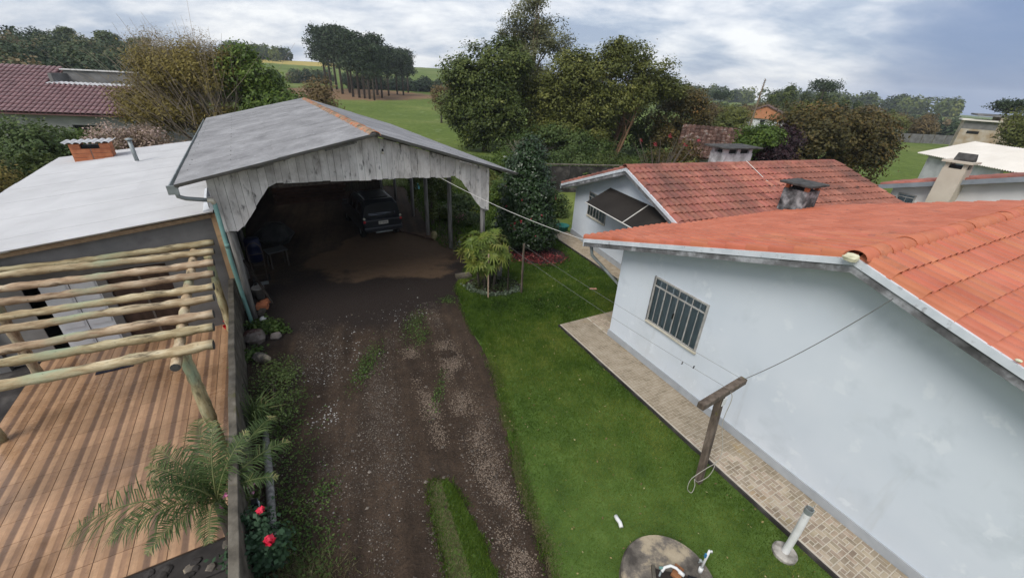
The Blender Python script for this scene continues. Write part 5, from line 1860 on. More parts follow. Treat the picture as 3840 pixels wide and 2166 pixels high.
def dens(p):
    d = np.hypot(p[:, 0], p[:, 1])
    return np.clip(9.0 / np.maximum(d, 4.0), 0, 1) ** 2.0 * .9 + .1


P = poly_points(LAWN_IN, 230000, rg, lambda p: dens(p) * not_path(p))
d = np.hypot(P[:, 0], P[:, 1])
tone = -.12 + .68 * vnoise(P, .62, 4) + .35 * vnoise(P, 2.3, 5) + .28 * vnoise(P, 6.0, 6) + rg.normal(0, .14, len(P))
blades('grass', P, .006, .034 * np.clip(d / 6, .75, 1.8), .0042 * np.clip(d / 5, .8, 2.4), GRASS, 'short mown grass blades covering the lawn', rg, .7, tone)
P = poly_points(ISLAND, 14000, rg)
core = np.clip(1 - np.abs((P[:, 0] + .62 + (P[:, 1] - 4) * -.42 * -1 + .0)) * 0, 0, 1)
s_ = (P[:, 0] - (-.72 + (4.2 - P[:, 1]) * .47))
blades('grass', P[s_ > -.10], .006, .05, .005, GRASS, 'bright grass on the tongue between the wheel tracks', rg, .7, (rg.normal(.58, .15, len(P)))[s_ > -.10])
blades('grass', P[s_ <= -.10], .006, .035, .006, DRYGRASS, 'dull trampled grass fringe on the left of the tongue', rg, .8)
q = poly_points(LAWN_IN, 520, rg, lambda p: not_path(p) * 1.0)
q = np.concatenate([q, np.full((len(q), 1), .035)], 1)
tag(np_mesh('leaf_litter', leaf_quads(q, unit(np.array([0, 0, 1.0]) + rg.normal(size=q.shape) * .5), .022, .6, rg), 4, rg.random(len(q)), leaf_mat('dead_leaf', [(0, (.16, .10, .05)), (.6, (.30, .24, .10)), (1, (.46, .42, .22))], .8, .1)), 'scattered dead leaves and small flowers on the lawn', kind='stuff')
# dry fringe along the lawn edge
ed = np.array([(.9, 2.6), (.72, 3.7), (.48, 4.27), (.27, 4.94), (.14, 5.55), (-.05, 6.37), (-.29, 7.64), (-.67, 8.73)])
seg = rg.integers(0, len(ed) - 1, 9000)
t = rg.random(9000)[:, None]
P = ed[seg] * (1 - t) + ed[seg + 1] * t + np.stack([np.abs(rg.normal(0, .10, 9000)) * 1.2 - .05, rg.normal(0, .04, 9000)], 1)
keep = vnoise(P, 1.7, 8) > .30
blades('grass', P[keep], .006, .035, .006, DRYGRASS, 'dull dry grass fringe along the driveway side of the lawn', rg, .8)
def fringe(poly, n, spread, name, label, h, w, off=0.0):
    e = np.array(poly)
    L_ = np.linalg.norm(np.diff(np.vstack([e, e[:1]]), axis=0), axis=1)
    sg = rg.choice(len(e), n, p=L_ / L_.sum())
    t = rg.random(n)[:, None]
    Q = e[sg] * (1 - t) + np.vstack([e[1:], e[:1]])[sg] * t + rg.normal(0, spread, (n, 2))
    k = (vnoise(Q, 4.0, 9) > .36)
    blades(name, Q[k], .004, h, w, GRASS, label, rg, .8, rg.normal(.45, .2, k.sum()))


fringe(LAWN_POLY[:13], 12000, .055, 'grass', 'ragged grass tufts at the driveway edge of the lawn', .05, .006)
fringe(ISLAND, 5000, .05, 'grass', 'ragged grass tufts round the tongue of grass', .045, .006)
# weeds in the drive and by the wall
WEED = leaf_mat('weed_leaf', [(0, (0.0275, 0.055, 0.0132)), (0.5, (0.066, 0.1155, 0.0242)), (1, (0.143, 0.198, 0.055))], .6, .3)


def patch_leaves(name, label, cents, size, rng, mat, h=.06, asp=.6, kind='stuff', upw=1.2):
    L_ = []
    for (cx, cy, sx, sy, n) in cents:
        L_.append(np.stack([rng.normal(cx, sx, n), rng.normal(cy, sy, n), np.abs(rng.normal(0, h, n)) + .008], 1))
    P = np.concatenate(L_)
    Nn = unit(np.array([0, 0, upw]) + rng.normal(size=P.shape) * .6)
    V = leaf_quads(P, Nn, size, asp, rng)
    o = np_mesh(name, V, 4, rng.normal(.5, .2, len(P)), mat)
    return tag(o, label, kind=kind)


patch_leaves('weeds', 'low green weeds growing in the middle of the driveway', ((-3.45, 7.9, .13, .45, 800), (-2.75, 9.75, .16, .4, 600), (-2.4, 9.2, .12, .25, 300), (-1.55, 7.1, .07, .35, 260), (-2.0, 11.3, .15, .15, 250)), .022, rg, WEED, .025)
patch_leaves('weeds', 'straggling weeds along the driveway side of the low wall', ((-4.3, 5.6, .22, .35, 500), (-3.9, 4.9, .25, .4, 450), (-3.5, 4.2, .25, .4, 500), (-2.95, 3.5, .25, .3, 600), (-2.6, 3.1, .2, .2, 300), (-3.2, 3.9, .2, .25, 250), (-3.0, 4.5, .1, .12, 120), (-5.0, 6.0, .12, .2, 160)), .024, rg, WEED, .035)
patch_leaves('weeds', 'rounded green weeds between the garage post and the fieldstone', ((-6.9, 9.25, .16, .12, 420), (-6.55, 9.35, .14, .10, 300), (-6.35, 9.1, .16, .1, 320), (-6.35, 8.0, .10, .16, 260)), .04, rg, WEED, .08, .8)
P = np.stack([rg.normal(-2.75, .35, 2600), rg.normal(3.05, .25, 2600)], 1)
blades('grass', P, .0, .09, .005, DRYGRASS, 'tuft of dry grass beside the rose bush', rg, .8)

# ------------------------------------------------------------------ near plants
DKLEAF = leaf_mat('camellia_leaf', [(0, (0.0125, 0.0275, 0.0088)), (0.5, (0.0275, 0.0562, 0.0175)), (0.85, (0.0562, 0.1, 0.03)), (1, (0.0938, 0.1438, 0.0438))], .35, .12, .4)
ROSELEAF = leaf_mat('rose_leaf', [(0, (.018, .04, .020)), (.5, (.035, .075, .035)), (1, (.06, .115, .055))], .55, .2)
SHRUB = leaf_mat('shrub_leaf', [(0, (0.0325, 0.0585, 0.0156)), (0.5, (0.0715, 0.1105, 0.0286)), (1, (0.1495, 0.1885, 0.0585))], .55, .25)
PALML = leaf_mat('palm_leaflet', [(0, (.05, .085, .018)), (.5, (.125, .175, .034)), (.8, (.22, .24, .05)), (1, (.36, .32, .12))], .45, .3)
FEATH = leaf_mat('feather_leaflet', [(0, (.026, .05, .014)), (.5, (.062, .10, .03)), (.85, (.13, .17, .055)), (1, (.26, .23, .10))], .45, .25)
PINK = leaf_mat('red_petal', [(0, (.28, .02, .03)), (.5, (.42, .04, .06)), (1, (.50, .14, .15))], .6, .2)
cam_t = thing('camellia_tree', 'dense dark green camellia tree with a few red flowers', 'tree', (.42, 16.0, 0))
clo = [(0, 0, 1.35, 1.10, 1.1, 1.25), (.02, 0, 2.35, 1.05, 1.02, 1.2), (-.03, 0, 3.25, .82, .8, 1.0), (.0, .0, 3.9, .46, .46, .62), (-.45, -.2, 1.0, .8, .8, .8), (.5, -.15, .95, .8, .8, .8)]
crn, cc = crown('crown', clo, 30000, .060, .10, DKLEAF, cam_t, 12, 3, .55, .3, .86, 0)
ftop = unit(RNG.normal(size=(40, 3)))
mbt = MB()
limbs(mbt, (0, 0, -.1), (0, 0, 3.2), .09, [tuple(cc[i]) for i in range(0, len(cc), len(cc) // 18)], RNG)
mbt.build('trunk', BARK, cam_t, smooth=True)
rr = random.Random(8)
fl_m = None
rgf = np.random.default_rng(2)
fp = unit(rgf.normal(size=(26, 3)))
fv = leaf_quads(np.repeat(rgf.normal(size=(1, 3)) * 0, 14, 0) + rgf.normal(size=(14, 3)) * .022, unit(rgf.normal(size=(14, 3)) + [0, 0, .5]), .036, .8, rgf)
flo = np_mesh('flower', fv, 4, rgf.random(14), PINK, cam_t)
for i in range(14):
    q = fp[i]
    if q[1] > .35:
        q = q * np.array([1, -1, 1])
    z = 1.0 + (i / 26) * 3.0
    w = 1.16 if z < 2.8 else max(.4, 1.16 - (z - 2.8) * .55)
    pos = (q[0] * w / max(.3, math.hypot(q[0], q[1])), q[1] * w / max(.3, math.hypot(q[0], q[1])), z)
    o = flo if i == 0 else flo.copy()
    if i:
        COL.objects.link(o)
    o.location = pos
    o.rotation_euler = (i, i * 2, 0)
    o.scale = (.6 + .3 * (i % 3) / 2,) * 3
P = np.stack([rg.normal(.95, .62, 900), rg.normal(15.05, .42, 900), np.full(900, .022) + rg.random(900) * .03], 1)
P = P[(np.hypot((P[:, 0] - .95) / 1.35, (P[:, 1] - 15.2) / .95) < 1)]
PETAL = leaf_mat('fallen_petal', [(0, (.04, .010, .009)), (.5, (.12, .022, .024)), (.9, (.24, .05, .05)), (1, (.36, .14, .11))], .7, .1)
tag(np_mesh('fallen_petals', leaf_quads(P, unit(np.array([0, 0, 1.2]) + rg.normal(size=P.shape) * .4), .045, .8, rg), 4, rg.random(len(P)), PETAL), 'red petals fallen on the grass under the camellia', kind='stuff')
sheet('camellia_bed', [(1.0 + 1.3 * math.cos(a), 15.55 + 1.05 * math.sin(a)) for a in np.linspace(0, 6.283, 25)[:-1]], .016, SOIL_D, 'dark bare soil under the camellia', wob=.04)
sheet('palm_bed', [(-.65 + .98 * math.cos(a), 12.45 + .78 * math.sin(a)) for a in np.linspace(0, 6.283, 25)[:-1]], .018, SOIL_D, 'dark soil bed around the fan palm', wob=.03)
SILV = leaf_mat('silver_groundcover', [(0, (.05, .075, .045)), (.5, (.12, .155, .10)), (1, (.22, .26, .19))], .7, .2)
ring_ = [(-.65 + .85 * math.cos(a), 12.42 + .66 * math.sin(a), .09, .06, 110) for a in np.linspace(3.4, 6.1, 9)]
patch_leaves('groundcover', 'silvery leafy groundcover edging the fan palm bed', ring_, .035, rg, SILV, .06, .7)
patch_leaves('groundcover', 'dark low plants filling the fan palm bed', [(-.65 + .5 * math.cos(a), 12.5 + .4 * math.sin(a), .2, .15, 160) for a in np.linspace(0, 6.28, 8)], .03, rg, SHRUB, .12, .6)

# fan palm
fpz = thing('fan_palm', 'yellow-green fan palm clump with finger leaves in a round bed', 'palm', (-.92, 12.25, 0))
rg = np.random.default_rng(77)
fan_V, fan_T = [], []
pet = MB()
stems = [(-.22, .05), (.12, .12), (.0, -.12), (.28, -.05), (-.1, .25)]
for i, (x, y) in enumerate(stems):
    MB().tube([(x, y, -.05), (x * 1.15, y * 1.1, .6), (x * 1.4, y * 1.3, 1.15 + .1 * i)], [.05, .045, .035], 7).build('stem', BARK, fpz, smooth=True)
for i in range(150):
    u = unit(rg.normal(size=3))
    if u[2] < -.75:
        u[2] = -u[2] * .6
    hub = np.array([0, 0, 1.38]) + u * np.array([.78, .74, .64]) * rg.uniform(.66, 1.08)
    src = np.array([stems[i % 5][0] * 1.3, stems[i % 5][1] * 1.3, 1.05 + .1 * (i % 5)])
    pet.tube([tuple(src), tuple((src + hub) / 2 + [0, 0, .06]), tuple(hub)], .007, 4, False)
    nrm = unit(u * .7 + np.array([0, 0, .55]) + rg.normal(size=3) * .35)
    out = u + np.array([0, 0, -.05]) + rg.normal(size=3) * .25
    out = unit(out - nrm * (out @ nrm))
    side = unit(np.cross(out, nrm))
    nb = rg.integers(9, 14)
    tn = np.clip(rg.normal(.55, .18), .1, .92) + (.0 if rg.random() > .06 else .5)
    for k in range(nb):
        a = (k / (nb - 1) - .5) * 4.2
        d_ = out * math.cos(a) + side * math.sin(a)
        L_ = rg.uniform(.24, .40) * (1 - .10 * abs(a))
        w_ = np.cross(d_, nrm) * .026
        m_ = hub + d_ * L_ * .55 + nrm * .03
        e_ = hub + d_ * L_ - np.array([0, 0, .035 * L_ / .4])
        fan_V += [hub - w_ * .4, hub + w_ * .4, m_ + w_, m_ - w_, m_ - w_, m_ + w_, e_ + w_ * .25, e_ - w_ * .25]
        fan_T += [tn + rg.normal(0, .08)] * 2
np_mesh('leaves', np.array(fan_V), 4, np.array(fan_T), PALML, fpz)
pet.build('petioles', nmat('palm_petiole', [(.3, (.07, .09, .025)), (.7, (.12, .14, .045))], 4, 3, .6), fpz)


# feather palms
def feather_palm(name, label, loc, fronds, stem_h, seed):
    t = thing(name, label, 'palm', loc)
    rg = np.random.default_rng(seed)
    MB().tube([(0, 0, -.1), (.02, .0, stem_h * .5), (0, 0, stem_h)], [.11, .10, .06], 9).build('stem', BARK, t, smooth=True)
    for (az, el, L_, droop) in fronds:
        d = np.array([math.cos(az), math.sin(az), 0])
        pts = []
        p = np.array([0, 0, stem_h])
        e = el
        n = 16
        for i in range(n + 1):
            pts.append(p.copy())
            p = p + (d * math.cos(e) + np.array([0, 0, math.sin(e)])) * L_ / n
            e -= droop / n
        fr = MB().tube([tuple(q) for q in pts], [.016 * (1 - .85 * i / n) for i in range(n + 1)], 5, False).build('frond', nmat('frond_rib', [(.3, (.09, .11, .035)), (.7, (.15, .16, .06))], 4, 3, .6) if 'frond_rib' not in bpy.data.materials else bpy.data.materials['frond_rib'], t)
        V, T = [], []
        m = 52
        for k in range(m):
            s = .10 + .90 * k / m
            i = min(int(s * n), n - 1)
            q = pts[i] + (pts[i + 1] - pts[i]) * (s * n - i)
            tg = unit(pts[i + 1] - pts[i])
            sd = unit(np.cross(tg, [0, 0, 1]))
            nu = np.cross(sd, tg)
            ll = .42 * math.sin(math.pi * min(1, .18 + s * .80)) ** .7 * L_ / 1.5
            for sg in (-1, 1):
                dd = unit(sd * sg * 1.0 + tg * rg.uniform(.35, .7) + nu * rg.uniform(-.2, .5))
                w = np.cross(dd, nu)
                w = unit(w) * .0075
                l2 = ll * rg.uniform(.8, 1.12)
                mid = q + dd * l2 * .55
                end = q + dd * l2 - np.array([0, 0, l2 * rg.uniform(.12, .5)])
                V += [q - w * .6, q + w * .6, mid + w, mid - w, mid - w, mid + w, end + w * .1, end - w * .1]
                tn = rg.normal(.5, .18) + (.35 if s > .9 else 0)
                T += [tn, tn]
        np_mesh('leaflets', np.array(V), 4, np.array(T), FEATH, fr)
    return t


feather_palm('feather_palm', 'young feather palm arching over the low wall and patio', (-4.22, 3.80, ZP), [
    (R(197), .62, 2.0, 1.5), (R(160), 1.0, 1.30, 1.0), (R(128), 1.05, 1.35, .9), (R(80), .85, 1.45, 1.1), (R(52), .9, 1.25, 1.3), (R(225), .9, 1.25, 1.4),
    (R(180), 1.2, 1.1, 1.0), (R(250), .8, 1.0, 1.4), (R(20), .9, .95, 1.4), (R(110), 1.3, 1.2, .8), (R(300), .9, .9, 1.5), (R(210), 1.3, 1.0, .9), (R(145), .7, 1.1, 1.3), (R(65), 1.25, 1.1, .8)], .95, 4)
grs = thing('grass_clump', 'arching light green grass clump over the wall-side shrub', 'plant', (-4.75, 5.6, 0))
rg = np.random.default_rng(9)
V, T = [], []
for i in range(130):
    a = rg.uniform(-2.2, 2.4)
    d = np.array([math.cos(a + .9), math.sin(a + .9), 0])
    w = np.array([-d[1], d[0], 0]) * .007
    h, l = rg.uniform(.5, .95), rg.uniform(.2, .6)
    b = np.array([rg.normal(0, .05), rg.normal(0, .05), .02])
    m_ = b + d * l * .45 + [0, 0, h * .8]
    e_ = b + d * l * 1.1 + [0, 0, h * rg.uniform(.6, .95)]
    V += [b - w, b + w, m_ + w, m_ - w, m_ - w, m_ + w, e_ + w * .1, e_ - w * .1]
    tn = rg.normal(.62, .15)
    T += [tn, tn]
np_mesh('leaves', np.array(V), 4, np.array(T), FEATH, grs)
tree('shrub', 'loose olive-green shrub at the driveway foot of the low wall', (-4.95, 6.55, 0), [(0, 0, .40, .62, .62, .42), (.35, -.45, .3, .55, .55, .34), (-.25, .5, .3, .45, .5, .3)], (0, 0, .5), .03, 3400, .024, .10, SHRUB, 'shrub', seed=21, per=10, nl=10)
rose = tree('rose_bush', 'rose bush with grey-green leaves and red blooms by the low wall', (-3.32, 3.24, 0), [(0, 0, .55, .42, .4, .30), (.18, -.15, .45, .3, .3, .28), (-.1, .2, .7, .25, .25, .22)], (0, 0, .6), .02, 1900, .036, .05, ROSELEAF, 'rose bush', seed=22, per=7, nl=10, asp=.75)
REDROSE = leaf_mat('rose_bloom', [(0, (.42, .008, .03)), (.5, (.68, .02, .06)), (1, (.82, .10, .15))], .55, .15)
for k, (p, s) in enumerate((((.26, -.06, .80), 1.0), ((.02, .22, .98), .75), ((-.14, -.05, .86), .62))):
    V = []
    n = 26
    q = unit(rg.normal(size=(n, 3)) + [0, 0, .4])
    V = leaf_quads(q * .045 * s, unit(q + rg.normal(size=(n, 3)) * .5), .045 * s, .95, rg)
    o = np_mesh('bloom', V, 4, rg.random(n), REDROSE, rose)
    o.location = p
orch = tree('flowering_shrub', 'slender shrub with small pink flowers between palm and wall', (-4.02, 4.05, ZP), [(0, 0, .9, .2, .2, .35), (.08, -.22, .75, .16, .16, .25)], (0, 0, 1.0), .02, 500, .035, .05, SHRUB, 'shrub', seed=23, per=8, nl=6)
for k in range(9):
    V = leaf_quads(rg.normal(size=(7, 3)) * .014, unit(rg.normal(size=(7, 3))), .026, .8, rg)
    o = np_mesh('flower', V, 4, np.clip(rg.random(7) + .4, 0, 1), leaf_mat('pink_petal', [(0, (.5, .08, .25)), (1, (.72, .33, .5))], .6, .2) if k == 0 else bpy.data.materials['pink_petal'], orch)
    o.location = (rg.normal(.03, .14), rg.normal(-.1, .16), rg.uniform(.75, 1.25))
# ================================================================== buildings farther off
# maroon-roofed building on the left (x along its eave, y back)
MBA = (-24.3, 27.15, -.36)
MR = thing('long_building', 'long unfinished building with a maroon tiled roof on the left', 'building', MBA, R(9.4))
EZ, MS = 3.55, .53
wl = MB()
op = [(-11.6, -10.3, 1.7, 2.75), (-9.0, -8.3, 1.9, 2.7), (-6.6, -5.7, 1.8, 2.6), (-4.1, -2.5, 1.3, 2.85), (-.95, -.25, 1.75, 2.35)]
xs = -18.0
for (a, b, c_, d) in op:
    wl.box(xs, a, .5, .7, 0, EZ - .1)
    wl.box(a, b, .5, .7, 0, c_)
    wl.box(a, b, .5, .7, d, EZ - .1)
    xs = b
wl.box(xs, 1.1, .5, .7, 0, EZ - .1)
wl.box(.9, 1.1, .7, 8.5, 0, EZ - .1)
wl.build('wall', nmat('pale_grey_cement', [(.3, (.24, .235, .23)), (.7, (.36, .355, .345))], 1.0, 7, .9), MR)
for (a, b, c_, d) in op:
    MB().box(a, b, .66, .69, c_, d).build('window', BLACK, MR)
mr_ = MB()
mr_.prism([(0, EZ - .05), (4.6, EZ - .05 + MS * 4.6), (9.2, EZ - .05), (9.2, EZ - .12), (4.6, EZ - .12 + MS * 4.6), (0, EZ - .12)], -18.3, -6.2, 'x')
mr_.prism([(0, EZ - .05), (2.7, EZ - .05 + MS * 2.7), (2.7, EZ - .12 + MS * 2.7), (0, EZ - .12)], -6.2, -.6, 'x')
mro = mr_.build('roof', TILE_MAROON, MR)
mm_ = tile_mesh('tile', .30, .46, .06, .035, TILE_MAROON, 4)
cm, sm = math.cos(math.atan(MS)), math.sin(math.atan(MS))
Lm = 4.6 / cm


def mclip(x, y):
    X = -18.3 + x
    if X > 1.35 - y * cm * .62:
        return False
    return y * cm < 2.75 if X > -6.2 else True


tile_slope(mro, mm_, frame_mat(-18.3, -.05, EZ, Vector((1, 0, 0)), Vector((0, cm, sm)), Vector((0, -sm, cm))), 66, int(Lm / .40), .30, .40, (22, -22, 6.7), 300, mclip)
gw = MB()
gw.box(-6.1, -.4, 4.2, 4.4, 0, EZ + MS * 4.35)
gw.box(-6.1, -5.9, 2.9, 4.2, 0, EZ + MS * 4.0)
gw.build('gable_wall', nmat('stained_cement', [(.3, (.10, .098, .095)), (.55, (.20, .195, .19)), (.75, (.30, .295, .285))], .9, 8, .9), MR)
cs = corr_mesh('gutter_sheet', 5.6, .55, 20, .035, WHITEROOF, 4)
o = bpy.data.objects.new('gutter_sheet', cs)
COL.objects.link(o)
o.parent = MR
o.matrix_local = frame_mat(-6.2, 2.62, EZ + MS * 2.75 + .05, Vector((1, 0, 0)), Vector((0, cm, sm * .4)).normalized(), Vector((0, -sm * .4, cm)).normalized())
MB().box(-6.2, -.3, 4.1, 4.5, EZ + MS * 4.36, EZ + MS * 4.36 + .07).build('coping', WALL_WHITE, MR)
MB().tube([(1.35, -.05, EZ + .03), (-.35, 2.7, EZ + MS * 2.75)], .11, 7).build('hip_tiles', TILE_MAROON, MR, smooth=True)

# white-walled shed with a cream corrugated roof, far right
SDA = (31.5, 33.8, tzf(31.5, 33.8) - .1)
SD = thing('shed', 'mottled white shed with cream corrugated roof beyond the right-hand house', 'shed', SDA, R(-93.6))
MB().box(.5, 6.2, .2, .4, -.3, 2.62).box(.5, .7, .4, 3.3, -.3, 2.68).build('wall', nmat('grey_mottled_whitewash', [(.32, (.40, .41, .42)), (.6, (.62, .63, .64))], 1.2, 7, .85), SD)
MB().box(6.3, 8.6, 2.0, 2.1, -.3, 2.8).build('back_wall', CONC_DARK, SD)
MB().box(8.4, 8.5, .75, .85, -.3, 2.66).build('post', WOODDARK, SD)
rs = MB().box(0, 11, .42, .5, 2.55, 2.68).box(0, 11, 3.2, 3.3, 3.36, 3.46).build('roof', WOODDARK, SD)
dS = Vector((0, 3.6, 1.0)).normalized()
mS = corr_mesh('sheet', 1.02 * 7 / 6, 3.9, 7, .05, CREAMROOF, 5)
sheets(rs, mS, frame_mat(-.2, -.15, 2.66, Vector((1, 0, 0)), dS, Vector((1, 0, 0)).cross(dS)), 11, 1.02, [0])

# concrete two-storey block
TSA = (61.0, 61.5, tzf(62, 61) + .5)
TS = thing('concrete_building', 'small stained concrete building with flat grey roof at the right edge', 'building', TSA, R(-38))
OCB = nmat('ochre_stained_concrete', [(.3, (.28, .19, .10)), (.5, (.40, .33, .25)), (.7, (.50, .47, .42))], .8, 7, .9)
MB().box(0, 3.3, 0, 3, 0, 4.0).build('wall', OCB, TS)
MB().box(3.32, 9, .4, 6, 0, 4.6).build('wall', OCB, TS)
MB().box(-.35, 3.5, -.4, 3.2, 4.02, 4.18).build('roof', CREAMROOF, TS)
MB().box(1.0, 9.4, .3, 6.4, 4.64, 4.86).build('roof', RENDER_GREY, TS)
MB().box(0, 3.3, -.012, -.004, 3.0, 4.0).build('upper_band', RENDER_GREY, TS)
MB().box(.7, 1.9, -.03, -.013, 2.4, 2.75).build('window', BLACK, TS)
# orange-gabled house beyond the orchard
OH = thing('far_house', 'far house with orange brick gable and brown roof behind the orchard', 'house', (41.5, 76.0, tzf(41.5, 76) + .5), R(-30))
OG = nmat('faded_orange_brick', [(.3, (.38, .15, .07)), (.7, (.50, .23, .12))], 1.0, 6, .9)
MB().prism([(-3.4, 0), (3.4, 0), (3.4, 2.6), (-3.4, 2.6)], 0, 7, 'y').build('wall', WALL_OLDWHITE, OH)
MB().prism([(-3.6, 2.0), (3.6, 2.0), (3.6, 2.5), (0, 3.9), (-3.6, 2.5)], -.25, -.02, 'y').build('gable', OG, OH)
MB().prism([(-3.9, 2.35), (0, 3.95), (3.9, 2.35), (3.9, 2.5), (0, 4.1), (-3.9, 2.5)], -.4, 7.4, 'y').build('roof', TILE_BROWN, OH)
MB().box(-.35, .35, -.03, -.015, .9, 1.8).build('window', BLACK, OH)
# old house with the mossy brown tile roof
BH = thing('old_house', 'old low house with mossy brown tiled roof beyond the rear house', 'house', (15.0, 31.5, -.55), R(-24))
MB().box(-3.0, 3.0, .3, 5.5, 0, 2.3).build('wall', WALL_OLDWHITE, BH)
bro = MB().prism([(0, 2.2), (2.9, 4.2), (5.8, 2.2), (5.8, 2.1), (2.9, 4.1), (0, 2.1)], -3.3, 3.3, 'x').build('roof', TILE_BROWN, BH)
bs = math.atan(2 / 2.9)
tile_slope(bro, tile_mesh('tile', .33, .46, .05, .04, TILE_BROWN, 3), frame_mat(-3.3, -.08, 2.2, Vector((1, 0, 0)), Vector((0, math.cos(bs), math.sin(bs))), Vector((0, -math.sin(bs), math.cos(bs)))), 20, 9, .33, .39, (-14, -30, 6), 180)
# barbecue chimney rising behind the second house
c2 = MB().box(1.7, 2.5, 5.35, 6.85, 2.2, 4.0).build('chimney', WALL_OLDWHITE, H2)
for (a, b) in ((1.72, 5.37), (2.3, 5.37), (1.72, 6.0), (2.3, 6.0), (1.72, 6.65), (2.3, 6.65)):
    MB().box(a, a + .18, b, b + .18, 4.0, 4.19).build('chimney_post', WALL_OLDWHITE, c2)
MB().box(1.8, 2.4, 5.55, 6.65, 4.002, 4.13).build('flue', BLACK, c2)
MB().box(1.5, 2.7, 5.1, 7.15, 4.192, 4.26).build('chimney_cap', CHIM_DARK, c2, bevel=.015)
# cable sagging over the second roof
rc = [loc2w(H2A, R(-69), p) for p in ((4.25, 4.6, zt2(4.2) + .22), (5.2, 4.65, zt2(5.2) + .10), (6.2, 4.7, zt2(6.2) + .09), (7.0, 4.55, zt2(7.0) + .09), (7.5, 4.2, zt2(7.5) + .09), (7.55, 3.6, zt2(7.55) + .09))]
tag(MB().tube(rc, .013, 5).build('cable', WIRE_W), 'white cable lying in a curve over the weathered red roof', 'cable')
# dark garden wall behind the second house
dw = thing('garden_wall', 'dark mildewed concrete wall behind the rear white house', 'wall', (1.2, 25.9, 0), R(9))
for k in range(5):
    MB().box(k * 2.05, k * 2.05 + 2.03, 0, .1, -.1, 1.62).build('panel', CONC_DARK, dw)
    MB().box(k * 2.05 - .06, k * 2.05 + .06, -.05, -.002, -.1, 1.70).build('post', CONC_DARK, dw)
MB().box(-.1, 10.3, -.06, .14, 1.702, 1.75).build('coping', CONCRETE, dw)
ww = thing('garden_wall', 'crumbling pale garden wall under the big round tree', 'wall', (22.5, 24.5, 0), R(35))
MB().box(0, 9, 0, .2, -.3, 1.25).build('wall', WALL_OLDWHITE, ww)
MB().box(-.05, 9.05, -.04, .24, 1.252, 1.32).build('coping', CONC_DARK, ww)
# plank fence across the far green
pf = thing('fence', 'grey concrete-panel fence across the far green on the right', 'fence', (66.0, 79.0, tzf(66, 79)), R(2))
for k in range(9):
    MB().box(k * 2.2, k * 2.2 + 2.1, 0, .08, -.2, 1.3).build('panel', RENDER_GREY, pf)
    MB().box(k * 2.2 - .08, k * 2.2 + .02, -.04, -.002, -.2, 1.42).build('post', CONCRETE, pf)
fh = thing('far_house', 'tiny far house with a red tiled roof behind the grey fence', 'house', (70.5, 85, tzf(70, 85) - .2), R(15))
MB().box(-3, 3, 0, 5, 0, 2.2).build('wall', WALL_OLDWHITE, fh)
MB().prism([(-.4, 2.1), (2.5, 3.7), (5.4, 2.1), (5.4, 2.2), (2.5, 3.85), (-.4, 2.2)], -3.4, 3.4, 'x').build('roof', TILE_OLD, fh)

# ================================================================== trees
OLIVE = leaf_mat('olive_leaf', [(0, (0.0435, 0.0553, 0.0124)), (0.45, (0.1045, 0.1185, 0.0249)), (0.8, (0.1888, 0.1949, 0.0459)), (1, (0.2903, 0.2633, 0.0813))], .55, .25)
DARKG = leaf_mat('dark_green_leaf', [(0, (0.0279, 0.0458, 0.0112)), (0.5, (0.0713, 0.097, 0.0206)), (0.85, (0.1364, 0.1617, 0.0373)), (1, (0.2171, 0.2223, 0.056))], .55, .2)
EUCA = leaf_mat('eucalyptus_leaf', [(0, (0.0627, 0.0721, 0.0314)), (0.5, (0.1443, 0.1505, 0.069)), (0.85, (0.2352, 0.2321, 0.1176)), (1, (0.3763, 0.3136, 0.1882))], .6, .25)
BRIGHT = leaf_mat('bright_green_leaf', [(0, (0.036, 0.066, 0.012)), (0.5, (0.0864, 0.138, 0.0216)), (0.85, (0.156, 0.216, 0.036)), (1, (0.24, 0.288, 0.06))], .5, .3)
WILLOW = leaf_mat('mustard_willow_leaf', [(0, (0.112, 0.087, 0.0228)), (0.5, (0.224, 0.1763, 0.0475)), (0.85, (0.3024, 0.2494, 0.0665)), (1, (0.3808, 0.3248, 0.1045))], .6, .3)
BROWNT = leaf_mat('brown_bud_leaf', [(0, (0.0595, 0.0408, 0.017)), (0.5, (0.1445, 0.1054, 0.0442)), (0.85, (0.238, 0.1666, 0.0714)), (1, (0.34, 0.255, 0.119))], .6, .25)
RUSSET = leaf_mat('russet_olive_leaf', [(0, (0.0251, 0.0243, 0.0077)), (0.4, (0.0707, 0.0618, 0.0163)), (0.75, (0.1425, 0.0994, 0.0269)), (1, (0.2736, 0.149, 0.0461))], .55, .25)
PURPLE = leaf_mat('purple_leaf', [(0, (.012, .006, .008)), (.5, (.034, .014, .018)), (1, (.075, .030, .036))], .5, .2)
DRYFL = leaf_mat('dry_pink_flower', [(0, (0.13, 0.0975, 0.052)), (0.45, (0.26, 0.195, 0.13)), (0.7, (0.442, 0.325, 0.273)), (1, (0.715, 0.546, 0.52))], .7, .25)
CONIF = leaf_mat('araucaria_tuft', [(0, (0.013, 0.0244, 0.013)), (0.5, (0.0358, 0.0569, 0.026)), (1, (0.0813, 0.1105, 0.0488))], .6, .1)
FARW = leaf_mat('far_wood_leaf', [(0, (0.0194, 0.036, 0.018)), (0.4, (0.0443, 0.0692, 0.0304)), (0.7, (0.0858, 0.1079, 0.0471)), (0.9, (0.1454, 0.1315, 0.0622)), (1, (0.2075, 0.1522, 0.0831))], .7, .15)

GZ = lambda x, y, dz=0.0: (x, y, tzf(x, y) + dz)
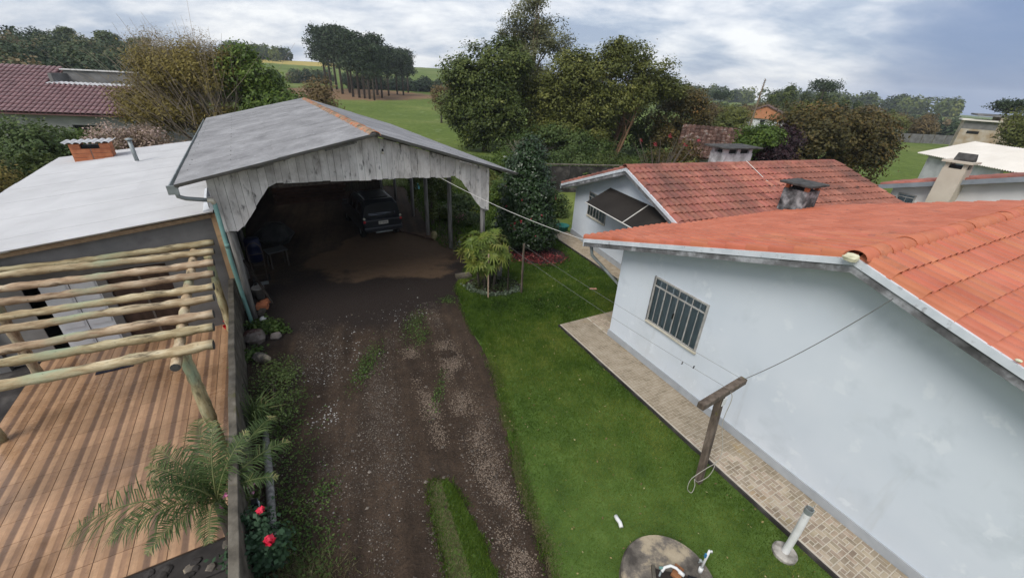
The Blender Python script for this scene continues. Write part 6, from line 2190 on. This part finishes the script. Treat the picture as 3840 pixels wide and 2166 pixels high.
# willow with bare upper twigs
wi = tree('willow_tree', 'wide mustard-brown tree with bare twiggy top behind the annex', GZ(-18.3, 26.2), [(-3.0, 0, 4.7, 2.3, 2.0, 1.7), (-1.6, 0, 6.0, 2.4, 2.0, 1.8), (.2, 0, 5.8, 1.9, 1.8, 1.9), (-4.3, -.3, 4.3, 1.4, 1.4, 1.2), (.5, -.3, 3.2, 1.4, 1.4, 1.4), (-2.4, 0, 3.7, 1.9, 1.6, 1.2)], (-.6, 0, 3.2), .20, 44000, .10, .28, WILLOW, seed=31, per=16, nl=16, frac=(.05, .4), shell=.30, asp=.3)
crown('upper_twig_buds', [(-1.7, 0, 7.0, 2.5, 1.7, 1.5), (-.2, 0, 6.9, 1.7, 1.5, 1.4), (-3.2, 0, 6.2, 1.6, 1.4, 1.2)], 9000, .05, .22, leaf_mat('pale_bud', [(0, (.17, .135, .085)), (.6, (.29, .24, .16)), (1, (.40, .35, .26))], .7, .3), wi, 10, 44, .4, .3, .25)
tw = MB()
rg = np.random.default_rng(41)
for i in range(380):
    th = rg.uniform(-.75, .40)
    L_ = rg.uniform(5.0, 8.6) * (1 - .16 * abs(th + .2))
    ph = rg.normal() * .22
    dr = Vector((math.sin(th), ph, math.cos(th))).normalized()
    k0 = rg.uniform(.45, .75)
    b1 = Vector((rg.normal() * .45, rg.normal() * .35, rg.normal() * .25))
    tw.tube([dr * L_ * k0, dr * L_ * (k0 + 1) / 2 + b1, dr * L_ + b1 * 2 + Vector((0, 0, .2))], [.013, .010, .006], 3, False)
tw.build('twigs', nmat('pale_twig', [(.3, (.24, .19, .14)), (.7, (.36, .30, .23))], 3, 4, .9), wi)
lb = MB()
for i in range(9):
    t_ = i / 8
    e = Vector((-4.4 + 5.6 * t_, rg.normal() * .6, 4.6 + 1.6 * math.sin(math.pi * t_)))
    lb.tube([(0, 0, .1), (e.x * .35, e.y * .3, e.z * .42), (e.x * .7, e.y * .7, e.z * .75), e], [.11, .08, .05, .015], 6, False)
lb.build('limb', BARK, wi, smooth=True)
tree('green_tree', 'rounded bright green tree right of the mustard-brown one', GZ(-15.4, 27.0), [(-.9, 0, 5.4, 1.7, 1.7, 1.9), (.2, 0, 4.4, 2.1, 2.0, 2.0), (1.2, .2, 3.9, 1.6, 1.7, 1.7), (-.6, 0, 3.0, 2.0, 1.9, 1.7), (1.0, 0, 2.4, 1.7, 1.6, 1.5), (-1.0, -.2, 6.6, .9, .9, .9)], (0, 0, 4.5), .2, 26000, .105, .20, BRIGHT, seed=32, per=16, shell=.72)
tree('brown_tree', 'small brownish thin tree between green tree and garage ridge', GZ(-14.6, 32), [(0, 0, 4.0, 1.9, 1.9, 1.9)], (0, 0, 3.6), .12, 5000, .10, .25, BROWNT, seed=33, per=12, shell=.4)
# bushes round the annex
tree('bush', 'dense green bush at the left beyond the white roof', GZ(-23.2, 20.0), [(0, 0, 2.4, 1.9, 1.7, 1.7), (-1.6, .3, 2.6, 1.6, 1.5, 1.7), (1.4, .5, 1.9, 1.4, 1.3, 1.5), (-.4, -.6, 1.3, 2.1, 1.5, 1.3)], (0, 0, 2.2), .12, 15000, .085, .16, SHRUB, 'bush', seed=34, per=14, shell=.75)
tree('bush', 'mustard-brown bush cut by the left picture edge', GZ(-19.4, 14.4), [(0, 0, 2.5, .9, 1.0, 1.3), (-.7, .2, 2.0, 1.0, 1.0, 1.5), (.15, -.5, 1.4, .9, .8, 1.2)], (0, 0, 2.0), .1, 8000, .06, .12, WILLOW, 'bush', seed=35, per=12, shell=.7)
tree('bush', 'dark green bush between the mustard bush and white roof', GZ(-21.4, 17.4), [(0, 0, 1.9, 1.5, 1.4, 1.7), (-1.0, -.6, 1.6, 1.4, 1.3, 1.5)], (0, 0, 1.8), .1, 8000, .08, .14, DARKG, 'bush', seed=36, per=12, shell=.75)
tree('flowering_bush', 'dry pinkish flowering bush before the maroon-roofed building', GZ(-19.8, 21.6), [(-.9, 0, 2.7, 1.5, 1.1, 1.1), (.6, 0, 2.8, 1.5, 1.1, 1.0), (2.1, 0, 2.3, 1.4, 1.1, 1.0), (-.2, -.2, 1.6, 2.2, 1.2, 1.3)], (0, 0, 2.0), .1, 15000, .06, .16, DRYFL, 'bush', seed=37, per=10, shell=.55)
tree('bush', 'light green bush below the maroon roof at left', GZ(-23.6, 22.6), [(0, 0, 2.2, 1.6, 1.3, 1.3), (1.3, .2, 1.9, 1.3, 1.1, 1.2), (-1.3, 0, 2.3, 1.3, 1.2, 1.2)], (0, 0, 1.8), .09, 9000, .08, .15, BRIGHT, 'bush', seed=42, per=12, shell=.7)
tree('flowering_bush', 'second dry pinkish bush before the small window of the maroon-roofed building', GZ(-21.6, 23.4), [(-.6, 0, 2.5, 1.2, 1.0, .9), (.8, 0, 2.6, 1.2, 1.0, .9)], (0, 0, 1.8), .08, 6500, .06, .16, DRYFL, 'bush', seed=43, per=10, shell=.55)
tree('bush', 'bright green bush right of the flowering bush by the garage', GZ(-15.2, 20.8), [(0, 0, 2.1, 1.5, 1.2, 1.1), (1.2, .2, 1.8, 1.2, 1.1, 1.1), (-1.1, .1, 1.8, 1.1, 1.0, 1.0)], (0, 0, 1.6), .09, 9000, .075, .14, BRIGHT, 'bush', seed=38, per=12, shell=.7)
tree('bush', 'brown-green scrub behind the left end of the garage roof', GZ(-14.6, 23.4), [(0, 0, 2.3, 1.7, 1.4, 1.3), (1.6, .4, 2.0, 1.4, 1.2, 1.2)], (0, 0, 1.6), .09, 8000, .08, .16, OLIVE, 'bush', seed=39, per=12, shell=.6)

# big trees behind the houses
tree('broadleaf_tree', 'large dark broadleaf tree at the left of the central group', GZ(-3.2, 41), [(-.7, 0, 6.2, 3.3, 2.9, 2.8), (.6, .2, 4.2, 3.4, 2.9, 2.8), (-1.6, -.3, 3.6, 2.8, 2.4, 2.4), (1.4, 0, 7.4, 2.6, 2.3, 2.1), (.9, -.6, 2.2, 2.8, 2.0, 2.0), (-1.0, -.5, 2.0, 2.2, 1.8, 1.6)], (0, 0, 5.6), .3, 44000, .135, .28, DARKG, seed=51, per=18, shell=.72)
tree('eucalyptus_tree', 'tall thin-topped eucalyptus rising above the central trees', GZ(.9, 45), [(0, 0, 8.4, 2.9, 2.5, 2.6), (-.9, 0, 11.2, 2.0, 1.9, 1.6), (1.6, 0, 10.6, 2.0, 1.8, 1.7), (-2.1, .2, 9.4, 1.8, 1.7, 1.7), (-.3, 0, 12.7, 1.3, 1.1, .9), (2.9, 0, 8.8, 1.3, 1.2, 1.7), (.2, 0, 6.4, 3.2, 2.6, 2.4)], (.2, 0, 11.8), .26, 24000, .10, .26, EUCA, seed=52, per=14, nl=30, shell=.35, bark=BARK_PALE)
tree('olive_tree', 'dense olive-green tree in the middle of the central group', GZ(4.2, 41), [(.2, 0, 6.4, 2.9, 2.5, 2.5), (-1.6, .2, 4.6, 2.7, 2.3, 2.5), (1.4, 0, 3.8, 2.7, 2.3, 2.5), (0, -.4, 1.9, 3.2, 2.0, 1.8), (-2.6, 0, 2.4, 2.0, 1.7, 1.7)], (0, 0, 5.2), .24, 40000, .125, .27, OLIVE, seed=53, per=16, shell=.68)
tree('leaning_tree', 'olive tree with leaning reddish trunks at the right of the group', GZ(8.6, 40), [(.1, 0, 8.0, 2.6, 2.3, 1.7), (2.6, 0, 6.9, 2.6, 2.3, 1.8), (-1.4, 0, 6.6, 2.4, 2.1, 1.9), (4.1, 0, 5.7, 1.7, 1.6, 1.5), (.9, 0, 5.3, 2.6, 2.1, 1.5), (-1.9, 0, 4.2, 2.1, 1.8, 1.8), (-.2, 0, 9.2, 1.1, 1.0, .8), (-1.4, .6, 2.4, 1.8, 1.6, 1.8)], (1.4, 0, 6.6), .13, 34000, .115, .25, OLIVE, seed=54, per=14, nl=9, frac=(.5, .9), shell=.5, bark=nmat('reddish_bark', [(.3, (.10, .055, .03)), (.7, (.22, .13, .075))], 3, 6, .9, .2, stretch=(2, 2, .4)), stems=5)
tree('broadleaf_tree', 'brownish-green tree beside the leaning trunks, right of centre', GZ(15.2, 42), [(0, 0, 4.8, 2.1, 2.0, 1.9), (1.2, 0, 3.4, 2.0, 1.8, 1.8), (-1.3, 0, 3.0, 1.8, 1.7, 1.8)], (0, 0, 4.2), .18, 12000, .12, .26, RUSSET, seed=55, per=14, shell=.6)
tree('broadleaf_tree', 'dark tree filling the gap behind the olive trees', GZ(6.3, 47), [(0, 0, 4.8, 3.4, 2.6, 2.8), (-3.0, 0, 4.6, 2.4, 2.2, 2.6), (3.2, 0, 3.6, 2.6, 2.2, 2.4)], (0, 0, 4.6), .25, 16000, .16, .32, DARKG, seed=56, per=14, shell=.6)
tree('brown_tree', 'small brown tree at the edge of the pasture', GZ(-11.6, 64), [(0, 0, 3.2, 1.7, 1.7, 1.5), (.3, 0, 4.1, 1.4, 1.4, 1.2), (1.5, .3, 4.2, 1.4, 1.4, 1.5)], (0, 0, 3.0), .14, 6000, .12, .28, BROWNT, seed=57, per=12, shell=.45)
# understory
tree('thicket', 'dark leafy thicket at the foot of the leaning trunks', GZ(10.2, 45.0), [(0, 0, 3.2, 3.2, 1.8, 3.2), (-3.0, 0, 2.2, 2.4, 1.6, 2.2), (3.0, 0, 2.0, 2.4, 1.6, 2.2), (5.2, -.4, 1.8, 2.0, 1.5, 1.9)], (0, 0, 2.2), .1, 16000, .13, .28, DARKG, 'thicket', seed=140, per=14, shell=.55)
tree('thicket', 'mid green thicket below the olive and broadleaf trees', GZ(1.6, 37.2), [(0, 0, 1.6, 2.2, 1.4, 1.5), (2.4, 0, 1.7, 2.2, 1.4, 1.6), (4.8, .3, 1.5, 2.2, 1.4, 1.5), (-1.8, .6, 1.2, 1.4, 1.2, 1.2)], (0, 0, 1.6), .1, 15000, .10, .2, SHRUB, 'thicket', seed=141, per=14, shell=.55)
for k, (x, y, rx, rz_, mt_, lab) in enumerate((
        (-1.2, 30.0, 1.6, 1.0, BRIGHT, 'bright yellow-green shrub right of the garage roof edge'),
        (.3, 28.5, 1.4, 1.1, SHRUB, 'green shrub between the garage and the camellia'),
        (3.9, 31.0, 1.8, 1.3, SHRUB, 'green undergrowth behind the dark garden wall'),
        (6.8, 30.5, 1.6, 1.2, DARKG, 'dark undergrowth shrub below the leaning trunks'),
        (9.6, 31.5, 1.7, 1.3, SHRUB, 'leafy shrub behind the ridge of the rear house'),
        (11.4, 29.5, 1.3, 1.2, OLIVE, 'olive shrub left of the old brown roof'),
        (11.0, 30.5, 1.9, 2.2, RUSSET, 'tall russet bush beside the old brown roof'),
        (8.0, 27.2, .9, .75, BRIGHT, 'small bright shrub over the rear house ridge'),
        (-.9, 22.6, .8, .8, BRIGHT, 'bright green shrub beside the right garage post'),
        (-3.0, 21.0, .8, .5, SHRUB, 'garden shrub right of the parked car'),
        (-4.6, 23.2, 1.0, 1.1, DARKG, 'dark garden bush beyond the car'),
        (-2.2, 24.6, 1.2, .9, OLIVE, 'olive garden bush at the garage side'),
        (-2.4, 18.9, .55, .38, SHRUB, 'low garden plant beside the middle right garage post'),
        (-3.4, 19.4, .5, .45, DARKG, 'dark low garden plant near the car'),
        (4.6, 26.8, .7, .9, SHRUB, 'shrub before the dark garden wall at the house corner'),
        (1.9, 20.9, .8, .75, SHRUB, 'yellow-green plant at the corner of the rear house'),
        (-6.6, 26.5, 1.3, 1.5, DARKG, 'dark bush at the rear of the garage'),
        (.6, 21.0, .9, .9, OLIVE, 'olive shrub behind the camellia tree'),
        (17.6, 30.5, 1.3, 1.1, SHRUB, 'shrub in front of the old house wall'),
        (24.5, 23.0, 1.0, .8, OLIVE, 'olive shrub in front of the crumbling pale wall'))):
    tree('shrub', lab, GZ(x, y), [(0, 0, rz_ * .8, rx, rx * .9, rz_), (rx * .5, 0, rz_ * .6, rx * .7, rx * .7, rz_ * .8)], (0, 0, rz_), .04, int(2600 + 1800 * rx), .055 + .015 * rx, .11 * max(.7, rx), mt_, 'shrub', seed=80 + k, per=12, nl=8, shell=.6)
# dead bush with bare stems
db = thing('dead_bush', 'bare grey dead bush at the pasture edge by the big trees', 'bush', GZ(.5, 33.5))
dm = MB()
rg = np.random.default_rng(3)
for i in range(120):
    a = rg.uniform(0, 6.283)
    e = Vector((math.cos(a) * rg.uniform(.2, 1.7), math.sin(a) * rg.uniform(.2, 1.2), rg.uniform(.9, 2.2)))
    dm.tube([(e.x * .1, e.y * .1, 0), (e.x * .5, e.y * .5, e.z * .6), e], [.022, .015, .005], 3, False)
dm.build('stems', nmat('bleached_twig', [(.3, (.22, .17, .14)), (.7, (.36, .29, .25))], 4, 4, .9), db)
# shrub with red flowers on bare branches
cr_ = thing('coral_tree', 'bare coral tree with a few red flowers above the rear house', 'tree', GZ(9.5, 28.0))
dm = MB()
for i in range(26):
    a = rg.uniform(0, 6.283)
    e = Vector((math.cos(a) * rg.uniform(.4, 2.4), math.sin(a) * rg.uniform(.2, 1.0), rg.uniform(2.2, 3.6)))
    dm.tube([(0, 0, 0), (e.x * .5, e.y * .5, e.z * .45), (e.x * .8, e.y * .8, e.z * .8), e], [.05, .035, .022, .008], 4, False)
dm.build('branches', BARK, cr_)
for k, p in enumerate(((-1.6, 0, 3.1), (-.6, .1, 2.95), (1.3, .1, 3.0), (2.1, 0, 3.3), (.2, 0, 3.5))):
    o = np_mesh('flower', leaf_quads(rg.normal(size=(24, 3)) * .06, unit(rg.normal(size=(24, 3))), .06, .5, rg), 4, rg.random(24), PINK if k else PINK, cr_)
    o.location = p
# ivy-clad posts and garden flowers beside the garage
for k, (x, y, zt_) in enumerate(((-3.95, 18.6, 2.4), (-5.3, 20.6, 2.3))):
    tree('ivy_post', ('ivy-covered post right of the parked car', 'ivy-covered post just behind the parked car')[k], (x, y, 0), [(0, 0, .8, .28, .28, .8), (0, 0, 1.9, .25, .25, .7)], (0, 0, zt_), .06, 2400, .05, .06, DARKG, 'plant', seed=120 + k, per=8, nl=4, shell=.5)
fb = [(-2.6, 18.6, 'pink hydrangea blooms beside the right garage post', (.45, .16, .22)), (-2.0, 19.5, 'small yellow-green flowers in the garden by the garage', (.45, .48, .06)), (-2.05, 15.2, 'pale blue flowers at the left side of the fan palm', (.30, .33, .50)), (-3.3, 20.6, 'white flower cluster in the garden beyond the garage', (.6, .6, .56))]
for k, (x, y, lab, c_) in enumerate(fb):
    o = thing('flower_clump', lab, 'flowers', (x, y, 0))
    pm_ = leaf_mat('garden_petal_%d' % k, [(0, tuple(q * .6 for q in c_)), (1, c_)], .6, .2)
    np_mesh('petals', leaf_quads(np.stack([rg.normal(0, .14, 60), rg.normal(0, .14, 60), rg.normal(.42, .08, 60)], 1), unit(rg.normal(size=(60, 3)) + [0, 0, 1]), .035, .8, rg), 4, rg.random(60), pm_, o)
    np_mesh('leaves', leaf_quads(np.stack([rg.normal(0, .22, 300), rg.normal(0, .22, 300), np.abs(rg.normal(.18, .12, 300))], 1), unit(rg.normal(size=(300, 3)) + [0, 0, 1]), .045, .55, rg), 4, rg.random(300), SHRUB, o)

# right-hand trees
tree('round_tree', 'big round russet-green tree beyond the weathered red roof', GZ(23.2, 33.5), [(0, 0, 3.0, 4.6, 3.8, 2.7), (-1.6, 0, 3.8, 3.0, 2.8, 1.9), (1.8, 0, 3.4, 3.2, 2.8, 2.0), (0, 0, 4.4, 2.6, 2.4, 1.3), (-2.8, -.5, 2.0, 2.4, 2.2, 1.8), (3.0, -.3, 2.0, 2.3, 2.2, 1.8)], (0, 0, 3.2), .35, 36000, .12, .26, RUSSET, seed=61, per=18, shell=.80)
tree('purple_tree', 'dark purple-leaved tree left of the big round tree', GZ(17.2, 29.2), [(0, 0, 2.7, 1.4, 1.3, 1.5), (.8, 0, 3.4, 1.0, 1.0, 1.1), (-.9, -.3, 1.9, 1.3, 1.2, 1.3)], (0, 0, 2.6), .15, 11000, .095, .2, PURPLE, seed=62, per=14, shell=.65)
tree('green_tree', 'light green tree between old brown roof and purple tree', GZ(15.2, 28.6), [(0, 0, 3.4, 1.1, 1.0, .9), (1.1, 0, 3.6, 1.0, .9, .8), (-.6, 0, 2.6, .9, .8, .9)], (0, 0, 2.6), .12, 10000, .10, .2, BRIGHT, seed=63, per=14, shell=.65)
tree('broadleaf_tree', 'yellow-olive tree at the right picture edge', GZ(52.6, 45.0), [(0, 0, 4.6, 3.0, 2.8, 2.4), (1.8, 0, 5.2, 2.4, 2.2, 2.0), (-.8, 0, 3.4, 2.2, 2.2, 1.6)], (0, 0, 4.2), .25, 12000, .14, .3, OLIVE, seed=64, per=14, shell=.65)
# rounded orchard trees, alike but for where they stand
ORD = ['first', 'second', 'third', 'fourth', 'fifth', 'sixth', 'seventh', 'eighth', 'ninth', 'tenth', 'eleventh', 'twelfth', 'thirteenth', 'fourteenth', 'fifteenth', 'sixteenth']
orch0 = tree('orchard_tree', 'first rounded brown orchard tree from the left, middle distance right', GZ(29.8, 70, -.2), [(0, 0, 2.6, 2.6, 2.4, 1.8), (.6, 0, 3.4, 1.8, 1.8, 1.2), (-.9, .2, 2.4, 1.8, 1.8, 1.4)], (0, 0, 2.4), .2, 6500, .14, .26, BROWNT, seed=65, per=14, shell=.7, group='rounded orchard trees')
orch1 = tree('orchard_tree', 'second rounded brown orchard tree from the left, middle distance right', GZ(33.8, 74, -.2), [(0, 0, 2.8, 3.0, 2.6, 1.9), (1.0, 0, 3.2, 2.0, 1.8, 1.4)], (0, 0, 2.4), .2, 6500, .14, .26, OLIVE, seed=66, per=14, shell=.7, group='rounded orchard trees')
spots = [(31.2, 66), (40.5, 80), (45.5, 84), (50.0, 78), (55.5, 84), (59.0, 76), (63.5, 86), (68.0, 90), (73.0, 88), (78.0, 92), (84, 92), (52.0, 66)]
allsp = sorted([(x / y, x, y) for x, y in spots])
for k, (_, x, y) in enumerate(allsp):
    dup(orch1 if k % 3 == 0 else orch0, GZ(x, y, -.2), R(70 * k), (1.0 + .12 * (k % 3), 1.0 + .12 * (k % 2), .92 + .1 * (k % 4)), ORD[k + 2] + ' rounded brown orchard tree from the left, middle distance right')


# araucarias
def araucaria(name, label, loc, H, cr, seed, n=3200, low=.55, group=None, tuft=.55):
    t = thing(name, label, 'pine', loc, 0, group)
    rg = np.random.default_rng(seed)
    MB().tube([(0, 0, -.2), (.05, 0, H * .5), (0, .05, H * .95)], [.022 * H, .016 * H, .008 * H], 7).build('trunk', BARK, t, smooth=True)
    br = MB()
    P = []
    nb = 34
    for i in range(nb):
        a = i * 2.399 + rg.uniform(-.3, .3)
        f = low + (1 - low) * (i / nb)
        r_ = cr * (1 - .55 * (f - low) / (1 - low)) * rg.uniform(.75, 1.1)
        z0 = H * (f - .05)
        z1 = z0 + r_ * rg.uniform(.12, .45)
        e = Vector((math.cos(a) * r_, math.sin(a) * r_, z1))
        m_ = Vector((e.x * .55, e.y * .55, z0 - .02 * r_))
        br.tube([(0, 0, z0 - .2), m_, e], [.012 * H * .5, .04, .02], 4, False)
        for q in (1.0, .8, .6):
            c_ = m_.lerp(e, (q - .55) / .45) if q > .55 else m_
            for _ in range(2):
                P.append((c_.x + rg.normal() * tuft * .6, c_.y + rg.normal() * tuft * .6, c_.z + rg.normal() * tuft * .35 + .1))
    br.build('branches', BARK, t)
    P = np.array(P)
    k = max(1, n // len(P))
    idx = np.repeat(np.arange(len(P)), k)
    Q = P[idx] + rg.normal(size=(len(idx), 3)) * tuft * np.array([.62, .62, .42])
    V = leaf_quads(Q, unit(rg.normal(size=Q.shape) + [0, 0, .5]), .20 * tuft / .55, .5, rg)
    np_mesh('crown', V, 4, np.clip(rg.normal(.5, .18, len(P))[idx] + rg.normal(0, .1, len(idx)), 0, 1), CONIF, t)
    return t


gsp = [(-68.5, 157.2, 19), (-62.8, 152, 19), (-60.4, 142.1, 17.5), (-53.1, 137.9, 17.5), (-52.7, 131.2, 17), (-45.4, 120.0, 15.5), (-42.3, 116.1, 15), (-42.7, 132.2, 16), (-40.1, 113.8, 13.5), (-38.1, 111.6, 13), (-35.7, 107.9, 11.5), (-37.4, 119.4, 12.5), (-39.0, 131.0, 13), (-39.1, 140.5, 13), (-36.4, 137.5, 12), (-39.4, 155.3, 13.5)]
gsp = sorted(gsp, key=lambda q: q[0] / q[1])
proto = [araucaria('araucaria_pine', 'x', (0, 0, 0), 16, 4.2, 70, 4000, .48, 'araucaria pines in the hilltop grove', .8), araucaria('araucaria_pine', 'x', (0, 0, 0), 16, 3.9, 71, 4000, .46, 'araucaria pines in the hilltop grove', .75)]
for k, (x, y, h) in enumerate(gsp):
    lab = ORD[k] + ' tall dark araucaria pine from the left in the pasture grove'
    if k < 2:
        proto[k].location = GZ(x, y)
        proto[k].scale = (h / 16,) * 3
        proto[k]['label'] = lab
    else:
        dup(proto[k % 2], GZ(x, y), R(97 * k), h / 16, lab)
araucaria('araucaria_pine', 'lone flat-topped araucaria above the far right treeline', GZ(79.0, 120), 11.5, 4.2, 72, 2600, .86, None, .6)
araucaria('araucaria_pine', 'lone umbrella araucaria right of the central trees in the distance', GZ(66.0, 150), 8.0, 4.4, 73, 2600, .82, None, .6)
araucaria('araucaria_pine', 'small araucaria tufts beside the right picture edge', GZ(66.5, 62), 7.2, 2.2, 74, 2000, .86, None, .4)
dtk = thing('dead_tree', 'leaning bare pole-like dead trunk against the right sky', 'dead tree', GZ(31.2, 60))
MB().tube([(0, 0, -.2), (.1, 0, 2.5), (.2, 0, 5.4), (.3, 0, 7.6)], [.15, .13, .10, .03], 7).build('stem', BARK_PALE, dtk, smooth=True)
sc_ = MB()
rr = random.Random(2)
for i in range(60):
    z = 4.4 + i * .052
    a = i * 2.4
    sc_.tube([(.1 + (z - 2.5) * .04, 0, z), (.1 + (z - 2.5) * .04 + math.cos(a) * .17, math.sin(a) * .17, z + .16)], [.045, .02], 3, False)
sc_.build('stubs', BARK, dtk)
# eucalyptus rows along the far right
eu0 = tree('eucalyptus_tree', 'first dark eucalyptus from the left in the far right row', GZ(72.5, 131), [(0, 0, 5.4, 1.8, 1.8, 2.2), (.3, 0, 7.6, 1.3, 1.3, 1.7), (-.4, 0, 3.6, 1.6, 1.6, 1.4)], (0, 0, 6.5), .2, 3600, .24, .42, DARKG, seed=67, per=12, shell=.6, group='eucalyptus row on the far right')
for k, (x, y, s_) in enumerate(((75.5, 130, 1.1), (78.0, 132, 1.2), (82.0, 131, 1.0), (85.2, 130, 1.1), (88.5, 130, .98), (92.0, 129, .95), (95.5, 128, .85), (99.0, 127, .8), (103.5, 126, .72))):
    dup(eu0, GZ(x, y), R(80 * k), s_, ORD[k + 1] + ' dark eucalyptus from the left in the far right row')


# ------------------------------------------------------------------ far woods
def wood(name, label, spots, size, mat, seed, per=150, hs=(5, 9)):
    rng = np.random.default_rng(seed)
    Ps, Ns, Ts = [], [], []
    for (x, y) in spots:
        h = rng.uniform(*hs)
        r_ = h * rng.uniform(.32, .5)
        d = unit(rng.normal(size=(per, 3)))
        c_ = np.array([x, y, tzf(x, y) + h * .46])
        rad = rng.uniform(.65, 1.08, per)[:, None]
        Ps.append(c_ + d * rad * np.array([r_, r_, h * .54]))
        Ns.append(unit(d + rng.normal(size=(per, 3)) * .6 + [0, 0, .3]))
        Ts.append(np.clip(rng.normal(.45, .24) + rng.normal(0, .12, per), 0, 1))
    V = leaf_quads(np.concatenate(Ps), np.concatenate(Ns), size, .7, rng)
    return tag(np_mesh(name, V, 4, np.concatenate(Ts), mat), label, kind='stuff')


def band(az0, az1, d0, d1, n, rng):
    a = np.radians(rng.uniform(az0, az1, n))
    d = rng.uniform(d0, d1, n)
    return list(zip(d * np.sin(a), d * np.cos(a)))


rg = np.random.default_rng(55)
wood('far_wood', 'mixed wood covering the hill on the left horizon', band(-58, -30, 95, 215, 420, rg), .30, FARW, 1, 420, (4, 7))
wood('far_wood', 'dark tree belt in the valley behind the pasture', band(-21, -5.5, 172, 190, 60, rg) + band(-30, -21, 205, 225, 30, rg), .36, FARW, 2, 420, (3.5, 5.5))
wood('far_wood', 'wooded skyline left of the araucaria grove', band(-33, -27, 360, 410, 40, rg) + band(-17.5, -14, 400, 425, 18, rg), .8, DARKG, 3, 260, (7, 11))
wood('far_wood', 'low far wood along the right horizon', band(17, 52, 170, 270, 300, rg), .42, FARW, 4, 300, (3, 5))
wood('far_wood', 'hazy distant wood on the right skyline', band(14, 44, 420, 520, 120, rg), 1.1, DARKG, 5, 200, (9, 14))
wood('far_wood', 'scrub between the orchard and the far right green', band(26, 40, 96, 125, 60, rg), .28, FARW, 6, 300, (2.5, 4.5))
# the tall skyline trees on the left hill
hill = [(-124, 150, 9.0), (-134, 150, 9.5), (-147, 149, 8.5), (-137.5, 152, 8.0), (-130, 155, 8.5)]
hill = sorted(hill, key=lambda q: q[0] / q[1])
sk0 = None
for k, (x, y, h) in enumerate(hill):
    lab = ORD[k] + ' tall tree from the left standing out on the left wooded hill'
    if sk0 is None:
        sk0 = tree('skyline_tree', lab, GZ(x, y, 1.5), [(0, 0, 5.4, 2.8, 2.6, 1.3), (1.2, 0, 6.2, 1.8, 1.6, .8), (-1.4, 0, 4.6, 2.0, 1.8, 1.4)], (0, 0, 5.5), .2, 3000, .26, .4, DARKG, seed=68, per=10, shell=.4, group='tall trees on the left hill')
    else:
        dup(sk0, GZ(x, y, 1.2), R(100 * k), h / 9.0, lab)

# taller grass and herbs at the pasture edge
rg = np.random.default_rng(12)
MEAD = leaf_mat('meadow_blade', [(0, (.10, .15, .035)), (.5, (.18, .24, .07)), (.8, (.26, .30, .12)), (1, (.40, .43, .28))], .7, .4)
P = poly_points([(-9, 25.5), (1.2, 24.5), (4, 33), (-5, 38), (-12, 36), (-12, 31)], 26000, rg)
d = np.hypot(P[:, 0], P[:, 1])
tn = .22 + .55 * vnoise(P, .23, 6) + rg.normal(0, .15, len(P))
blades('meadow_grass', P, tz(P[:, 0], P[:, 1]) - .02, .20 + .12 * (d < 38), .045 + .02 * (d > 45), MEAD, 'tall pasture grass and herbs behind the garage', rg, .8, tn)
P = poly_points([(-3.0, 15.6), (-1.4, 16.4), (-.6, 24.5), (-6.2, 26.0), (-8.0, 27.5)], 9000, rg)
tn = rg.normal(.35, .18, len(P))
blades('garden_undergrowth', P, 0, .14, .02, GRASS, 'rough undergrowth in the garden strip beside the garage', rg, .8, tn)

# ------------------------------------------------------------------ haze in the far air
hzm = bpy.data.materials.new('haze_air')
hzm.use_nodes = True
hn = hzm.node_tree
hn.nodes.clear()
ho = hn.nodes.new('ShaderNodeOutputMaterial')
hv = hn.nodes.new('ShaderNodeVolumePrincipled')
hv.inputs['Color'].default_value = (.80, .87, .97, 1)
hv.inputs['Density'].default_value = .00032
hn.links.new(hv.outputs[0], ho.inputs['Volume'])
if USE_HAZE:
    hb = MB().box(-1400, 1400, -1400, 1400, -24, 34).build('haze', hzm)
    tag(hb, 'thin grey-blue haze in the far air', kind='stuff')
